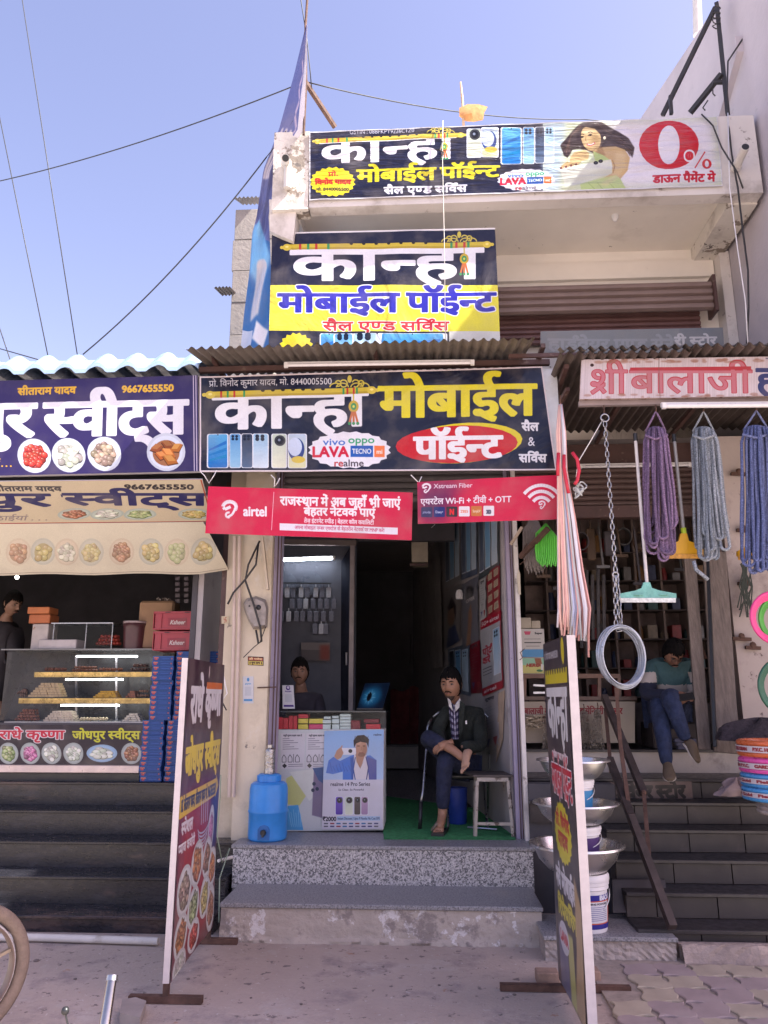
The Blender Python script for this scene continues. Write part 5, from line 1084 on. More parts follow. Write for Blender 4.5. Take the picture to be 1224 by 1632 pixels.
mt = thing('meter_cover', 'dusty grey plastic meter cover bulging from the cream pillar', 'meter box', P(408, 1003, 6.46))
mc.build('cover', M('dusty_grey_plastic', (.3, .265, .24), .8, var=.3, scale=14, bump=.6, dist=.01), mt, smooth=True, fix=True)
MB().ball(P(412, 968, 6.36), .022).build('knob', black_p, mt); MB().ball(P(398, 966, 6.37), .014).build('knob', black_p, mt)
def card(name, q, Y, cv, label, cat='sticker', th=.003, **kw): return panel(name, pq(q, Y), [imgmat(name + '_print', cv, .5, .02, fade=.05), backing], 1, 1, th, label=label, cat=cat, **kw)
C = Canvas(120, 90, (60, 44, 40)); C.rect(4, 10, 116, 40, (150, 60, 50)); C.rect(4, 46, 116, 84, (200, 180, 90)); C.text('श्री गणेश', 10, 110, 16, 34, (230, 200, 150), bold=1); C.text('॥ शुभ लाभ ॥', 10, 110, 54, 76, (60, 40, 40), bold=1)
card('door_sticker', [(395, 1046), (420, 1047), (420, 1061), (395, 1060)], 6.475, C, 'small dark red and yellow sticker on the cream pillar below the meter cover')
def payblank(w_, h_, band, tx):
    C = Canvas(w_, h_, (205, 205, 208)); C.rect(w_*.2, h_*.38, w_*.8, h_*.72, (188, 190, 196)); C.text(tx, w_*.22, w_*.78, h_*.24, h_*.3, band, bold=.8); C.rect(w_*.1, h_*.84, w_*.9, h_*.92, band); C.ell(w_*.5, h_*.12, w_*.12, h_*.07, band); return C
card('payment_sticker', [(387, 1078), (404, 1078), (404, 1121), (387, 1121)], 6.475, payblank(90, 220, (80, 140, 190), 'paytm'), 'pale peeling payment sticker on the cream pillar')
MB().tube([P(440, 1095, 6.5), P(410, 1096, 6.45)], .006, 6).build('door_hasp', rust, label='small rusty hasp sticking out from the lilac door frame', cat='hasp')
C = Canvas(60, 40, (205, 190, 160)); 
for q in ((( -1, -1), (-1, 0), (1, 0), (1, 1)), ((1, -1), (0, -1), (0, 1), (-1, 1))): C.line([(30 + a*10, 20 + b*12) for a, b in q], 3, (170, 60, 40))
card('painted_mark', [(353, 982), (365, 982), (365, 994), (353, 994)], 6.592, C, 'small red painted auspicious mark on the left cream pillar', cat='mark', th=.002)

# ================================================ blue jug, steel bottle
jz = P(428, 1340, 6.4); js = 31 / (FPX / ((CM.inverted() @ (jz - CO)).z * -1)); jc = V((P(426, 1335, 6.42).x, 6.42, Zp)); rr = js
blue = M('blue_plastic', (.035, .23, .62), .38, var=.12, scale=6, bump=.12)
jt = thing('water_jug', 'big bright blue insulated water jug with black tap on the granite platform', 'water jug', jc)
H = .43
mb = MB().lathe([(0, .0), (rr*.9, 0), (rr*.98, .012), (rr, .04), (rr, .2), (rr*1.03, .207), (rr*1.03, .219), (rr, .226), (rr*.985, H - .05), (rr*.93, H - .015), (rr*.8, H), (rr*.62, H + .005), (0, H + .005)], jc, 36); mb.build('jug_body', blue, jt, smooth=True)
mb = MB().lathe([(rr*.6, H + .004), (rr*.6, H + .05), (rr*.52, H + .06), (0, H + .06)], jc, 36)
for k in range(20): a = k*2*math.pi/20; mb.obox(jc + V((rr*.6*math.cos(a), rr*.6*math.sin(a), H + .03)), (0, 0, .02), (.004*math.cos(a), .004*math.sin(a), 0), (-.005*math.sin(a), .005*math.cos(a), 0))
mb.build('lid', blue, jt, smooth=True)
fp = jc + V((.0, -rr, .0)); mb = MB(); A = [(-.045, 0), (-.045, .075), (-.03, .1), (0, .11), (.03, .1), (.045, .075), (.045, 0)]
I = [(x*.72, min(z, .098)*.88 + .0) for x, z in A]
mb.prism([fp + V((x, -.006, z + .02)) for x, z in A], (0, .05, 0)); mb.build('tap_recess', M('blue_recess', (.02, .12, .36), .4), jt)
MB().lathe([(.0, -.03), (.02, -.03), (.024, -.01), (.02, .0)], fp + V((0, -.008, .075)), 12, 'y').tube([fp + V((0, -.03, .075)), fp + V((0, -.036, .045))], .009, 8).build('tap', black_p, jt, smooth=True)
bt = V((P(429, 1240, 6.42).x, 6.42, Zp + H + .062)); rb = .043; steelb = M('dented_steel_bottle', (.4, .38, .36), .25, metal=1, var=.2, scale=30, bump=.8, bscale=26, dist=.02)
b_ = thing('steel_bottle', 'dented steel water bottle standing on the blue jug', 'bottle', bt)
hb = P(429, 1187, 6.42).z - bt.z
MB().lathe([(0, 0), (rb, 0), (rb, hb*.1), (rb*.94, hb*.2), (rb, hb*.3), (rb*.93, hb*.45), (rb, hb*.55), (rb*.94, hb*.68), (rb, hb*.8), (rb*.8, hb*.87), (rb*.5, hb*.9)], bt, 20).build('bottle_body', steelb, b_, smooth=True)
MB().lathe([(rb*.5, hb*.89), (rb*.52, hb), (0, hb)], bt, 16).build('cap', steel, b_, smooth=True)

# ================================================ phone counter
CY = 6.78; cx0, cx1 = P(438, 1240, CY).x, P(611, 1240, CY).x; ct0 = P(525, 1163, CY).z; ct1 = P(525, 1134, CY).z
pc = thing('shop_counter', 'low glass-topped phone counter with posters across its front', 'counter', ((cx0 + cx1)/2, CY, Zp))
MB().bbox((cx0, CY, Zp + .02), (cx1, CY + .45, ct0), .006).build('cabinet', whitep, pc)
panel('front_poster', pq([(438, 1163), (611, 1162), (610, 1323), (438, 1325)], CY - .006), [imgmat('counter_front_print', cv_cfront, .35, .08), backing], 1, 1, .004, parent=pc)
MB().box((cx0, CY + .0, ct1 - .006), (cx1 + .02, CY + .46, ct1 + .006)).build('glass_top', M('dark_glass_top', (.05, .06, .065), .08), pc)
MB().box((cx0, CY + .002, ct0 + .001), (cx1, CY + .008, ct1 - .007)).build('front_glass', glass, pc)
MB().box((cx0, CY + .44, ct0 + .001), (cx1, CY + .45, ct1 - .007)).build('back_glass', M('dim_case_back', (.1, .1, .1), .6), pc)
panel('phone_poster', pq([(517, 1165), (612, 1163), (610, 1321), (513, 1322)], CY - .02), [imgmat('phone_poster_print', cv_post, .3, .12, 2), backing], 8, 8, .004, wr(.002, 1), label='pale blue and white phone poster of a man in a blue jacket', cat='poster', smooth='all')
# phone boxes in the glass case
def pbox(x0, x1, y0, y1, col, label, group='phone boxes in the glass case', dy=.03):
    a, b = P(x0, y1, CY + dy), P(x1, y0, CY + dy); zb_ = ct0 + .002 + (1160 - y1) / 185.
    zb_ = max(ct0 + .002, zb_); h = (y1 - y0) / 186.
    MB().bbox((a.x + .001, CY + dy, zb_), (b.x - .001, CY + dy + .14, zb_ + h - .0015), .002).build('phone_box', M('card_%d_%d_%d' % col, lin(col), .5, var=.05, bump=.03), label=label, cat='box', group=group)
RB, YB_, WB, MB_ = (190, 50, 60), (210, 196, 80), (196, 214, 210), (120, 36, 44)
for a in ((442, 451, 1141, 1160, RB, 'red phone box at the far left of the glass case'), (451, 460, 1142, 1160, RB, 'red phone box, second from left in the glass case'), (460, 467, 1139, 1160, RB, 'red phone box, third from left in the glass case'), (467, 474, 1139, 1160, RB, 'red phone box, fourth from left in the glass case'),
    (475, 491, 1136.5, 1143, RB, 'flat red box on top of the yellow stack in the glass case'), (475, 491, 1143.5, 1151, YB_, 'upper flat yellow box in the glass case'), (475, 491, 1152, 1160, YB_, 'lower flat yellow box in the glass case'),
    (492, 515, 1143.5, 1151, YB_, 'wide yellow box above the pink one in the glass case'), (492, 515, 1152, 1160, (200, 70, 110), 'wide pink box in the glass case'),
    (516, 527, 1140, 1144, WB, 'topmost pale box of the left pale stack'), (514, 528, 1145, 1151, WB, 'middle pale box of the left pale stack'), (514, 527, 1152, 1160, WB, 'bottom pale box of the left pale stack'), (529, 540, 1139, 1143, WB, 'topmost pale box of the middle pale stack'), (529, 541, 1144, 1151, WB, 'middle pale box of the middle pale stack'), (529, 541, 1152, 1160, WB, 'bottom pale box of the middle pale stack'),
    (559, 574, 1146, 1160, MB_, 'dark maroon box with rounded look in the glass case'), (580, 604, 1144, 1150, MB_, 'upper thin maroon box at the right of the glass case'), (583, 606, 1151.5, 1160, RB, 'lower red box at the right of the glass case')): pbox(*a)
for k, w_ in enumerate(('topmost', 'second', 'third', 'fourth', 'lowest')): pbox(541.5, 559, 1136 + k*4.8, 1140.3 + k*4.8, WB, w_ + ' pale box of the tall right pale stack in the glass case')
C = payblank(130, 260, (70, 40, 120), 'PhonePe'); C.ell(65, 30, 26, 26, (70, 40, 120)); C.text('पे', 52, 80, 22, 40, (230, 225, 240), bold=2)
qs = [P(450, 1100, CY + .1), P(469, 1100, CY + .1), P(470, 1129, CY + .08), P(451, 1129, CY + .08)]
panel('payment_stand', [P(450, 1092, CY + .1), P(467.5, 1092, CY + .1), P(470, 1129.5, CY + .05), P(450.5, 1129.5, CY + .05)], [imgmat('payment_stand_print', C, .3, 0, fade=.02), backing], 1, 1, .006, label='upright white payment card with a purple disc standing on the glass counter', cat='sign')
# laptop on the counter, its back to the street
lp = thing('laptop', 'open laptop with dark blue patterned lid on the glass counter', 'laptop', P(590, 1129, CY + .2))
C = Canvas(300, 200, (14, 30, 50)); C.ell(120, 110, 120, 80, (30, 110, 150), blur=24, al=.8); C.ell(110, 110, 60, 50, (70, 150, 180), blur=12, al=.7); C.ell(100, 108, 26, 36, (8, 14, 24), blur=3)
for k in range(30): a = k*.7; C.line([(105 + 30*math.cos(a), 112 + 30*math.sin(a)), (105 + (48 + k % 5*7)*math.cos(a), 112 + (44 + k % 4*7)*math.sin(a))], 2, (130, 190, 210), al=.5)
q = [P(582, 1089, CY + .36), P(622, 1088, CY + .4), P(610, 1129, CY + .24), P(569, 1129, CY + .2)]
panel('lid', q, [imgmat('laptop_lid_print', C, .25, 0, fade=0), black_p], 1, 1, .008, parent=lp)
MB().prism([P(569, 1131, CY + .2), P(610, 1131, CY + .24), P(610, 1131, CY + .24) + V((.0, .2, 0)), P(569, 1131, CY + .2) + V((0, .2, 0))], (0, 0, .012)).build('base', black_p, lp)

# ================================================ inside the phone shop
fr = thing('glass_partition', 'aluminium framed dark glass partition inside the phone shop', 'partition', (P(562, 1100, 8.6).x, 8.6, Zp))
for x, y0, y1 in ((443, 865, 1130), (562, 865, 1240)):
    MB().bar(P(x, y0, 8.6), P(x - (4 if x > 500 else 0), y1, 8.6), .05).build('post', M('dull_aluminium', (.28, .24, .24), .5, metal=.5), fr)
MB().bar(P(440, 864, 8.6), P(568, 866, 8.6), .06).build('head_rail', M('brown_rail', (.17, .13, .12), .6), fr)
MB().prism([P(526, 925, 8.9), P(560, 868, 8.62), P(559, 1235, 8.62), P(529, 1200, 8.9)], (0, .01, 0)).build('door_glass', M('dark_glass_pane', (.02, .022, .035), .06), fr)
MB().tube([P(552, 1040, 8.58), P(552, 1060, 8.58)], .01, 6).build('handle', alu, fr)
# pouches and cases hanging on the back wall
pcase = M('clear_pouch', (.16, .17, .22), .25, var=.2, scale=9); pglow = M('pale_pouch', (.42, .44, .5), .3, var=.2, scale=12)
rail = MB().bar(P(444, 929, 8.66), P(528, 930, 8.66), .012); rail.build('display_rail', black_p, label='thin black rail of hanging phone cases inside the phone shop', cat='rail')
k = 0; proto = {}
for row, (y, n, xs) in enumerate(((944, 8, 446), (962, 7, 466), (982, 8, 449), (1002, 3, 502))):
    rowl = ('top', 'second', 'third', 'lowest')[row]
    for i in range(n):
        x = xs + i * (11.2 if row != 3 else 9) + random.uniform(-1.5, 1.5); br = random.random() < .3
        c = P(x, y, 8.68)
        if br not in proto:
            proto[br] = MB().bbox((c.x - .028, 8.67, c.z - .06), (c.x + .028, 8.685, c.z + .055), .006).box((c.x - .006, 8.675, c.z + .055), (c.x + .006, 8.68, c.z + .09)).build('phone_case', pglow if br else pcase, label=('pale' if br else 'dark') + ' phone case, %s from the left, %s row of the inner wall' % ((['first'] + ORD[1:])[i], rowl), cat='phone case', group=('pale' if br else 'dark') + ' phone cases on the inner back wall')
            p0 = {**(globals().get('p0') or {}), br: c.copy()}
        else:
            o = proto[br].copy(); COL.objects.link(o); o['label'] = ('pale' if br else 'dark') + ' phone case, %s from the left, %s row of the inner wall' % ((['first'] + ORD[1:])[i], rowl); o.location = proto[br].location + (c - p0[br])
for x, lab in ((455, 'left'), (496, 'right')):
    MB().lathe([(0, -.004), (.13, -.004), (.13, .0), (0, .0)], P(x, 930, 8.71), 24, 'y').build('hanging_disc', M('dim_disc', (.1, .11, .14), .3), label=lab + ' large round dark disc on the inner back wall behind the cases', cat='disc')
C = Canvas(200, 150, (120, 112, 112)); C.rect(0, 60, 200, 150, (90, 84, 86)); C.rect(130, 20, 200, 140, (130, 60, 50), blur=10)
card('wall_panel', [(480, 1024), (526, 1024), (526, 1054), (480, 1052)], 8.65, C, 'dim printed panel on the inner back wall behind the seated shopkeeper', cat='poster')
# beige cabinet on the side wall, dangling wire
a, b = P(656, 896, 9.0), P(679, 850, 9.0)
wc = thing('wall_cabinet', 'small beige wall cabinet high on the inner right wall', 'cabinet', (a + b)/2)
MB().bbox((a.x, 9.0, a.z), (b.x + .02, 9.4, b.z), .006).build('body', M('beige_cabinet', (.4, .34, .26), .6), wc); MB().bar(P(653, 900, 8.98), P(680, 900, 8.98), .03).build('bracket', brown_st, wc)
cable('wall_wire', [P(680, 848, 9), P(693, 836, 8.5)], .004, whitep, 'short white wire running up from the beige wall cabinet')
cable('wall_wire', [P(655, 1010, 12), P(654, 1045, 12), P(652, 1060, 12)], .008, black_p, 'thin wire dangling on the dark inner wall')
# posters along the slanting wall; each given by image corners and laid on the wall plane
def onwall(px, py, off=.01):
    d = ray(px, py); n_ = V((-1, -.134, 0)); x0 = V((wallX(6.69), 6.69, 0)); t = ((x0 - CO).dot(n_)) / d.dot(n_); return CO + d * t + n_.normalized() * off
def wposter(q, kind, bgc, label, w_=200, h_=420, off=.012):
    pts = [onwall(x, y, off) for x, y in q]
    mb = MB(); mb.grid(lambda u, v: (pts[0]*(1-u) + pts[1]*u)*(1-v) + (pts[3]*(1-u) + pts[2]*u)*v + V((-.006*math.sin(7*v + 3*u)**2, 0, 0)), 6, 8); mb.build('wall_poster', imgmat('wall_poster_print', poster(bgc, kind, w_, h_), .35, .2, 3), smooth='all', label=label, cat='poster')
    return pts
wposter([(710, 815), (735, 800), (736, 925), (711, 938)], 'phones', (150, 146, 148), 'tall phone poster deep on the inner right wall, upper left')
wposter([(736, 800), (762, 785), (763, 915), (737, 925)], 'phones', (90, 104, 130), 'tall blue phone poster on the inner right wall, upper middle')
wposter([(763, 790), (796, 765), (798, 905), (765, 925)], 'phones', (70, 80, 84), 'dark phone poster on the inner right wall near the door, upper')
wposter([(710, 945), (735, 930), (736, 1020), (711, 1036)], 'face', (140, 136, 136), 'poster of a face on the inner right wall')
wposter([(737, 932), (764, 918), (765, 1022), (738, 1034)], 'hands', (120, 120, 130), 'poster of a raised hand on the inner right wall')
wposter([(767, 925), (776, 920), (777, 985), (768, 990)], 'paper', (190, 190, 190), 'narrow white strip poster near the door')
wposter([(778, 914), (799, 898), (800, 972), (779, 986)], 'grid', (150, 30, 46), 'small red poster with cream boxes near the door')
wposter([(768, 989), (801, 972), (805, 1096), (771, 1110)], 'redad', (176, 176, 180), 'white and red network poster with a phone, beside the door')
wposter([(751, 1028), (767, 1020), (770, 1104), (753, 1105)], 'paper', (130, 24, 44), 'dark red notice beside the white and red network poster')
wposter([(716, 1035), (750, 1025), (752, 1110), (718, 1100)], 'phones', (100, 116, 136), 'blue-grey phone poster behind the seated man')
wposter([(772, 1111), (796, 1103), (799, 1190), (775, 1200)], 'paper', (170, 164, 166), 'torn white notice low on the wall by the door')
MB().prism([onwall(797, 1105), onwall(806, 1100), onwall(803, 1180), onwall(793, 1215)], (-.004, 0, 0)).build('torn_poster', M('brown_paper', (.4, .3, .22), .8), label='curling torn brown paper beside the white notice', cat='poster')
MB().lathe([(0, 0), (.04, 0), (.045, .06), (.03, .1), (0, .11)], onwall(741, 955, .06), 12).build('wall_lamp', whitep, smooth=True, label='small white bulb holder on the inner right wall among the posters', cat='lamp holder')
# sheet of pale cloth/flex along the wall further in
q = [onwall(x, y, .03) for x, y in ((667, 905), (708, 880), (712, 1062), (690, 1068))]
MB().grid(lambda u, v: (q[0]*(1-u) + q[1]*u)*(1-v) + (q[3]*(1-u) + q[2]*u)*v + V((-.02*math.sin(14*u)**2, 0, 0)), 16, 4).build('hanging_sheet', M('dull_flex_sheet', (.3, .27, .26), .7), smooth='all', label='dull pale flex sheet hanging on the deep inner wall', cat='sheet')
for x0, x1, y0, y1, lab in ((622, 652, 1100, 1172, 'left dark red sack on the inner step'), (653, 684, 1095, 1174, 'right dark red sack on the inner step')):
    a, b = P(x0, y1, 12.7), P(x1, y0, 12.7); mb = MB(); mb.grid(lambda u, v: V((a.x + (b.x - a.x)*u, 12.75 - .08*math.sin(math.pi*u)*math.sin(math.pi*min(1, v + .15)) + .02*math.sin(9*u + 5*v), zs + (b.z - zs)*(1 - v) + .02*math.sin(8*u))), 10, 10, False); mb.box((a.x + .02, 12.77, zs), (b.x - .02, 12.95, b.z - .05))
    mb.build('sack', M('dark_red_sack', (.14, .025, .03), .85, var=.3, bump=.6, bscale=30, dist=.02), smooth=True, label=lab, cat='sack')
# green carpet
cq = [PZ(x, y, Zp) for x, y in ((612, 1338), (822, 1339), (806, 1296), (604, 1268))]
mb = MB(); mb.grid(lambda u, v: (cq[3]*(1-u) + cq[2]*u)*(1-v) + (cq[0]*(1-u) + cq[1]*u)*v + V((0, 0, .006 + random.random()*.002)), 40, 16); mb.prism([p + V((0, 0, .001)) for p in cq], (0, 0, .004)); mb.build('carpet', M('green_turf_carpet', (.045, .25, .085), .95, var=.35, scale=30, bump=1, bscale=160, dist=.01), label='bright green artificial turf carpet on the shop floor', cat='carpet')
# white stool
SY = 6.62
sz = P(785, 1238, SY).z; sx0, sx1 = P(760, 1240, SY).x, P(810, 1240, SY).x
sp = thing('stool', 'chipped white-legged stool with dark top beside the seated man', 'stool', ((sx0 + sx1)/2, SY + .16, Zp))
wl_ = M('chipped_white_leg', (.36, .32, .28), .6, var=.15, dirt=[((.12, .09, .07), .4, 14, .9)])
D = .34
MB().prism([V((sx0 - .03, SY - .02, sz)), V((sx1 + .04, SY - .02, sz)), V((sx1 + .0, SY + D, sz)), V((sx0 - .12, SY + D, sz))], (0, 0, .016)).build('seat', M('dark_worn_board', (.07, .055, .05), .6, var=.3), sp)
for yy in (SY, SY + D - .03): MB().bar(V((sx0, yy, sz - .02)), V((sx1, yy, sz - .02)), .03).build('apron', wl_, sp)
fx0, fx1 = P(757, 1336, SY).x, P(818, 1332, SY).x
for xa, xb, ya in ((sx0, fx0, SY), (sx1, fx1, SY), (sx0 + .01, fx0 + .02, SY + D - .03), (sx1, fx1, SY + D - .03)): MB().bar((xa, ya, sz - .03), (xb, ya + (.04 if ya > SY else -.01), Zp + .005), .025).build('leg', wl_, sp)
MB().bar((fx0 + .01, SY - .005, Zp + .1), (fx1 - .01, SY - .005, Zp + .1), .022).build('stretcher', wl_, sp)
# blue bin
bc = V((P(729, 1280, 7.25).x, 7.25, Zp + .006)); MB().lathe([(0, 0), (.075, 0), (.08, .01), (.088, .27), (.09, .3), (.08, .3), (.075, .02), (0, .02)], bc, 24).build('bin', M('dark_blue_plastic', (.02, .05, .32), .4), smooth=True, label='dark blue plastic bin in the shade behind the stool', cat='bin')

# ================================================ sweet shop: counter, trays, boxes
YC = 7.08; zC0 = .88
X = lambda x, Y=YC, y=1150: P(x, y, Y).x
Z = lambda y, Y=YC: P(120, y, Y).z
sc_ = thing('display_counter', 'glass sweet display counter with lit shelves and a printed front', 'display counter', (X(80), YC, Z(1234)))
MB().bbox((X(-60), YC - .01, Z(1232)), (X(228), YC + .6, Z(1219)), .006).build('base_bar', M('pinkish_steel', (.5, .42, .42), .35, metal=.6, var=.15), sc_)
MB().box((X(-60), YC + .03, .865), (X(226), YC + .55, Z(1233))).build('plinth', black_p, sc_)
MB().box((X(-60), YC + .01, Z(1219)), (X(230), YC + .6, Z(1152))).build('cabinet', dark_in, sc_)
panel('printed_front', pq([(-80, 1155), (232, 1155), (229, 1221), (-80, 1221)], YC), [imgmat('counter_print', cv_ctr, .25, .05), backing], 1, 1, .005, parent=sc_)
zt1 = P(120, 1036, YC + .32).z
gl1, gl0 = X(14, YC + .3, 1036), X(0)
xr_ = X(235)
MB().prism([P(5, 1151, YC), P(231, 1151, YC), P(240, 1038, YC + .3), P(52, 1036, YC + .3)], (0, .005, 0)).build('front_glass', glass, sc_)
MB().prism([V((xr_, YC + .01, Z(1151))), V((xr_, YC + .62, Z(1151))), V((xr_, YC + .62, zt1)), V((xr_, YC + .3, zt1))], (.006, 0, 0)).build('side_glass', glass, sc_)
MB().prism([P(5, 1151, YC + .01), P(52, 1036, YC + .3), V((X(-50), YC + .62, zt1)), V((X(-60), YC + .62, Z(1151)))], (.004, .002, 0)).build('side_glass', glass, sc_)
MB().box((X(-40), YC + .3, zt1), (xr_ + .01, YC + .64, zt1 + .012)).build('top_shelf', M('top_glass_shelf', (.2, .2, .2), .1), sc_)
MB().box((X(-60), YC + .64, Z(1152)), (xr_, YC + .65, zt1)).build('back_panel', M('dim_back_panel', (.04, .036, .036), .3, var=.4, scale=2), sc_)
gold = M('gold_edge_strip', (.55, .38, .12), .3, metal=.4, var=.4, scale=12)
for y, Y_, xl_ in ((1077, YC + .2, 55), (1119, YC + .1, 30)):
    z_ = P(120, y, Y_).z; MB().box((P(xl_, y, Y_).x, Y_, z_), (xr_ - .01, YC + .62, z_ + .008)).build('shelf', M('shelf_glass', (.3, .3, .28), .15), sc_)
    MB().box((P(xl_, y, Y_).x, Y_ - .006, z_ - .012), (xr_ - .01, Y_, z_ + .034)).build('shelf_edge', gold, sc_)
MB().box((X(5), YC + .02, Z(1152)), (xr_ - .01, YC + .62, Z(1152) + .01)).build('shelf', M('shelf_white', (.4, .4, .4), .3), sc_)
for x0, x1, y, Y_ in ((122, 219, 1046, YC + .31), (105, 196, 1083, YC + .22), (97, 190, 1124, YC + .12)):
    MB().tube([P(x0, y, Y_), P(x1, y, Y_)], .008, 8).build('lamp_tube', tubeW, sc_)
for x in (122, 186):
    MB().bar(P(x, 1045, YC + .5), P(x, 1150, YC + .5), .02).build('post', steel, sc_)
def pile(x0, x1, yb, yt, Y_, col, label, shp='ball', rows=4, seed=0, cat='sweets'):
    r_ = random.Random(seed); mb = MB(); a, b = P(x0, yb, Y_), P(x1, yb, Y_); h = P(x0, yt, Y_).z - a.z; n = max(4, int((x1 - x0) / 5)); s_ = (b.x - a.x) / n
    for r in range(rows):
        m_ = max(1, n - r)
        for i in range(m_):
            for d in range(2):
                c = V((a.x + s_*(.5 + i + r*.5) + r_.uniform(-.1, .1)*s_, Y_ + .03 + .06*d + r*.012, a.z + h*(r + .5)/rows))
                if shp == 'ball': mb.ball(c, s_*.52, 7, 5, (1, 1, min(1, h/rows/s_)))
                else: mb.obox(c, (s_*.45, s_*.06*r_.uniform(-1, 1), 0), (0, .028, 0), (0, 0, h/rows*.44))
    mb.build('sweet_pile', M('sweet_%d_%d_%d' % col, lin(col), .5, var=.2, scale=30, bump=.3), smooth=(shp == 'ball'), label=label, cat=cat)
Yt, Ym, Yb_ = YC + .24, YC + .14, YC + .06
for a in ((68, 100, 1070, 1063, Yt, (120, 70, 50), 'low row of brown sweets at the left of the top shelf', 'ball', 1), (112, 150, 1070, 1061, Yt, (120, 72, 50), 'row of brown sweets in the middle of the top shelf', 'ball', 2), (155, 190, 1070, 1063, Yt, (130, 76, 50), 'row of brown sweets right of centre on the top shelf', 'ball', 1), (206, 233, 1070, 1057, Yt, (90, 62, 50), 'dark round sweets heaped at the right of the top shelf', 'ball', 2),
          (44, 98, 1111, 1088, Ym, (190, 165, 125), 'pyramid of pale cream sweet blocks on the middle shelf', 'block', 6), (148, 186, 1112, 1101, Ym, (205, 160, 30), 'stack of bright yellow sweet sticks on the middle shelf', 'block', 4), (200, 216, 1112, 1101, Ym, (150, 90, 60), 'small brown sweets on the middle shelf at right', 'block', 3), (216, 232, 1112, 1098, Ym, (150, 110, 80), 'tan round sweets on the middle shelf at right end', 'ball', 2),
          (20, 56, 1149, 1130, Yb_, (130, 86, 70), 'tiered pinkish brown sweets at the left of the bottom shelf', 'ball', 4), (68, 118, 1150, 1133, Yb_, (200, 185, 165), 'wide stack of pale milk sweet slabs on the bottom shelf', 'block', 5), (124, 166, 1150, 1142, Yb_, (196, 178, 140), 'single row of cream cone sweets on the bottom shelf', 'ball', 1), (194, 224, 1150, 1137, Yb_, (205, 196, 178), 'pyramid of white cube sweets at the right of the bottom shelf', 'block', 4)): pile(*a, seed=a[0])
for a in ((118, 146, 1118, 1113, YC + .105, (200, 130, 40), 'flat orange sweets along the middle shelf edge', 'ball', 1), (150, 182, 1118, 1113, YC + .105, (150, 70, 50), 'flat red-brown sweets along the middle shelf edge', 'block', 1), (184, 226, 1118, 1112, YC + .105, (120, 120, 70), 'flat green sweets along the middle shelf edge', 'ball', 1)): pile(*a, seed=a[0])
# on top of the counter
zT = zt1 + .013; YT = YC + .42
def tbox(x0, x1, y0, y1, Y_, m, label, name='carton', cat='box', dep=.2, z_=None, r=.006):
    a, b = P(x0, y1, Y_), P(x1, y0, Y_); return MB().bbox((a.x, Y_, a.z if z_ is None else z_), (b.x, Y_ + dep, b.z), r).build(name, m, label=label, cat=cat)
tbox(60, 122, 1019, 1033, YC + .34, M('white_tray_card', (.42, .38, .38), .6), 'shallow white cardboard tray on the left of the glass counter top', z_=zT)
tbox(48, 78, 994, 1033, YC + .4, M('printed_white_carton', (.45, .4, .38), .6, dirt=[((.3, .18, .14), .3, 9, .8)]), 'upright white carton with faint print on the counter top', z_=zT)
tbox(45, 80, 979, 993.5, YC + .42, M('orange_carton', (.42, .13, .05), .6), 'lower orange sweet box on the white carton', z_=P(60, 993.5, YC + .42).z + .001)
tbox(43, 79, 967, 978, YC + .42, M('orange_carton2', (.48, .16, .06), .6), 'upper orange sweet box on the white carton')
sh = thing('glass_case', 'small glass case of red sweets on top of the display counter', 'glass case', P(140, 1033, YC + .5))
a, b = P(90, 1033, YC + .52), P(190, 996, YC + .52)
MB().box((a.x, YC + .36, b.z), (b.x, YC + .6, b.z + .01)).build('top', steel, sh)
for x in (96, 147, 188): MB().bar(V((P(x, 1010, YC + .52).x, YC + .38, zT)), V((P(x, 1010, YC + .52).x, YC + .38, b.z)), .008).build('post', steel, sh)
MB().box((a.x, YC + .365, zT), (b.x, YC + .369, b.z - .001)).build('front_glass', glass, sh)
pile(150, 188, 1028, 1011, YC + .44, (150, 50, 34), 'heap of red fried sweets in the small glass case', 'ball', 3, 5)
a = P(209, 1033, YC + .38); MB().lathe([(0, 0), (.105, 0), (.115, .2), (.12, .23), (.125, .235), (.12, .25), (0, .25)], V((a.x, YC + .46, zT)), 24).build('syrup_bucket', M('maroon_bucket', (.08, .03, .035), .35), smooth=True, label='dark maroon bucket with lid on the counter beside the red crates', cat='bucket')
lidm = MB().lathe([(.122, 0), (.126, .004), (.126, .02), (.0, .022)], V((a.x, YC + .46, zT + .25)), 24).build('bucket_lid', M('clear_lid', (.32, .25, .25), .3), smooth=True, label='pale round lid on the dark maroon bucket', cat='lid')
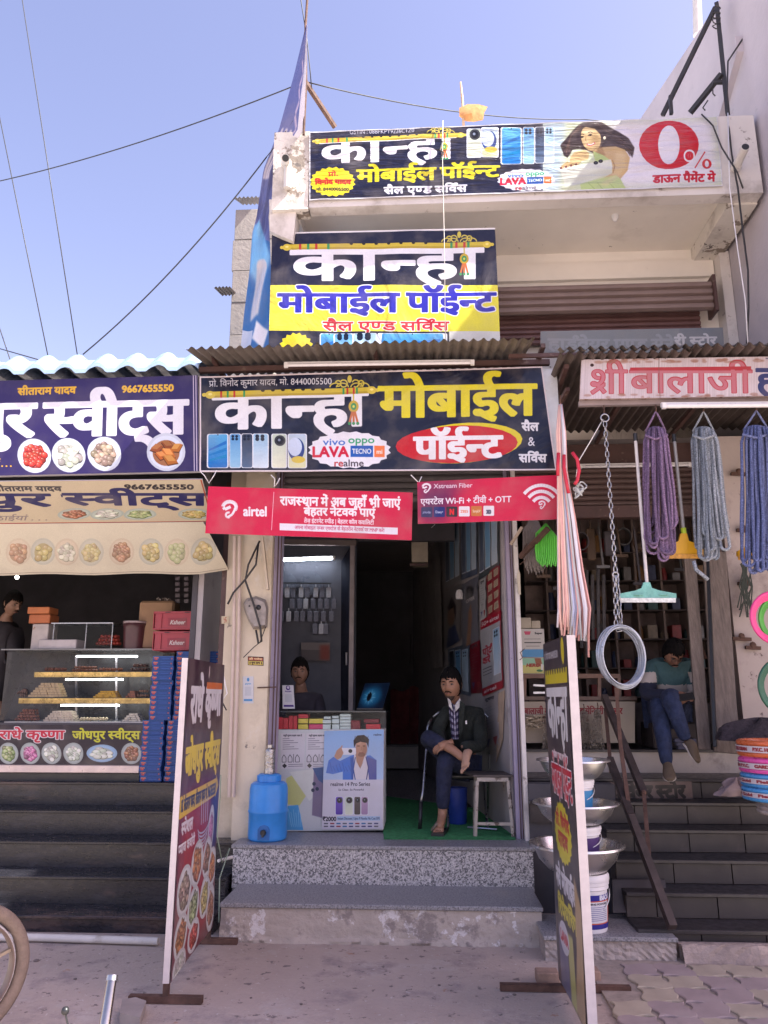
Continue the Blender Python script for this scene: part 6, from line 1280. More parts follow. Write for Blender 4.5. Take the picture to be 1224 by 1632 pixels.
def crate(x0, x1, y0, y1, label):
    Y_ = YC + .1; a, b = P(x0, y1, Y_), P(x1, y0, Y_); m = M('red_crate_plastic', (.36, .045, .06), .45, var=.1)
    t = thing('crate', label, 'crate', V(((a.x + b.x)/2, Y_ + .15, a.z)))
    w_, h_ = b.x - a.x, b.z - a.z
    MB().bbox((a.x + .01, Y_ + .012, a.z), (b.x - .01, Y_ + .3, b.z), .006).build('shell', m, t)
    MB().box((a.x, Y_, b.z - .02), (b.x, Y_ + .31, b.z)).box((a.x, Y_ + .002, a.z + .004), (b.x, Y_ + .31, a.z + .016)).build('rim', m, t)
    mb = MB()
    for k in (0, .16, .84, .985): mb.box((a.x + w_*k, Y_ + .002, a.z + .015), (a.x + w_*k + .006, Y_ + .03, b.z - .02))
    mb.build('rib', m, t)
    for k in (.3, .7): MB().box((a.x + w_*k - .03, Y_ - .002, b.z - .014), (a.x + w_*k + .02, Y_ + .003, b.z - .007)).build('slot', black_p, t)
    C = Canvas(200, 90, lin((160, 70, 80)) and (158, 60, 74)); C.text('Ksheer', 20, 180, 25, 68, (220, 205, 200), bold=1.6, shear=.25)
    pp = [V((a.x + w_*.3, Y_ + .009, b.z - h_*.35)), V((a.x + w_*.68, Y_ + .009, b.z - h_*.35)), V((a.x + w_*.68, Y_ + .009, a.z + h_*.2)), V((a.x + w_*.3, Y_ + .009, a.z + h_*.2))]
    panel('label_plate', pp, [imgmat('crate_print', C, .5, 0), m], 1, 1, .003, parent=t)
# support for crates: stacked sweet boxes below
crate(243, 323, 974, 1004, 'upper red plastic milk crate on the tall stack'); crate(242, 321, 1006, 1037, 'lower red plastic milk crate on the tall stack')
a = P(258, 973, YC + .3); cbx = MB().bbox((P(221, 1000, YC + .45).x, YC + .42, zT), (P(277, 1000, YC + .45).x, YC + .62, P(240, 958, YC + .45).z), .02); cbx.build('cardboard_box', cardb, label='brown cardboard box behind the red crates', cat='box')
MB().grid(lambda u, v: V((P(245, 955, YC + .4).x + .14*u, YC + .45 + .06*v, P(245, 958, YC + .4).z + .03*abs(math.sin(7*u + 3*v)) + .02*random.random())), 10, 6, False).build('plastic_bag', M('clear_bag', (.3, .26, .24), .2, alpha=.6), label='crumpled clear plastic bag on the brown cardboard box', cat='bag')
for x, lab in ((283, 'left'), (297, 'right')):
    mb = MB()
    for k in range(5): c = P(x, 922 + k*9, YC + .5); mb.obox(c, (.022, 0, 0), (0, .006, 0), (0, 0, .018))
    mb.build('snack_strip', M('dim_snack_packets', (.14, .12, .14), .3, var=.5, scale=16), label=lab + ' hanging strip of dark snack sachets above the crates', cat='sachets')
C = Canvas(256, 56, (36, 74, 140)); C.rect(0, 0, 256, 5, (60, 110, 180)); C.text('राधे कृष्णा', 14, 70, 14, 26, (220, 120, 90), bold=1.4); C.ell(40, 38, 20, 7, (200, 70, 60)); C.rect(90, 0, 92, 56, (24, 50, 110)); C.rect(110, 28, 200, 32, (70, 110, 190)); C.ell(232, 30, 10, 9, (180, 90, 90))
bxm = imgmat('sweet_box_print', C, .4, .05, 6, fade=0); bxs = M('sweet_box_card', (.022, .08, .3), .45, var=.1)
p0b = None
def bluebox(x, yb, Y_, w_, lab, grp, zb_, j, hh=.0435, dd=.15):
    global p0b
    if p0b is None:
        mb = MB(); mb.m = 0; mb.add([(0, 0, hh - .001), (w_, 0, hh - .001), (w_, 0, 0), (0, 0, 0)], [(0, 3, 2, 1)], [(0, 1), (1, 1), (1, 0), (0, 0)])
        mb.m = 1; mb.add([(0, .0005, hh - .001), (w_, .0005, hh - .001), (w_, .0005, 0), (0, .0005, 0), (0, dd, hh - .001), (w_, dd, hh - .001), (w_, dd, 0), (0, dd, 0)], [(0, 1, 5, 4), (3, 7, 6, 2), (0, 4, 7, 3), (1, 2, 6, 5), (4, 5, 6, 7)])
        p0b = mb.build('sweet_box', [bxm, bxs], label=lab, cat='box', group=grp, origin=False)
        o = p0b
    else: o = p0b.copy(); COL.objects.link(o); o['label'] = lab; o['group'] = grp
    o.location = V((x, Y_, zb_)) + V((random.uniform(-.006, .006), random.uniform(-.012, .012), 0)); o.rotation_euler = (0, 0, random.uniform(-.04, .04)); return o
ztop_, zbot_ = P(255, 1050, 7.12).z, .868
nl_ = int((P(255, 1046, 7.12).z - zbot_) / .0438)
for colm, (xu, xw, lab) in enumerate((((239, 230), 0, 'blue sweet box down the column touching the display counter'), ((276, 268), 0, 'blue sweet box down the column behind the standing board'))):
    for k in range(nl_ + (1 if colm else 0)):
        f_ = k < nl_ * .48; x_ = P(xu[1] if f_ else xu[0], 1150, 7.1).x + (0 if f_ else 0)
        bluebox(x_, 0, 7.06 + .03*colm, .195, ORD[nl_ - (0 if colm else 1) - k] + ' ' + lab, 'blue sweet boxes stacked in ' + ('front left' if not colm else 'right hand') + ' column', zbot_ + k*.0438, k)
        if colm and k > nl_ * .48: bluebox(x_ + .2, 0, 7.1, .13 * 1.45, ORD[nl_ - k] + ' blue sweet box down the short pile beside the brown post', 'blue sweet boxes in the far right pile', zbot_ + k*.0438, k)
# dim bulb in the sweet shop
MB().ball(P(27, 920, 7.9), .02).build('bulb', M('lit_bulb', (.9, .9, .9), .3, var=0, bump=0, emit=((1, .97, .9), 10)), label='small glowing bulb deep in the sweet shop', cat='bulb')
cable('wire_bundle', [P(350, 1060, 5.7), P(356, 1075, 5.7), P(362, 1105, 5.69), P(352, 1120, 5.7), P(350, 1095, 5.7), P(347, 1064, 5.7)], .005, whitep, 'loops of thin pale wire hanging from the top of the left standing board', cat='wire')
cable('wire_bundle', [P(349, 1064, 5.71), P(345, 1090, 5.7), P(352, 1115, 5.7), P(361, 1132, 5.7)], .005, rubber, 'dark wire hanging from the top corner of the left standing board', cat='wire')
cable('hanging_wire', [P(352, 1235, 6.1), P(351, 1270, 6.08), P(346, 1330, 6.05), P(354, 1375, 6.05), P(366, 1352, 6.07), P(350, 1400, 6.0), P(349, 1470, 5.75)], .005, M('greenish_wire', (.25, .3, .22), .6), 'pale green wire dangling beside the left end of the granite steps', cat='wire')
MB().tube([P(348, 1372, 6.05), P(370, 1366, 6.2)], .012, 8).build('pipe_stub', pvc, label='short white pipe stub at the left side of the granite steps', cat='pipe')
MB().tube([PZ(-60, 1494, .03), PZ(60, 1494, .03), PZ(252, 1500, .03)], .024, 14).build('ground_pipe', pvc, smooth=True, label='dirty white pipe lying along the foot of the black steps', cat='pipe')
MB().prism([PZ(190, 1632, .01), PZ(193, 1610, .01), PZ(215, 1606, .01), PZ(232, 1612, .01), PZ(222, 1640, .01)], (0, 0, .05)).build('stone_block', M('pale_stone', (.28, .24, .22), .9, bump=.5), label='pale broken stone under the foot of the left standing board', cat='stone', fix=True)
# bricks on the right board's foot
for x0, x1, y, Y_, lab in ((856, 892, 1562, 4.93, 'left dusty brick weighing down the right standing board'), (918, 958, 1560, 4.97, 'right dusty brick weighing down the right standing board')):
    a, b = P(x0, y, Y_), P(x1, y, Y_); MB().bbox((a.x, Y_, .003), (b.x, Y_ + .1, .065), .006).build('brick', brick_m, label=lab, cat='brick')
for x, y, s_, pl in ((58, 1531, .02, 'largest pebble, near the motorcycle tyre'), (820, 1585, .012, 'pebble just left of the foot of the right standing board'), (480, 1600, .01, 'pebble at the bottom edge below the steps, left of centre'), (120, 1560, .012, 'pebble above the dark lever knob'), (400, 1590, .008, 'smallest pebble, right of the left standing board'), (700, 1570, .01, 'pebble below the right half of the steps'), (300, 1560, .012, 'pebble just right of the left standing board')):
    MB().ball(PZ(x, y, .004), s_, 6, 4, (1, 1, .4)).build('pebble', M('dark_pebble', (.16, .13, .12), .9), label='small dark ' + pl, cat='pebble', group='pebbles on the concrete apron')

# ================================================ motorcycle parts at the left edge
mw = P(-18, 1590, 3.9); mk = thing('motorcycle', 'parked motorcycle seen only by its tan tyre and pale rim at the lower left', 'motorcycle', V((mw.x, mw.y, 0)))
Rw = .31; wc_ = V((P(44, 1590, 3.9).x - .32, 3.9, Rw + .02)); ang = R(52)
def wring(r_, tr, m, nm, sq=1, N=56):
    mb = MB(); u = V((math.cos(ang), math.sin(ang)*1, 0)); w_ = V((0, 0, 1)); nn = u.cross(w_)
    vs = []; n = 12
    for i in range(N):
        a = 2*math.pi*i/N; c = wc_ + (u*math.cos(a) + w_*math.sin(a))*r_; o_ = (u*math.cos(a) + w_*math.sin(a))
        for k in range(n): b = 2*math.pi*k/n; vs.append(c + o_*tr*math.cos(b) + nn*tr*sq*math.sin(b))
    mb.add(vs, [(i*n + k, i*n + (k+1) % n, ((i+1) % N)*n + (k+1) % n, ((i+1) % N)*n + k) for i in range(N) for k in range(n)])
    mb.build(nm, m, mk, smooth='all')
wring(Rw - .032, .032, M('dusty_tyre', (.2, .15, .12), .9, var=.15, scale=20, bump=.6, dist=.01), 'tyre')
wring(Rw - .078, .008, M('bright_rim', (.6, .57, .58), .3, metal=.3), 'rim', 2.5)
wring(Rw - .085, .006, M('brown_rim_side', (.16, .11, .09), .5), 'rim_side', 5)
u = V((math.cos(ang), math.sin(ang), 0))
for k in range(6):
    a = k*math.pi/3 + .3; MB().bar(wc_ + (u*math.cos(a) + V((0, 0, 1))*math.sin(a))*.03, wc_ + (u*math.cos(a) + V((0, 0, 1))*math.sin(a))*(Rw - .09), .022, .014).build('spoke', M('tan_alloy', (.34, .27, .2), .5, metal=.4), mk)
MB().lathe([(0, -.04), (.05, -.04), (.05, .04), (0, .04)], wc_, 16, 'x').build('hub', M('tan_alloy', (.3, .25, .2), .5), mk, smooth=True)
MB().bar(wc_, wc_ + V((-.2, -.25, .75)), .05).build('fork', black_p, mk)
ex = thing('exhaust_pipe', 'chrome pipe rising at the bottom edge in front of the black steps', 'pipe', PZ(150, 1660, 0))
A_, B_ = P(158, 1690, 3.4), P(178, 1563, 3.5)
MB().tube([A_, B_], [.024, .02], 18).build('tube', M('chrome', (.3, .28, .28), .22, metal=1, var=.2, scale=3), ex, smooth=True); MB().tube([B_, B_ + (B_ - A_).normalized()*.02], [.025, .023], 18).build('rim', steel, ex, smooth=True)
MB().ball(P(104, 1611, 3.5), .017).tube([P(104, 1615, 3.5), P(112, 1650, 3.5)], .004, 6).build('lever_knob', black_p, smooth=True, label='small dark knob on a thin rod at the bottom edge left of the chrome pipe', cat='knob')
# ================================================ hardware shop: hanging things
def hook(x, y0, y1, Y): return MB().tube([P(x, y0, Y), P(x + 1, (y0 + y1)/2, Y - .01), P(x, y1, Y)], .005, 6)
def rope_bundle(xc, yt, yb, w0, w1, Y, cols, n, label, seed, tail=0, lean=0, loopw=.03, r=.0105):
    """hank of rope: every strand is a long loop; n strands"""
    rnd = random.Random(seed); t = thing('rope_hank', label, 'rope', P(xc, yb, Y), 'rope hanks hanging under the hardware sign')
    S = lambda px: px / (FPX / 5.6) * 1.0
    hook(xc, yt - 14, yt - 2, Y).build('hook', rust, t)
    MB().tube([P(xc - w0*.42, yt + 28, Y), P(xc - 3, yt + 2, Y), P(xc, yt - 4, Y), P(xc + 4, yt + 2, Y), P(xc + w0*.42, yt + 28, Y)], .008, 7).build('tie_loop', cols[0], t, smooth='all')
    L = (yb - yt)
    for k in range(n):
        u1 = rnd.uniform(-1, .55); u2 = min(1, u1 + rnd.uniform(.25, .75)); d = rnd.uniform(-.045, .04); ph = rnd.uniform(0, 6); end = yb - rnd.uniform(0, L*.2) * (1 if k > 2 else .2) - abs(u1 + u2)*L*.05
        def x_at(f_, s_): return xc + lean*f_ + s_*(w0*(1 - f_) + w1*f_)*.5*(1 if f_ > .08 else .72 + f_*3.5) + math.sin(f_*6 + ph + s_)*2.2*f_
        ys_ = lambda f_, s_: yt + 20 + (1 - f_)*5*s_*s_ + (end - yt - 20)*f_
        bw = (x_at(1, u2) - x_at(1, u1))/2; mx_ = (x_at(1, u2) + x_at(1, u1))/2; rb_ = max(5, abs(bw)*.9)
        pts = [P(x_at(f_, u1), ys_(f_, u1) - rb_*f_, Y + d + .015*math.sin(f_*7 + ph)) for f_ in [i/9 for i in range(10)]]
        pts += [P(mx_ + bw*math.cos(a_), end - rb_ + rb_*math.sin(a_)*1.1, Y + d - .012) for a_ in [math.pi*(1 - i/6) for i in range(1, 7)]]
        pts += [P(x_at(f_, u2), ys_(f_, u2) - rb_*f_, Y + d - .02 + .012*math.sin(f_*5 + ph)) for f_ in [1 - i/9 for i in range(1, 10)]]
        MB().tube(pts, r*rnd.uniform(.9, 1.15), 7).build('strand', cols[k % len(cols)], t, smooth='all')
    MB().tube([P(xc - w0*.5 + 2, yt + 34, Y - .05), P(xc, yt + 40, Y - .065), P(xc + w0*.5, yt + 33, Y - .05)], r, 7).build('wrap', cols[0], t, smooth='all')
    if tail: MB().tube([P(xc - w1*.3, yb - 8, Y - .03), P(xc - w1*.3 + 4, yb + 6, Y - .03), P(xc - w1*.2 + tail*.5, yb + 14, Y - .03), P(xc - w1*.2 + tail, yb + 22, Y - .03)], r*1.3, 7).build('loose_end', cols[0], t, smooth='all')
def ropem(nm, c): return M(nm, lin(c), .85, var=.3, scale=60, bump=.9, bscale=160, dirt=[(lin([min(255, x*1.35) for x in c]), .35, 120, .9), (lin([x*.45 for x in c]), .3, 110, .9)], dist=.006)
pr, gr, bl_ = ropem('mauve_rope', (120, 98, 128)), ropem('grey_rope', (136, 142, 150)), ropem('blue_grey_rope', (104, 112, 150))
pr2, gr2, bl2 = ropem('mauve_rope_dark', (96, 78, 106)), ropem('grey_rope_dark', (112, 120, 130)), ropem('blue_rope_dark', (86, 96, 138))
rope_bundle(1045, 660, 897, 38, 58, 5.58, [pr, pr2, pr], 20, 'mauve rope hank hanging left of the two grey ones under the tin sign', 1, lean=8)
rope_bundle(1121, 660, 902, 40, 52, 5.58, [gr, gr2], 19, 'pale grey rope hank hanging in the middle under the tin sign', 2, tail=18, lean=14)
rope_bundle(1205, 658, 930, 48, 56, 5.56, [bl_, bl2], 22, 'blue-grey rope hank hanging at the right edge under the tin sign', 3, lean=6)
# long bunch of pink and blue straps with red handles
sb = thing('strap_bunch', 'long bunch of pale pink and blue straps hanging right of the main sign', 'straps', P(918, 1040, 5.66))
sm = [M('pink_strap', (.78, .42, .38), .6, var=.12), M('pale_blue_strap', (.52, .56, .74), .6, var=.12), M('peach_strap', (.78, .5, .42), .6, var=.12), M('white_strap', (.72, .68, .72), .6, var=.1), M('grey_strap', (.48, .5, .5), .6, var=.1)]
rn = random.Random(4)
for k in range(46):
    u = rn.random(); d = rn.uniform(-.045, .055); ph = rn.uniform(0, 6); yb = 990 + u*28 + rn.uniform(-6, 14) + (24 if rn.random() < .2 else 0)
    xt, xm, xb_ = 887 + u*14, 889 + u*28, 890 + u*50
    pts = [P(893 + (u - .5)*4, 644 + rn.uniform(0, 6), 5.66 + d*.3), P(xt, 690, 5.66 + d), P(xt + 2, 750, 5.66 + d), P(xm, 830, 5.66 + d), P((xm + xb_)/2 + math.sin(ph), 910, 5.66 + d), P(xb_ + 1.5*math.sin(ph), 970, 5.66 + d), P(xb_ + 3*math.sin(ph*2), yb, 5.66 + d)]
    mt_ = sm[rn.choice((0, 2, 0, 4, 3) if u < .4 else (1, 3, 0, 1, 4, 2))]
    mb = MB().tube(pts, .0075, 6)
    mb.build('strap', mt_, sb, smooth='all')
redg = M('red_grip', (.55, .02, .05), .35, var=.08)
for pts in (((890, 722), (889, 740), (889, 758)), ((899, 725), (899, 745), (903, 770), (906, 786)), ((912, 721), (920, 732), (923, 750), (920, 766), (916, 772))): MB().tube([P(x, y, 5.54) for x, y in pts], .013, 10).build('grip', redg, sb, smooth='all')
mb = MB()
for k in range(6): c = P(916 + rn.uniform(0, 14), 776 + rn.uniform(-6, 12), 5.57); mb.tube([c + V((.03*math.cos(a + k), .02*math.sin(2*a), .03*math.sin(a))) for a in [i*.7 for i in range(9)]], .006, 6, closed=True)
mb.build('knot', sm[4], sb, smooth='all')
MB().tube([P(893, 630, 5.66), P(893, 646, 5.66)], .006, 6).build('hook', rust, sb)
# chain with ring and wire coil
ch = thing('chain', 'steel chain hanging from a ring and holding up the coil of wire', 'chain', P(985, 1000, 5.5)); link0 = None
def chain(parent, a, b, s=.028, m=steel, nm='link', wr_=.0042):
    global link0
    d = b - a; n = max(1, int(d.length/(s*.78))); out = []
    for k in range(n):
        c = a + d*((k + .5)/n)
        if link0 is None:
            mb = MB(); q = [(0, 0, s*.5), (s*.22, 0, s*.36), (s*.25, 0, 0), (s*.22, 0, -s*.36), (0, 0, -s*.5), (-s*.22, 0, -s*.36), (-s*.25, 0, 0), (-s*.22, 0, s*.36)]
            mb.tube([c + V(p_) for p_ in q], wr_, 5, closed=True); link0 = mb.build('link', m, parent, smooth='all'); link0['c'] = 0; globals()['link_c'] = c.copy(); continue
        me = link0.data
        o = bpy.data.objects.new(nm, me); COL.objects.link(o); o.parent = parent
        # the shared mesh is built about link_c in its first parent's frame
        base = link_c - wloc(link0.parent); ez = Euler((0, 0, math.pi/2*(k % 2) + .3))
        tilt = d.normalized().to_track_quat('-Z', 'Y').to_matrix() @ ez.to_matrix()
        o.matrix_basis = Matrix.Translation(c - wloc(parent)) @ tilt.to_4x4() @ Matrix.Translation(-base)
    return n
chain(ch, P(964, 672, 5.55), P(981, 912, 5.52), .05, steel, wr_=.0045)
chain(ch, P(980, 918, 5.52), P(982, 998, 5.5), .05); chain(ch, P(983, 918, 5.52), P(990, 996, 5.5), .05)
mb = MB(); c = P(964, 666, 5.55); mb.tube([c + V((.03*math.cos(a), 0, .03*math.sin(a))) for a in [i*2*math.pi/16 for i in range(16)]], .006, 7, closed=True); mb.build('ring', steel, ch, smooth='all')
mb = MB(); c = P(981, 916, 5.52); mb.tube([c + V((.02*math.cos(a), 0, .02*math.sin(a))) for a in [i*2*math.pi/14 for i in range(14)]], .006, 7, closed=True); mb.build('ring', steel, ch, smooth='all')
MB().tube([P(981, 998, 5.48), P(983, 1007, 5.47), P(994, 1005, 5.47), P(992, 995, 5.5)], .005, 6).build('hook', steel, ch, smooth='all'); hook(962, 646, 662, 5.56).build('hook', rust, ch)
cable('pull_cord', [P(961, 668, 5.56), P(940, 705, 5.6), P(922, 735, 5.64), P(918, 760, 5.64)], .004, whitep, 'thin pale cord slanting from the chain ring to the strap bunch', cat='cord')
wcl = thing('wire_coil', 'coil of shiny galvanised wire hanging at the end of the chain', 'wire coil', P(991, 1096, 5.48)); galvw = M('galvanised_wire', (.42, .46, .52), .35, metal=.6, var=.2, scale=10)
cc = P(991, 1046, 5.48); rx_, rz_ = .19, .235
for k in range(15):
    dx, dz, dy = rn.uniform(-.012, .012), rn.uniform(-.01, .01), (k - 7)*.012; s_ = 1 - .04*abs(k - 7)/7 - rn.uniform(0, .09)
    MB().tube([cc + V((dx + rx_*s_*math.cos(a)*.9, dy + .06*math.cos(a), dz + rz_*s_*math.sin(a)*.92)) for a in [i*2*math.pi/40 for i in range(40)]], .0045, 6, closed=True).build('wire_turn', galvw, wcl, smooth='all')
# squeegees
def squeegee(top, bot, Y, head, hm, pm, label, neck=None, bagged=False):
    t = thing('squeegee', label, 'squeegee', P(*bot, Y)); MB().tube([P(*top, Y), P(*bot, Y)], .0125, 10).build('pole', pm, t, smooth=True)
    d = (P(*top, Y) - P(*bot, Y)).normalized(); MB().tube([P(*top, Y), P(*top, Y) + d*.06], .016, 10).build('grip', black_p, t, smooth=True)
    x0, x1, y0, y1 = head; xm = bot[0]
    if neck: MB().tube([P(*bot, Y) - d*.0, P(*bot, Y) + d*.05], .02, 12).build('collar', neck, t, smooth=True)
    O = [(x0, y1), (x0, y1 - 8), (xm - 18, y0 + 4), (xm - 8, y0), (xm - 5, bot[1] - 2), (xm + 5, bot[1] - 2), (xm + 8, y0), (xm + 20, y0 + 4), (x1, y1 - 8), (x1, y1)]
    MB().prism([P(x, y, Y - .02) for x, y in O], (0, .03, 0)).build('head', hm, t)
    MB().prism([P(x0 + 1, y1 - 1, Y - .03), P(x1 - 1, y1 - 1, Y - .03), P(x1 - 1, y1 + 6, Y - .03), P(x0 + 1, y1 + 6, Y - .03)], (0, .012, 0)).build('blade', M('blade_%s' % ('white' if bagged else 'orange'), (.6, .62, .6) if bagged else (.6, .3, .05), .5, var=.3, scale=40), t)
    if bagged:
        for a in (.25, .7): MB().bar(P(x0 + (x1 - x0)*a, y1 - 6, Y - .028), P(x0 + (x1 - x0)*a + 14, y1 - 6, Y - .028), .03, .004).build('head_clip', hm, t)
    else:
        for a in (.1, .9): MB().ball(P(x0 + (x1 - x0)*a, y1 - 4, Y - .022), .008).build('rivet', rust, t)
yelp = M('yellow_plastic', (.75, .4, .02), .4, var=.06); poleg = M('grey_pole', (.42, .4, .38), .4, metal=.3); polew = M('white_pole', (.6, .57, .55), .4)
squeegee((1013, 703), (1031, 930), 5.62, (988, 1078, 937, 954), M('pale_teal_plastic', (.16, .42, .36), .3, var=.25, scale=14), polew, 'pale teal squeegee in clear wrap hanging by its pole below the mauve rope', bagged=True)
squeegee((1075, 704), (1090, 852), 5.72, (1062, 1121, 862, 884), yelp, poleg, 'yellow squeegee on a grey pole between the mauve and the grey rope', M('lime_collar', (.5, .65, .03), .4))
squeegee((1196, 700), (1205, 858), 5.72, (1176, 1236, 868, 886), yelp, poleg, 'yellow squeegee half hidden behind the blue-grey rope', M('lime_collar', (.5, .65, .03), .4))
# green hose loops and dark wires near the door
gh = thing('hose_bundle', 'bright green flat rope loops hanging left of the strap bunch', 'hose', P(866, 902, 6.3)); gm = M('bright_green_plastic', (.12, .55, .06), .35)
for k in range(8):
    x = 855 + k*3.4; MB().tube([P(870, 835, 6.35), P(x, 850, 6.32), P(x - 1, 875, 6.3), P(x + 1, 892 + (k % 3)*3, 6.28), P(x + 6, 900 + (k % 2)*3, 6.27), P(x + 9, 885, 6.28), P(x + 8, 856, 6.3), P(872, 838, 6.35)], .009, 6).build('loop', gm, gh, smooth='all')
dh = thing('wire_hanks', 'tangled dark wire hanks hanging by the white pillar of the hardware shop', 'wire', P(848, 915, 6.5)); dm = M('dull_wire', (.2, .17, .16), .5)
for k in range(12):
    x = 834 + k*2.4; MB().tube([P(850, 820, 6.5), P(x, 845, 6.5), P(x, 880, 6.48), P(x + 4, 905 + (k*5) % 12, 6.46), P(x + 10, 900, 6.47), P(x + 8, 860, 6.5), P(854, 822, 6.5)], .006, 5).build('hank', dm, dh, smooth='all')
MB().bar(P(829, 888, 6.4), P(874, 842, 6.2), .035).build('iron_bracket', rust, label='rusty iron bracket slanting out from the white pillar', cat='bracket')
MB().bar(P(814, 868, 6.35), P(832, 840, 6.3), .02).build('wood_strip', M('split_wood', (.45, .36, .28), .8), label='thin split wood strip wired to the right door pillar', cat='strip')
for pts, lab in ((((840, 866), (832, 880), (838, 892), (828, 900)), 'rusty wire twist high on the right door pillar'), (((836, 1034), (829, 1040), (833, 1048), (828, 1052)), 'small wire twist low on the right door pillar')): MB().tube([P(x, y, 6.44) for x, y in pts], .004, 5).build('wire_twist', rust, label=lab, cat='wire')
for pts in (((826, 905), (824, 920), (826, 945), (830, 948), (829, 915)),): MB().prism([P(x, y, 6.455) for x, y in pts], (0, .012, 0)).build('switch', M('cream_switch', (.5, .44, .34), .6), label='cracked cream switch plate on the right door pillar', cat='switch')
# table with boxes, printed counter and chains
TY = 7.3
tb = thing('side_table', 'brown wooden side table carrying cartons just inside the hardware shop', 'table', P(920, 1115, TY)); brw = M('brown_wood', (.14, .075, .05), .55, var=.25, scale=6)
MB().box((P(831, 1078, TY).x, TY - .02, P(900, 1081, TY).z), (P(988, 1078, TY).x, TY + .4, P(900, 1074, TY).z)).build('table_top', brw, tb)
for x in (836, 955, 986): MB().bar(P(x, 1081, TY), P(x, 1112, TY), .03).build('leg', brw, tb)
MB().box((P(831, 1112, TY).x, TY - .03, P(900, 1116, TY).z), (P(1013, 1112, TY).x, TY + .42, P(900, 1110, TY).z)).build('lower_top', M('dark_wood_top', (.1, .06, .045), .5), tb)
MB().bar(P(850, 1092, TY - .01), P(870, 1093, TY - .01), .018).build('bolt', alu, tb); MB().bar(P(850, 1104, TY - .01), P(870, 1104, TY - .01), .018).build('bolt', alu, tb)
panel('shop_counter_board', pq([(832, 1118), (1012, 1118), (1012, 1184), (832, 1184)], TY - .01), [imgmat('hardware_counter_print', cv_hwc, .6, .1), ledge_m], 1, 1, .03, label='cream painted counter front with red lettering behind the hanging chains', cat='counter board')
C = Canvas(150, 180, (200, 196, 190)); C.rect(0, 130, 150, 180, (80, 150, 200)); C.text('Super', 90, 140, 20, 32, (40, 40, 50), bold=1); C.poly([(20, 14), (66, 14), (58, 36), (28, 36)], (200, 80, 110)); C.rect(20, 62, 128, 65, (90, 90, 90)); C.rect(20, 84, 130, 90, (40, 40, 40)); C.rect(30, 108, 120, 111, (90, 90, 90))
D_ = Canvas(150, 110, (150, 200, 170)); D_.rect(0, 50, 150, 110, (205, 200, 120)); D_.poly([(80, 0), (120, 0), (130, 60), (90, 60)], (150, 90, 60)); D_.text('HERO', 25, 110, 40, 62, (150, 40, 30), bold=2, shear=.2); D_.ell(110, 90, 20, 9, (40, 110, 60)); D_.poly([(120, 40), (136, 46), (132, 90), (118, 84)], (220, 220, 214))
def printed_box(q, cv, label, Y_=TY + .02, dep=.2):
    a, b = P(q[0], q[3], Y_), P(q[1], q[2], Y_); t = thing('carton', label, 'carton', V(((a.x + b.x)/2, Y_ + dep/2, a.z)))
    MB().bbox((a.x, Y_, a.z), (b.x, Y_ + dep, b.z), .003).build('box', M('white_carton', (.5, .48, .44), .6), t); panel('printed_face', [V((a.x + .004, Y_ - .001, b.z - .004)), V((b.x - .004, Y_ - .001, b.z - .004)), V((b.x - .004, Y_ - .001, a.z + .004)), V((a.x + .004, Y_ - .001, a.z + .004))], [imgmat('carton_print', cv, .4, .02, fade=.05), backing], 1, 1, .002, parent=t)
printed_box((832, 870, 1048.3, 1074), D_, 'green and yellow HERO carton at the bottom of the carton stack'); printed_box((831, 867, 1002, 1048), C, 'tall white and blue carton on top of the HERO carton')
for x0, x1, y0, lab in ((829, 846, 984, 'left plain card box on the white and blue carton'), (847, 861, 989, 'right small card box on the white and blue carton')): tbox(x0, x1, y0, 1001.6, TY + .04, M('plain_card', (.36, .32, .25), .7), lab, dep=.14)
mb = MB()
for k in range(10): c = P(916 + rn.uniform(-8, 10), 1071 + rn.uniform(-3, 2), TY + .1); mb.tube([c + V((.03*math.cos(a + k), .03*math.sin(a), .012*math.sin(a*2 + k))) for a in [i*.9 for i in range(7)]], .004, 5, closed=True)
mb.build('wire_scrap', alu, smooth='all', label='small tangle of silver wire on the brown side table', cat='wire')
# hanging chain bunches
link1 = None
def chain_bunch(xc, y0, y1, w_, Y_, label, n=9, seed=1):
    global link1
    r_ = random.Random(seed); t = thing('chain_bunch', label, 'chains', P(xc, y1, Y_), 'chain bunches hanging before the counter board')
    mb = MB()
    for k in range(n):
        u = (k + .5)/n*2 - 1; prev = P(xc, y0, Y_)
        for i in range(1, 17):
            f_ = i/16; c = P(xc + u*w_*.5*(.35 + .65*f_) + r_.uniform(-1, 1), y0 + (y1 - y0)*f_, Y_ + r_.uniform(-.02, .02)); m = (prev + c)/2; d = (c - prev)*.5; s_ = V((.008, 0, 0)) if i % 2 else V((.003, .008, 0))
            mb.tube([m + d, m + d*.4 + s_, m - d*.4 + s_, m - d, m - d*.4 - s_, m + d*.4 - s_], .003, 4, closed=True); prev = c
    mb.build('links', M('dull_chain', (.4, .36, .32), .4, metal=.8, var=.3, scale=40), t, kind='stuff'); hook(xc, y0 - 10, y0 + 2, Y_).build('hook', rust, t)
chain_bunch(872, 1135, 1205, 18, 7.2, 'chain bunch partly behind the right standing board', 7, 1); chain_bunch(930, 1132, 1205, 34, 7.2, 'widest chain bunch, middle of the three at the counter board', 11, 2); chain_bunch(952, 1130, 1206, 26, 7.15, 'chain bunch nearest the railing at the counter board', 9, 3)
mb = MB()
for k in range(26): mb.tube([P(848 + rn.uniform(-14, 20), 1150 + rn.uniform(-8, 8), 7.2) + V((.02*math.cos(a + k), .015*math.sin(a*2), .02*math.sin(a))) for a in [i*1.05 for i in range(6)]], .005, 5, closed=True)
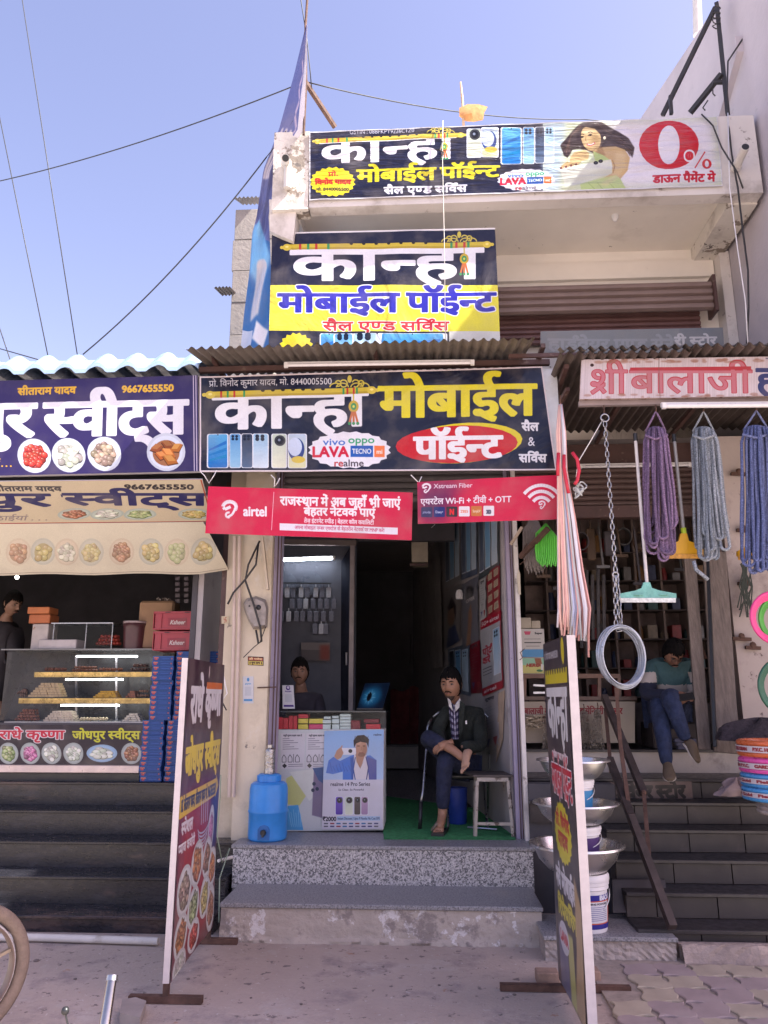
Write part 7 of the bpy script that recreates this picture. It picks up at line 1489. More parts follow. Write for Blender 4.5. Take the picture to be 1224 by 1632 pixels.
mb.build('tap_cluster', M('brass_and_steel', (.38, .32, .24), .35, metal=.8, var=.4, scale=30), label='cluster of small shiny taps hanging by the white pillar', cat='taps', smooth='all', kind=None)
# bucket and basin tower
TX = 5.5; tcx = P(930, 1400, TX)
def U(y): return P(930, y, TX).z
def basin(yr, yb, wpx, label):
    z1, z0 = U(yr), U(yb); R_ = wpx/2/(FPX/5.6)*1.03; c = V((P(916 if wpx > 125 else 918, 1300, TX).x, TX, z0)); H_ = z1 - z0
    MB().lathe([(0, 0), (R_*.5, 0), (R_*.62, H_*.1), (R_*.8, H_*.45), (R_*.9, H_*.85), (R_*.93, H_), (R_*1.0, H_*1.0), (R_*1.01, H_*.96), (R_*1.0, H_*1.04), (R_*.92, H_*1.03), (R_*.88, H_*.85), (R_*.78, H_*.45), (R_*.6, H_*.13), (0, H_*.06)], c, 40).build('basin', M('brushed_basin', (.62, .6, .58), .3, metal=.95, var=.08, scale=4, bump=.15, bscale=120), smooth=True, label=label, cat='basin')
def bucket(y1, y0, wpx, xc, label, cols, txt, tc_, extra=None):
    z1, z0 = U(y1), U(y0); R_ = wpx/2/(FPX/5.6); c = V((P(xc, 1300, TX).x, TX, z0)); H_ = z1 - z0; t = thing('paint_bucket', label, 'bucket', c)
    wp_ = M('white_bucket_plastic', (.66, .64, .66), .4, var=.04)
    MB().lathe([(0, 0), (R_*.84, 0), (R_*.87, H_*.03), (R_*.95, H_*.72), (R_*1.02, H_*.74), (R_*1.0, H_*.8), (R_*1.04, H_*.81), (R_*1.04, H_*.86), (0, H_*.86)], c, 32).build('body', wp_, t, smooth=True)
    MB().lathe([(R_*1.05, H_*.862), (R_*1.07, H_*.9), (R_*1.06, H_*.97), (R_*1.0, H_), (R_*.95, H_*.97), (0, H_*.97)], c, 32).build('lid', wp_, t, smooth=True)
    C = Canvas(600, 200, cols[0]); 
    if extra: extra(C)
    C.text(txt, 170, 290, 60, 120, tc_, bold=3)
    if not extra: C.text(txt, 170 + 300, 290 + 300, 60, 120, tc_, bold=3)
    mb = MB(); mb.grid(lambda u, v: c + V((R_*(.972 - .08*v)*math.sin((u - .5)*5.6), -R_*(.972 - .08*v)*math.cos((u - .5)*5.6), H_*(.66 - .58*v))), 32, 2); mb.build('label', imgmat('bucket_print', C, .4, 0, fade=.03), t, smooth='all')
    MB().tube([c + V((R_*1.0*math.cos(a), -R_*.25 - R_*.6*math.sin(a), H_*.72 - H_*.5*math.sin(a)*.8)) for a in [i*math.pi/14 for i in range(15)]], .0035, 6).build('handle', alu, t, smooth='all')
def bio(C):
    C.rect(0, 0, 600, 34, (40, 40, 140)); C.rect(0, 172, 600, 200, (40, 40, 140)); C.rect(0, 34, 600, 172, (206, 90, 50)); C.rect(250, 40, 420, 165, (215, 215, 222)); C.text('BIOCIL', 350, 470, 4, 30, (225, 225, 235), bold=1.5); C.text('WASHING POWDER', 262, 400, 48, 58, (60, 60, 70), bold=1)
    for k in range(8): C.line([(262, 72 + k*11), (400, 72 + k*11)], 3, (90, 90, 150))
bucket(1388, 1480, 64, 926, 'tall white orange and blue bucket at the foot of the tower', ((206, 90, 50),), ' ', (0, 0, 0), bio)
basin(1345, 1388, 131, 'largest steel basin, lowest of the three in the tower'); bucket(1314, 1364, 62, 920, 'white and purple paint bucket in the lowest basin', ((84, 58, 118),), 'gold', (225, 220, 235))
basin(1279, 1312, 119, 'middle steel basin of the bucket tower'); bucket(1241, 1290, 54, 918, 'white and sky blue paint bucket in the middle basin', ((60, 140, 196),), 'gold', (230, 235, 240))
basin(1211, 1242, 103, 'smallest steel basin on top of the bucket tower')
# railing
rl = thing('iron_railing', 'rusty black iron railing sloping down the hardware shop steps', 'railing', P(1070, 1470, 5.4)); rb_ = M('black_rusty_iron', (.06, .045, .042), .6, metal=.3, var=.3, scale=12)
MB().bar(P(963, 1110, 6.9), P(1026, 1265, 6.1), .05).build('rail', rb_, rl); MB().bar(P(1005, 1300, 5.9), P(1072, 1478, 5.36), .05).build('rail', rb_, rl); MB().bar(P(972, 1210, 6.4), P(1005, 1300, 5.9), .05).build('rail', rb_, rl)
for a, b, Ya, Yb in (((982, 1095), (990, 1200), 6.3, 6.2), ((990, 1195), (1004, 1300), 6.2, 5.95), ((1026, 1262), (1036, 1385), 6.1, 5.66), ((965, 1130), (974, 1230), 6.9, 6.4)): MB().bar(P(*a, Ya), P(*b, Yb), .028).build('baluster', rust, rl)
MB().ball(P(1026, 1263, 6.08), .02).build('knob', rust, rl)
# planks
MB().bar(P(1098, 880, 6.95), P(1122, 1195, 6.7), .1, .03, up=(0, 1, 0)).build('plank', wood, label='tall grey wooden plank leaning left at the right pier', cat='plank')
MB().bar(P(1138, 880, 6.9), P(1158, 1200, 6.65), .2, .03, up=(0, 1, 0)).build('plank', wood, label='wide grey wooden plank with a knot leaning right at the pier', cat='plank')
MB().bar(P(1128, 890, 6.88), P(1140, 1190, 6.62), .025).build('iron_rod', black_p, label='black rod standing between the two grey planks', cat='rod')
# things on the pier
for x, y, r_, c, lab in ((1222, 985, .13, (.75, .06, .25), 'pink hose coil at the right edge on the pier'), (1232, 988, .12, (.09, .4, .06), 'green hose coil at the right edge on the pier'), (1238, 1095, .14, (.02, .1, .06), 'dark green hose coil low at the right edge')):
    t = thing('hose_coil', lab, 'hose', P(x + 14, y, 5.6)); c0 = P(x + 16, y, 5.55 if c[0] > .5 else 5.62)
    for k in range(5): MB().tube([c0 + V((r_*(1.35 - .08*k)*math.cos(a), .012*k, r_*(1.4 - .08*k)*math.sin(a))) for a in [i*2*math.pi/28 for i in range(28)]], .011, 8, closed=True).build('turn', M('hose_%d' % int(c[0]*100), c, .35, var=.1), t, smooth='all')
for x, y, w_, lab in ((1178, 755, 26, 'black iron latch set on the upper pier'), (1184, 845, 20, 'small black hinge on the pier'), (1187, 930, 22, 'rusty hinge on the middle pier'), (1182, 1018, 30, 'brown latch on the lower pier'), (1200, 1032, 24, 'second brown latch below it')): MB().bar(P(x - w_/2, y, 6.96), P(x + w_/2, y + 1, 6.96), .03).ball(P(x, y - 4, 6.95), .03, 6, 4, (1, .5, 1)).build('latch', rust, label=lab + ' of the hardware shop', cat='latch')
mb = MB()
for k in range(14): mb.tube([P(1178 + rn.uniform(0, 20), 905 + rn.uniform(-10, 5), 6.9), P(1184 + rn.uniform(-10, 16), 935, 6.88), P(1186 + rn.uniform(-12, 14), 965 + rn.uniform(0, 20), 6.9)], .006, 5)
mb.build('cord_bundle', M('dark_green_cord', (.05, .06, .05), .8), label='bundle of dark cords hanging on the right pier', cat='cords', kind='stuff')
# wrapped hose stack at right
hz = P(1220, 1290, 5.75).z
for k, (y0, y1, c, lab, tx) in enumerate(((1180, 1210, (.62, .14, .05), 'orange wrapped hose coil on top of the stack', 'P.V.C. HOSE KISAN'), (1209, 1236, (.72, .1, .38), 'pink wrapped hose coil, second in the stack', 'GARDEN P.V.C.'), (1235, 1259, (.08, .3, .62), 'upper light blue wrapped hose coil in the stack', 'Field Gold'), (1258, 1282, (.08, .32, .66), 'lower light blue wrapped hose coil in the stack', 'Field Gold'))):
    Y_ = 5.78; z1, z0 = P(1220, y0, Y_ - .2).z, P(1220, y1, Y_ - .2).z; R_ = .24; c0 = V((P(1186, 1230, Y_).x + R_, Y_, (z0 + z1)/2)); h_ = (z1 - z0)/2*.94
    t = thing('hose_coil', lab, 'hose coil', c0 - V((0, 0, h_))); m_ = M('wrap_%d' % k, c, .3, var=.1, scale=12)
    for j in range(3): MB().tube([c0 + V((R_*math.cos(a), R_*math.sin(a), (j - 1)*h_*.62)) for a in [i*2*math.pi/32 for i in range(32)]], h_*.36, 8, closed=True).build('turn', m_, t, smooth='all')
    C = Canvas(500, 40, (215, 205, 210));
    for q in range(3): C.text(tx, 10 + q*165, 150 + q*165, 10, 30, (150, 50, 60), bold=1.2)
    mb = MB(); mb.grid(lambda u, v: c0 + V(((R_ + h_*.42)*math.sin((u - .5)*3.4 - .5), -(R_ + h_*.42)*math.cos((u - .5)*3.4 - .5), h_*(.35 - .75*v))), 20, 1); mb.build('printed_wrap', imgmat('hose_print', C, .4, 0, fade=.05), t, smooth='all')
mb = MB(); c0 = V((P(1205, 1300, 5.8).x + .24, 5.8, P(1220, 1300, 5.6).z))
for j in range(3): mb.tube([c0 + V((.2*math.cos(a), .2*math.sin(a), -.0 + j*.03)) for a in [i*2*math.pi/28 for i in range(28)]], .018, 7, closed=True)
mb.build('hose_coil', M('pale_hose', (.4, .34, .32), .4, var=.3, scale=20), smooth='all', label='small pale hose coil under the blue coils at the right edge', cat='hose')
def lump(name, c, rx, ry, rz, m, label, cat, seed, n=22, amp=.25):
    r_ = random.Random(seed); ph = [r_.uniform(0, 6) for _ in range(6)]
    def fn(u, v):
        a, b = u*2*math.pi, v*math.pi/2; f_ = 1 + amp*(math.sin(3*a + ph[0] + 4*b)*.4 + math.sin(7*a + ph[1])*.25 + math.sin(11*a + 9*b + ph[2])*.2)
        return c + V((rx*math.cos(a)*math.sin(b)*f_, ry*math.sin(a)*math.sin(b)*f_, rz*math.cos(b)*(1 + amp*.6*math.sin(5*a + ph[3]))))
    return MB().grid(fn, n*2, n, False).build(name, m, smooth='all', label=label, cat=cat)
lump('net_pile', P(1215, 1180, 6.3), .34, .2, .15, M('dark_net', (.045, .035, .045), .9, var=.5, scale=40, bump=1, bscale=60, dist=.02), 'heap of dark fishing net above the orange hose coil', 'net', 3)
lump('cloth_rag', P(1178, 1268, 6.3), .15, .08, .1, M('dull_pink_rag', (.33, .25, .25), .9, var=.2, bump=.6), 'crumpled pale cloth lying on the steps beside the blue hose coils', 'cloth', 5, amp=.6)
# shelves full of goods in the dark shop
SYs = 9.2; shv = thing('goods_shelf', 'tall dim shelf of hardware goods at the back of the shop', 'shelf', P(1000, 1180, SYs)); shm = M('dull_shelf_paint', (.2, .15, .13), .8)
MB().box((P(840, 900, SYs).x, SYs + .3, ZH), (P(1190, 900, SYs).x, SYs + .34, 3.9)).build('back_panel', M('shelf_back', (.24, .18, .16), .85, var=.3), shv)
for x in (870, 925, 975, 1012, 1052, 1090, 1128): MB().box((P(x, 900, SYs).x - .012, SYs, ZH), (P(x, 900, SYs).x + .012, SYs + .3, 3.9)).build('divider', shm, shv)
ysh = [880, 925, 972, 1018, 1064, 1110]
for y in ysh: MB().box((P(840, y, SYs).x, SYs - .01, P(1000, y, SYs).z - .012), (P(1190, y, SYs).x, SYs + .3, P(1000, y, SYs).z)).build('shelf_board', M('dark_board', (.07, .05, .045), .7), shv)
gc = [((.2, .02, .02), 'dark red'), ((.22, .17, .12), 'tan'), ((.03, .08, .08), 'teal'), ((.16, .15, .15), 'grey'), ((.2, .1, .03), 'orange brown'), ((.03, .04, .09), 'dark blue')]
bays = [870, 925, 975, 1012, 1052, 1090, 1128]; bn = ['first', 'second', 'third', 'fourth', 'fifth', 'sixth']; rown = ['top', 'second', 'third', 'fourth', 'fifth', 'lowest']
for bi in range(6):
    for ri, y in enumerate(ysh):
        w_ = bays[bi+1] - bays[bi]; n = 3 if w_ > 45 else 2
        for q in range(n):
            if rn.random() < .07: continue
            c, cn = gc[rn.randrange(6)]; x0 = bays[bi] + 4 + q*(w_ - 6)/n; x1 = x0 + (w_ - 8)/n*rn.uniform(.55, .95); h_ = rn.uniform(12, 30); a, b = P(x0, y, SYs + .03), P(x1, y - h_, SYs + .03); m_ = M('goods_' + cn.replace(' ', '_'), c, .45, var=.3, scale=16)
            lab = '%s %s in the %s bay from the left, %s shelf' % (cn, ('jar', 'carton', 'tin')[q], bn[bi], rown[ri])
            if 'jar' in lab or ' tin ' in lab: r_ = (b.x - a.x)/2; MB().lathe([(0, 0), (r_, 0), (r_, (b.z - a.z)*.7), (r_*.7, (b.z - a.z)*.85), (r_*.7, b.z - a.z), (0, b.z - a.z)], V(((a.x + b.x)/2, SYs + .12, P(1000, y, SYs).z + .001)), 14).build('jar' if 'jar' in lab else 'tin', m_, smooth=True, label=lab, cat='jar' if 'jar' in lab else 'tin')
            else: MB().bbox((a.x, SYs + .02, P(1000, y, SYs).z + .001), (b.x, SYs + .2, P(1000, y, SYs).z + (b.z - a.z)), .004).build('carton', m_, label=lab, cat='carton')
for k in range(7): MB().tube([P(908 + k*9, 905 + rn.uniform(0, 20), 8.6), P(909 + k*9, 1010 + rn.uniform(0, 40), 8.6)], .02, 7).build('pipe_length', M('dim_pipe', (.2, .19, .2), .4, metal=.4, var=.3), smooth=True, label='dim pipe length, %s from the left, standing at the back of the hardware shop' % (['first'] + ORD[1:])[k], cat='pipe', group='pipe lengths at the back of the hardware shop')
MB().bar(P(1103, 1000, 8.8), P(1124, 1050, 8.7), .035).build('tool_handle', brw, label='brown tool handle leaning before the shelf right of the seated shopkeeper', cat='tool')
MB().box((P(1005, 1090, 8.2).x, 8.1, ZH), (P(1130, 1090, 8.2).x, 8.5, P(1060, 1120, 8.2).z)).build('low_chest', M('dark_chest', (.05, .04, .04), .7), label='low dark chest behind the seated man in the hardware shop', cat='chest')

kinds = [('packet', 'dark packet'), ('tool', 'long dark tool'), ('coil', 'small wire coil')]; hm_ = [M('hung_dark', (.05, .04, .045), .5, var=.4), M('hung_steel', (.2, .19, .19), .4, metal=.6, var=.3), M('hung_brown', (.13, .08, .05), .6, var=.3)]
bw = ORD; 
for k in range(20):
    x = 846 + k*13.5 + rn.uniform(-3, 3); kd = (k*7 + k//3) % 3; Y_ = 7.6 + (k % 3)*.22; L_ = rn.uniform(.15, .38); c = P(x, 838 + rn.uniform(0, 14), Y_); m_ = hm_[(k*5) % 3]; mb = MB().tube([c + V((0, 0, .5)), c], .004, 4)
    if kd == 0: mb.bbox((c.x - .045, c.y, c.z - L_), (c.x + .045, c.y + .03, c.z), .01)
    elif kd == 1: mb.bar(c, c + V((.02, 0, -L_*1.6)), .02).bar(c + V((-.05, 0, -L_*1.6)), c + V((.09, 0, -L_*1.6)), .03)
    else:
        for j in range(4): mb.tube([c + V((.075*math.cos(a), .012*j, -.09 + .09*math.sin(a))) for a in [i*2*math.pi/16 for i in range(16)]], .008, 5, closed=True)
    mb.build('hanging_' + kinds[kd][0], m_, smooth=(kd == 2), label='%s, %s from the left of those hung inside the hardware shop' % (kinds[kd][1], (['first'] + ORD[1:])[k]), cat=kinds[kd][0])
# ================================================ people
hairm = M('black_hair', (.006, .005, .005), .95, var=.3, scale=40, bump=.6, bscale=120)
hairm.node_tree.nodes['Principled BSDF'].inputs['Specular IOR Level'].default_value = .12
def skinm(n_, c): return M(n_, c, .55, var=.1, scale=14, bump=.08, bscale=120)
def hf(u, v):
    """unit head: u round (0 = face front), v from top 0 to chin 1; returns offset from the centre, face looking to -Y"""
    th = (u)*2*math.pi; ph = v*math.pi; s = math.sin(ph); x, y, z = s*math.sin(th), -s*math.cos(th), math.cos(ph)
    X_, Y_, Z_ = .073*x, .09*y, .115*z
    if z < -.1: k = (-.1 - z)/.9; X_ *= 1 - .34*k*k - .08*k; Y_ *= 1 - .1*k if y < 0 else 1 - .35*k
    if y < 0: Y_ = max(Y_, -.083 - .004*(1 - abs(x))) if z > -.6 else Y_
    g = lambda x0, z0, sx, sz: math.exp(-((X_ - x0)/sx)**2 - ((Z_ - z0)/sz)**2)
    if y < 0:
        Y_ -= .024*g(0, -.022, .0105, .016) + .012*g(0, -.002, .009, .022) + .006*g(0, .03, .05, .01) + .008*g(0, -.062, .022, .012) + .008*g(0, -.1, .02, .014)
        Y_ += .011*(g(.031, .008, .017, .012) + g(-.031, .008, .017, .012)) + .004*g(0, -.048, .02, .004)
        Y_ -= .004*(g(.045, -.03, .02, .02) + g(-.045, -.03, .02, .02))
    return V((X_, Y_, Z_))
def head(parent, c, rot, skm, hair='short', moust=True, beard=False, glasses=False, s=1.0):
    Rm = Euler(rot, 'ZYX').to_matrix() if False else (Matrix.Rotation(rot[2], 3, 'Z') @ Matrix.Rotation(rot[0], 3, 'X') @ Matrix.Rotation(rot[1], 3, 'Y')); T = lambda p: c + Rm @ (p*s)
    mb = MB(); mb.grid(lambda u, v: T(hf(u, v)), 44, 34, False)
    for q in (-1, 1):
        mb.ball(T(V((.074*q, .008, -.005))), .026*s, 10, 8, (.35, .6, 1.1))
    mb.build('head', skm, parent, smooth='all')
    rnd = random.Random(int(c.x*100))
    def hp(u, v):
        p = hf(u, v); th = abs((u + .5) % 1 - .5)*2; line = .044 + .007*math.sin(u*150) + .006*rnd.random() if th < .3 else .044 - (th - .3)*.45 if th < .5 else -.05 if th < .6 else -.085
        k = 1.1 + .06*rnd.random() if hair == 'short' else 1.13 + .1*rnd.random(); q = V((p.x*k, p.y*k if p.y > 0 else -abs(min(p.y, -.0))*k, p.z*k + .004))
        if p.z < line: q = V((p.x*.93, p.y*.93, line + (p.z - line)*.1)); 
        if th < .35 and p.z < .075 and p.z > .03: q.z -= .01*rnd.random()
        return T(q)
    MB().grid(hp, 48, 30, False).build('hair', hairm, parent, smooth='all')
    E_ = MB()
    for q in (-1, 1): E_.ball(T(V((.0305*q, -.0745, .007))), .0095*s, 8, 6, (1.15, .8, .55))
    E_.build('eyes', M('eye_white', (.11, .09, .08), .3, var=.02), parent, smooth='all')
    E_ = MB()
    for q in (-1, 1): E_.ball(T(V((.0305*q - .001, -.0835, .006))), .0052*s, 6, 5)
    E_.build('pupils', black_p, parent, smooth='all')
    B = MB()
    for q in (-1, 1): B.tube([T(V((.014*q, -.09, .023))), T(V((.03*q, -.09, .029))), T(V((.047*q, -.08, .023)))], [.0028*s, .0036*s, .002*s], 5)
    B.build('eyebrows', hairm, parent, smooth='all')
    MB().tube([T(V((-.024, -.086, -.06))), T(V((-.01, -.0945, -.058))), T(V((.01, -.0945, -.058))), T(V((.024, -.086, -.06)))], [.002*s, .0042*s, .0042*s, .002*s], 6).build('lips', M('lips', (.2, .085, .07), .5, var=.05), parent, smooth='all')
    if moust: MB().tube([T(V((-.029, -.084, -.055))), T(V((-.012, -.0955, -.045))), T(V((0, -.0965, -.0445))), T(V((.012, -.0955, -.045))), T(V((.029, -.084, -.055)))], [.002*s, .0048*s, .004*s, .0048*s, .002*s], 6).build('moustache', hairm, parent, smooth='all')
    if beard:
        mb = MB(); mb.grid(lambda u, v: T(hf(.83 + .34*u, .74 + .24*v)*1.0 + V((0, -.0012, -.001))), 20, 8, False); mb.build('stubble', M('stubble', (.06, .04, .032), .8, var=.2, scale=50), parent, smooth='all')
    if glasses:
        g_ = MB()
        for q in (-1, 1): g_.tube([T(V((.031*q + .019*math.cos(a), -.095, .005 + .013*math.sin(a)))) for a in [i*2*math.pi/14 for i in range(14)]], .0017*s, 5, closed=True)
        g_.tube([T(V((-.012, -.097, .007))), T(V((.012, -.097, .007)))], .0017*s, 5); g_.build('glasses', black_p, parent)
def hand(parent, w, d, n, m, side=1, curl=.6, s=1.0, nm='hand'):
    """w wrist, d pointing along the fingers, n out of the back of the hand"""
    d = V(d).normalized(); n = V(n); n = (n - d*n.dot(d)).normalized(); x = d.cross(n)*side; mb = MB(); w = V(w)
    mb.tube([w - d*.03*s, w, w + d*.03*s, w + d*.055*s, w + d*.085*s, w + d*.095*s], [.024*s, .023*s, .03*s, .034*s, .033*s, .02*s], 10)
    for k, L in enumerate((.07, .08, .075, .058)):
        b = w + d*.085*s + x*(.026 - .0175*k)*s; p = [b - d*.02*s, b]; dd = d.copy()
        for j, (f_, cu) in enumerate(((.45, .5), (.3, .9), (.25, .8))): dd = (Matrix.Rotation(-curl*cu, 3, d.cross(n)) @ dd) if True else dd; p.append(p[-1] + dd*L*f_*s)
        mb.tube(p, [.0085*s, .0088*s, .008*s, .007*s, .0055*s], 7)
    b = w + d*.02*s + x*.026*s; mb.tube([w + d*.0, b, b + (d*.6 + x*.8 - n*.2).normalized()*.03*s, b + (d*.75 + x*.75 - n*.35).normalized()*.055*s], [.016*s, .013*s, .01*s, .008*s], 7)
    return mb.build(nm, m, parent, smooth='all')
def PD(x, y, Y): return P(x, y, Y)
# --- the man on the chair in the phone shop
sk1 = skinm('brown_skin', (.3, .155, .095)); jk = M('dark_olive_jacket', (.012, .016, .013), .9, var=.35, scale=10, bump=1, bscale=11, dist=.03); jn = M('navy_jeans', (.012, .016, .042), .9, var=.35, scale=14, bump=1, bscale=13, dist=.025)
A1 = thing('person', 'seated man in dark olive jacket, check shirt and jeans, one bare foot on his knee', 'person', (P(735, 1320, 7.1).x, 7.1, Zp))
J = dict(pelvis=(PD(745, 1212, 7.22), .125), belly=(PD(740, 1185, 7.2), .12), chest=(PD(733, 1150, 7.17), .135), neckb=(PD(728, 1124, 7.15), .075),
    neck=(PD(724, 1114, 7.1), .06), hd=(PD(720, 1098, 7.1), .055),
    sl=(PD(708, 1135, 7.15), .07), el=(PD(697, 1168, 7.05), .05), wl=(PD(704, 1182, 6.92), .035),
    sr=(PD(762, 1140, 7.12), .075), er=(PD(768, 1190, 6.98), .055), wr=(PD(735, 1190, 6.8), .04),
    hl=(PD(730, 1218, 7.15), .1), kl=(PD(676, 1172, 6.95), .07), al=(PD(722, 1195, 6.72), .042), tl=(PD(742, 1212, 6.66), .035),
    hr=(PD(748, 1222, 7.12), .1), kr=(PD(709, 1208, 6.78), .078), ar=(PD(705, 1300, 6.8), .042), tr=(PD(700, 1320, 6.66), .03))
Eg = [('pelvis', 'belly'), ('belly', 'chest'), ('chest', 'neckb'), ('neckb', 'neck'), ('neck', 'hd'), ('chest', 'sl'), ('sl', 'el'), ('el', 'wl'), ('chest', 'sr'), ('sr', 'er'), ('er', 'wr'), ('pelvis', 'hl'), ('hl', 'kl'), ('kl', 'al'), ('al', 'tl'), ('pelvis', 'hr'), ('hr', 'kr'), ('kr', 'ar'), ('ar', 'tr')]
sc_r = lambda k, f_: (J[k][0], J[k][1]*f_)
skinmesh('body', {k: sc_r(k, .7 if k not in ('neck', 'hd', 'al', 'tl', 'ar', 'tr') else .95) for k in J}, Eg, sk1, A1, root='pelvis')
JJ = {k: sc_r(k, 1.16) for k in ('pelvis', 'belly', 'chest', 'sl', 'el', 'wl', 'sr', 'er', 'wr')}; JJ['col'] = (PD(730, 1124, 7.19), .098); JJ['pelvis'] = (PD(747, 1208, 7.2), .15)
skinmesh('jacket', JJ, [('pelvis', 'belly'), ('belly', 'chest'), ('chest', 'col'), ('chest', 'sl'), ('sl', 'el'), ('el', 'wl'), ('chest', 'sr'), ('sr', 'er'), ('er', 'wr')], jk, A1, root='pelvis', post=None)
TJ = {k: sc_r(k, 1.1) for k in ('pelvis', 'hl', 'kl', 'hr', 'kr')}; TJ['al'] = (J['kl'][0]*.25 + J['al'][0]*.75, .056); TJ['ar'] = (J['kr'][0]*.08 + J['ar'][0]*.92, .056); TJ['mr'] = (J['kr'][0]*.5 + J['ar'][0]*.5, .066)
skinmesh('jeans', TJ, [('pelvis', 'hl'), ('hl', 'kl'), ('kl', 'al'), ('pelvis', 'hr'), ('hr', 'kr'), ('kr', 'mr'), ('mr', 'ar')], jn, A1, root='pelvis')
# check shirt seen between the jacket fronts
C = Canvas(200, 400, (165, 158, 180))
for k in range(6):
    C.rect(0, 20 + k*66, 200, 54 + k*66, (26, 24, 52), al=.75)
    if k % 2: C.rect(0, 28 + k*66, 200, 40 + k*66, (70, 22, 34), al=.6)
for k in range(4): C.rect(8 + k*52, 0, 34 + k*52, 400, (26, 24, 52), al=.72)
C.rect(92, 0, 108, 400, (205, 198, 212), al=.6)
def shirt(u, v):
    xl_ = 714 + 6*v; xr_2 = 733 + 1*v - (v*v)*3; y0 = 1116 + 4*abs(u - .5)*-2 + 8*(1 - abs(2*u - 1)); y = y0 + (1178 - y0)*v
    return P(xl_ + (xr_2 - xl_)*u, y, 6.985 + .02*(2*u - 1)**2 + .05*(1 - v)**3 - .01*v)
MB().grid(shirt, 8, 14).build('shirt', imgmat('check_shirt', C, .8, .3, 30, fade=0), A1, smooth='all')
for pts in (((713, 1112), (716, 1126), (722, 1133), (718, 1116)), ((733, 1113), (737, 1122), (726, 1134), (725, 1124))): MB().prism([P(x, y, 6.975) for x, y in pts], (0, .012, 0)).build('collar', M('pale_collar', (.5, .48, .46), .8, var=.3, scale=60), A1)
MB().prism([P(x, y, 6.965) for x, y in ((733, 1116), (741, 1122), (738, 1160), (733, 1178), (731, 1150))], (0, .015, 0)).build('lapel', jk, A1)
MB().prism([P(x, y, 6.93) for x, y in ((741.5, 1149), (744, 1148), (744.5, 1154), (742, 1154))], (0, .01, 0)).build('badge', whitep, A1)
head(A1, PD(719, 1091, 7.02), (R(4), 0, R(-20)), sk1, beard=True, s=1.2)
hand(A1, PD(716, 1184, 6.78), (-.9, -.25, -.35), (0, -.6, .8), sk1, side=1, curl=.55, s=1.05)
def foot(parent, heel, toe, up, m, s=1.0, bare=False, nm='foot', hs=1.0):
    heel = V(heel); d = (V(toe) - heel); L = d.length; d = d.normalized(); up = (V(up) - d*V(up).dot(d)).normalized(); x = d.cross(up); mb = MB()
    prof = [(0, .028, .03), (.1, .036, .042), (.3, .036, .045), (.55, .043, .034), (.78, .047, .024), (.93, .036, .018), (1.0, .02, .012)] if not bare else [(0, .028, .03), (.12, .034, .038), (.35, .034, .036), (.6, .04, .026), (.75, .043, .02), (.8, .03, .014)]
    n = 12; vs = []
    for f_, w_, h in prof:
        for k in range(n): a = 2*math.pi*k/n; vs.append(heel + d*L*f_ + x*w_*s*math.cos(a) + up*(h*s + h*s*max(-.75, math.sin(a)))*hs)
    mb.add(vs, [(i*n + k, i*n + (k+1) % n, (i+1)*n + (k+1) % n, (i+1)*n + k) for i in range(len(prof) - 1) for k in range(n)] + [tuple(range(n))[::-1], tuple((len(prof) - 1)*n + k for k in range(n))])
    if bare:
        for k in range(5): b = heel + d*L*(.76 - .015*k) + x*(.032 - .016*k)*s + up*.012*s; mb.tube([b - d*.01, b + d*(.02 - .002*k)*s*1.6, b + d*(.035 - .003*k)*s*1.6 - up*.004], [.0105*s if k else .014*s, .0095*s if k else .0135*s, .006*s if k else .009*s], 7)
    mb.build(nm, m, parent, smooth='all')
foot(A1, PD(752, 1202, 6.72), PD(741, 1230, 6.55), (-.75, -.6, .2), M('pale_sole_skin', (.42, .25, .17), .6, var=.1, scale=20), 1.02, True)
foot(A1, PD(706, 1314, 6.86), PD(697, 1330, 6.62), (0, 0, 1), sk1, .95, True)
so_ = MB(); a, b = PD(706, 1322, 6.88), PD(697, 1334, 6.58); so_.bar(V((a.x, a.y, Zp + .018)), V((b.x, b.y, Zp + .018)), .1, .022).build('sandal_sole', black_p, A1)
MB().tube([V((b.x - .045, b.y + .1, Zp + .03)), V((b.x, b.y + .1, Zp + .085)), V((b.x + .05, b.y + .1, Zp + .03))], .011, 6).tube([V((b.x - .04, b.y + .17, Zp + .03)), V((b.x + .005, b.y + .17, Zp + .095)), V((b.x + .05, b.y + .17, Zp + .03))], .011, 6).build('sandal_straps', M('tan_strap', (.2, .16, .12), .7), A1, smooth='all')
# his folding chair
fc = thing('folding_chair', 'folding chair with bright tubular frame under the seated man', 'chair', (P(720, 1325, 7.3).x, 7.25, Zp))
MB().tube([P(687, 1146, 7.3), P(681, 1160, 7.28), P(679, 1200, 7.2), P(674, 1262, 7.02), P(671, 1278, 6.98)], .012, 10).build('frame_tube', steel, fc, smooth='all')
MB().tube([P(671, 1278, 6.98), P(670, 1302, 6.94), V((P(669, 1306, 6.93).x, 6.93, Zp + .008))], .017, 8).build('foot_cap', black_p, fc, smooth='all')
MB().tube([P(690, 1143, 7.42), P(700, 1135, 7.45), P(770, 1135, 7.45), P(785, 1150, 7.42), P(778, 1240, 7.5), V((P(776, 1240, 7.6).x, 7.62, Zp + .01))], .012, 10).build('frame_tube', steel, fc, smooth='all')
MB().bbox((P(706, 1225, 7.1).x, 7.0, Zp + .4), (P(778, 1225, 7.1).x, 7.42, Zp + .44), .015).build('seat', black_p, fc)
MB().box((P(700, 1190, 7.44).x, 7.43, P(700, 1190, 7.44).z), (P(776, 1190, 7.44).x, 7.46, P(700, 1140, 7.44).z)).build('backrest', black_p, fc)
for x in (712, 772): MB().tube([V((P(x, 1230, 7.2).x, 7.35, Zp + .4)), V((P(x, 1230, 7.2).x, 7.0, Zp + .01))], .011, 8).build('leg', steel, fc, smooth=True)
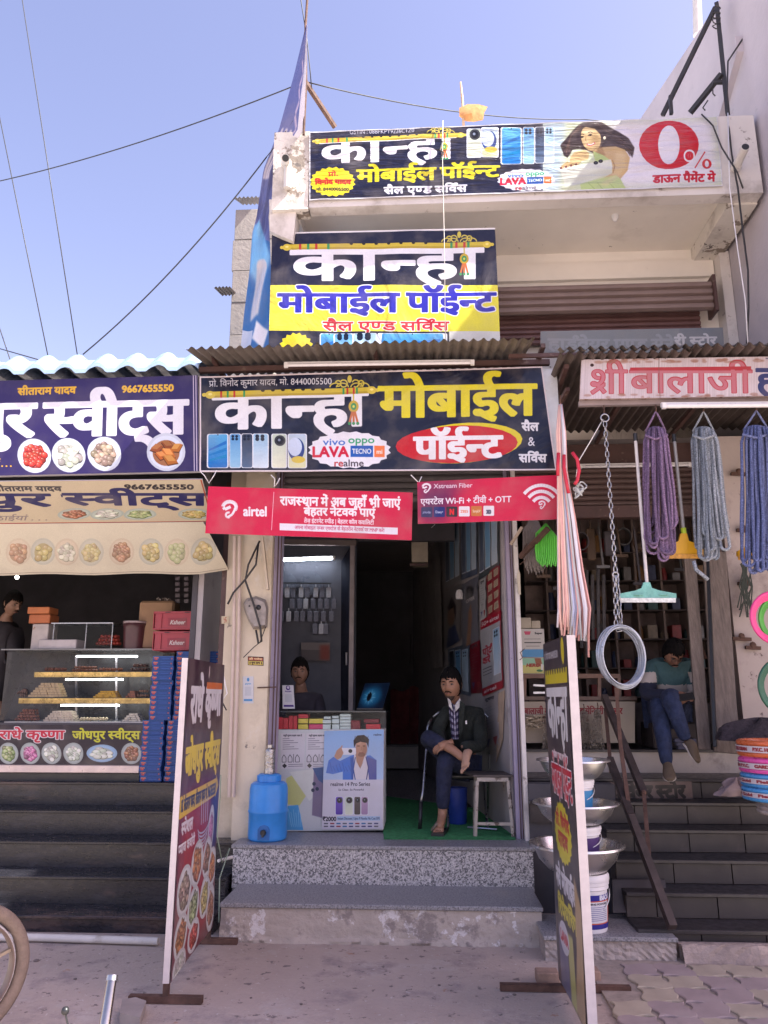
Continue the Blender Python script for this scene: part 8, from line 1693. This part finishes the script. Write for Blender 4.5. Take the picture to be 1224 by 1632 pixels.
MB().tube([V((P(745, 1320, 7).x, 6.95, Zp + .02)), V((P(790, 1320, 7).x, 6.85, Zp + .02))], .009, 6).build('floor_bar', steel, fc)
# --- shopkeeper behind the counter
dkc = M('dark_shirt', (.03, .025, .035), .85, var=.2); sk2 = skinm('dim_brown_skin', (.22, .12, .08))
A2 = thing('person', 'shopkeeper with moustache sitting in the shade behind the phone counter', 'person', (P(482, 1240, 7.7).x, 7.7, Zp))
J = dict(pelvis=(PD(484, 1215, 7.75), .14), chest=(PD(482, 1138, 7.7), .17), neckb=(PD(480, 1103, 7.68), .095), neck=(PD(479, 1094, 7.64), .055), hd=(PD(479, 1085, 7.62), .055), sl=(PD(455, 1118, 7.7), .085), el=(PD(450, 1175, 7.62), .055), wl=(PD(462, 1200, 7.5), .04), sr=(PD(507, 1118, 7.7), .085), er=(PD(514, 1175, 7.6), .055), wr=(PD(500, 1200, 7.45), .04), hl=(PD(470, 1225, 7.7), .1), kl=(PD(465, 1230, 7.3), .07), al=(V((PD(465, 1230, 7.3).x, 7.35, Zp + .05)), .045), hr=(PD(496, 1225, 7.7), .1), kr=(PD(500, 1230, 7.3), .07), ar=(V((PD(500, 1230, 7.3).x, 7.35, Zp + .05)), .045))
Eb = [('pelvis', 'chest'), ('chest', 'neckb'), ('neckb', 'neck'), ('neck', 'hd'), ('chest', 'sl'), ('sl', 'el'), ('el', 'wl'), ('chest', 'sr'), ('sr', 'er'), ('er', 'wr'), ('pelvis', 'hl'), ('hl', 'kl'), ('kl', 'al'), ('pelvis', 'hr'), ('hr', 'kr'), ('kr', 'ar')]
skinmesh('body', {k: (J[k][0], J[k][1]*.72 if k not in ('neck', 'hd') else J[k][1]) for k in J}, Eb, sk2, A2, root='pelvis')
skinmesh('shirt', {k: (J[k][0], J[k][1]*1.13) for k in ('pelvis', 'chest', 'neckb', 'sl', 'el', 'wl', 'sr', 'er', 'wr')}, [e for e in Eb if not ({e[0], e[1]} & {'neck', 'hd', 'hl', 'kl', 'al', 'hr', 'kr', 'ar'})], dkc, A2, root='pelvis')
skinmesh('trousers', {k: (J[k][0], J[k][1]*1.13) for k in ('pelvis', 'hl', 'kl', 'al', 'hr', 'kr', 'ar')}, Eb[-6:], dkc, A2, root='pelvis')
head(A2, PD(478, 1071, 7.6), (R(2), 0, R(2)), sk2, s=1.1)
hand(A2, J['wl'][0] + V((.02, -.03, -.01)), (.4, -.9, -.1), (0, 0, 1), sk2, 1); hand(A2, J['wr'][0] + V((-.02, -.03, -.01)), (-.4, -.9, -.1), (0, 0, 1), sk2, -1)
MB().bbox((P(462, 1230, 7.8).x, 7.55, Zp + .001), (P(508, 1230, 7.8).x, 7.9, PD(484, 1215, 7.75).z - .1), .01).build('box_seat', brw, label='brown box seat under the shopkeeper behind the counter', cat='seat')
# --- man in striped sweater on the ledge of the hardware shop
sk3 = skinm('dark_brown_skin', (.2, .1, .065)); swg = M('teal_sweater', (.045, .1, .108), .95, var=.2, bump=1, bscale=10, dist=.02); cream = M('cream_band', (.42, .37, .34), .9, var=.08, bump=.3, bscale=120); navy = M('navy_sleeve', (.015, .018, .04), .9, var=.2); den = M('blue_jeans', (.018, .028, .07), .9, var=.35, scale=16, bump=1, bscale=12, dist=.025)
A3 = thing('person', 'man in teal, cream and navy sweater and jeans sitting cross-legged looking at a phone', 'person', (P(1070, 1180, 7.2).x, 7.15, ZH))
J = dict(pelvis=(PD(1066, 1128, 7.35), .15), belly=(PD(1067, 1105, 7.28), .145), chest=(PD(1069, 1075, 7.2), .155), neckb=(PD(1071, 1056, 7.12), .09), neck=(PD(1072, 1049, 7.06), .055), hd=(PD(1072, 1042, 7.0), .055),
    sl=(PD(1040, 1068, 7.18), .085), el=(PD(1028, 1108, 7.02), .06), wl=(PD(1072, 1108, 6.75), .042), sr=(PD(1102, 1066, 7.18), .085), er=(PD(1112, 1108, 7.0), .06), wr=(PD(1092, 1114, 6.76), .042),
    hl=(PD(1052, 1130, 7.25), .1), kl=(PD(1050, 1124, 6.82), .08), ml=(PD(1058, 1180, 6.62), .06), al=(PD(1063, 1222, 6.55), .045),
    hr=(PD(1082, 1130, 7.25), .1), kr=(PD(1066, 1108, 6.72), .08), mr=(PD(1082, 1150, 6.6), .06), ar=(PD(1094, 1182, 6.58), .045))
Ec = [('pelvis', 'belly'), ('belly', 'chest'), ('chest', 'neckb'), ('neckb', 'neck'), ('neck', 'hd'), ('chest', 'sl'), ('sl', 'el'), ('el', 'wl'), ('chest', 'sr'), ('sr', 'er'), ('er', 'wr'), ('pelvis', 'hl'), ('hl', 'kl'), ('kl', 'ml'), ('ml', 'al'), ('pelvis', 'hr'), ('hr', 'kr'), ('kr', 'mr'), ('mr', 'ar')]
skinmesh('body', {k: (J[k][0], J[k][1]*.72 if k not in ('neck', 'hd') else J[k][1]) for k in J}, Ec, sk3, A3, root='pelvis')
sw_ = skinmesh('sweater', {k: (J[k][0], J[k][1]*1.14) for k in ('pelvis', 'belly', 'chest', 'neckb', 'sl', 'el', 'wl', 'sr', 'er', 'wr')}, [e for e in Ec if not ({e[0], e[1]} & {'neck', 'hd', 'hl', 'kl', 'al', 'hr', 'kr', 'ar', 'ml', 'mr'})], None, A3, root='pelvis', sub=4)
zb1, zb2, za1, za2 = P(1070, 1091, 7.05).z, P(1070, 1104, 7.05).z, P(1110, 1071, 7.1).z, P(1110, 1088, 7.1).z; xL_, xR_ = P(1044, 1080, 7.1).x, P(1096, 1080, 7.1).x
for i, f_ in enumerate(sw_.f):
    c = sum((V(sw_.v[k]) for k in f_), V((0, 0, 0)))/len(f_)
    if xL_ < c.x < xR_: sw_.mi[i] = 0 if c.z > zb1 else 1 if c.z > zb2 else 2
    else: sw_.mi[i] = 0 if c.z > za1 else 1 if c.z > za2 else 2
sw_.build('sweater', [swg, cream, navy], A3, smooth='all')
skinmesh('jeans', {k: (J[k][0], J[k][1]*1.12) for k in ('pelvis', 'hl', 'kl', 'ml', 'al', 'hr', 'kr', 'mr', 'ar')}, Ec[-8:], den, A3, root='pelvis')
head(A3, PD(1073, 1041, 6.98), (R(46), 0, R(4)), sk3, hair='bushy', moust=True, beard=True, glasses=True, s=1.08)
hand(A3, J['wl'][0] + V((.02, -.01, 0)), (.85, -.3, -.1), (0, -.7, .7), sk3, -1, .5, .95); hand(A3, J['wr'][0] + V((-.0, -.01, 0)), (-.7, -.4, -.2), (0, -.5, -.8), sk3, 1, .7, .95)
MB().obox(PD(1091, 1111, 6.66), (.075, .0, .01), (0, .03, .025), (0, -.003, .004)).build('mobile_phone', black_p, label='mobile phone held by the man in the striped sweater', cat='phone')
shoe = M('brown_shoe', (.12, .085, .055), .75, var=.2); solem = M('pale_sole', (.5, .44, .38), .7)
for hl_, to, up in ((PD(1064, 1226, 6.62), PD(1068, 1246, 6.4), (0, .0, 1)), (PD(1090, 1188, 6.62), PD(1110, 1216, 6.46), (.5, -.3, .6))):
    foot(A3, hl_, to, up, shoe, 1.05, nm='shoe'); foot(A3, hl_, to, up, solem, 1.13, nm='shoe_sole', hs=.3)
MB().bbox((P(1035, 1160, 7.3).x, 7.2, ZH + .001), (P(1105, 1160, 7.3).x, 7.6, PD(1066, 1128, 7.35).z - .13), .01).build('low_stool', M('dark_stool', (.04, .03, .03), .7), label='low dark stool under the man in the striped sweater', cat='stool')
for k in range(3): MB().bbox((P(1080, 1190, 7.15).x - .01*k, 7.13 + .01*k, ZH + .002 + .03*k), (P(1122, 1190, 7.15).x - .02*k, 7.4, ZH + .03 + .03*k), .003).build('folded_cloth', M('bluish_cloth', (.1, .1, .15), .9, var=.3), label=('lowest', 'middle', 'topmost')[k] + ' folded bluish cloth on the hardware shop floor beside the sitting man', cat='cloth')
# --- man in the dim sweet shop
A4 = thing('person', 'dark figure of a man bending in the dim sweet shop at the left edge', 'person', (P(14, 1100, 8).x, 8, .88))
J = dict(pelvis=(PD(-8, 1130, 8.1), .14), chest=(PD(0, 1022, 8.05), .18), neckb=(PD(10, 985, 8.0), .1), neck=(PD(14, 977, 7.97), .055), hd=(PD(18, 976, 7.95), .055), sl=(PD(-22, 1010, 8.05), .08), el=(PD(-30, 1070, 8), .06), wl=(PD(-12, 1110, 7.85), .04), sr=(PD(20, 1015, 8), .08), er=(PD(30, 1070, 7.9), .06), wr=(PD(42, 1100, 7.8), .04), hl=(PD(-20, 1145, 8.1), .1), kl=(PD(-20, 1190, 8.05), .08), al=(V((PD(-20, 1190, 8).x, 8.1, .93)), .05), hr=(PD(6, 1145, 8.1), .1), kr=(PD(8, 1190, 8.0), .08), ar=(V((PD(8, 1190, 8).x, 8.05, .93)), .05))
skinmesh('body', {k: (J[k][0], J[k][1]*.72) for k in J}, Eb, sk2, A4, root='pelvis')
skinmesh('coat', {k: (J[k][0], J[k][1]*1.13) for k in ('pelvis', 'chest', 'neckb', 'sl', 'el', 'wl', 'sr', 'er', 'wr')}, [e for e in Eb if not ({e[0], e[1]} & {'neck', 'hd', 'hl', 'kl', 'al', 'hr', 'kr', 'ar'})], M('dark_coat', (.02, .016, .02), .85), A4, root='pelvis')
skinmesh('trousers', {k: (J[k][0], J[k][1]*1.13) for k in ('pelvis', 'hl', 'kl', 'al', 'hr', 'kr', 'ar')}, Eb[-6:], dkc, A4, root='pelvis')
head(A4, PD(20, 962, 7.9), (R(20), 0, R(65)), sk2, s=1.1)
hand(A4, J['wr'][0] + V((.0, -.03, -.01)), (.4, -.9, -.1), (0, 0, 1), sk2, 1); hand(A4, J['wl'][0] + V((0, -.03, -.01)), (.2, -.9, -.1), (0, 0, 1), sk2, -1)
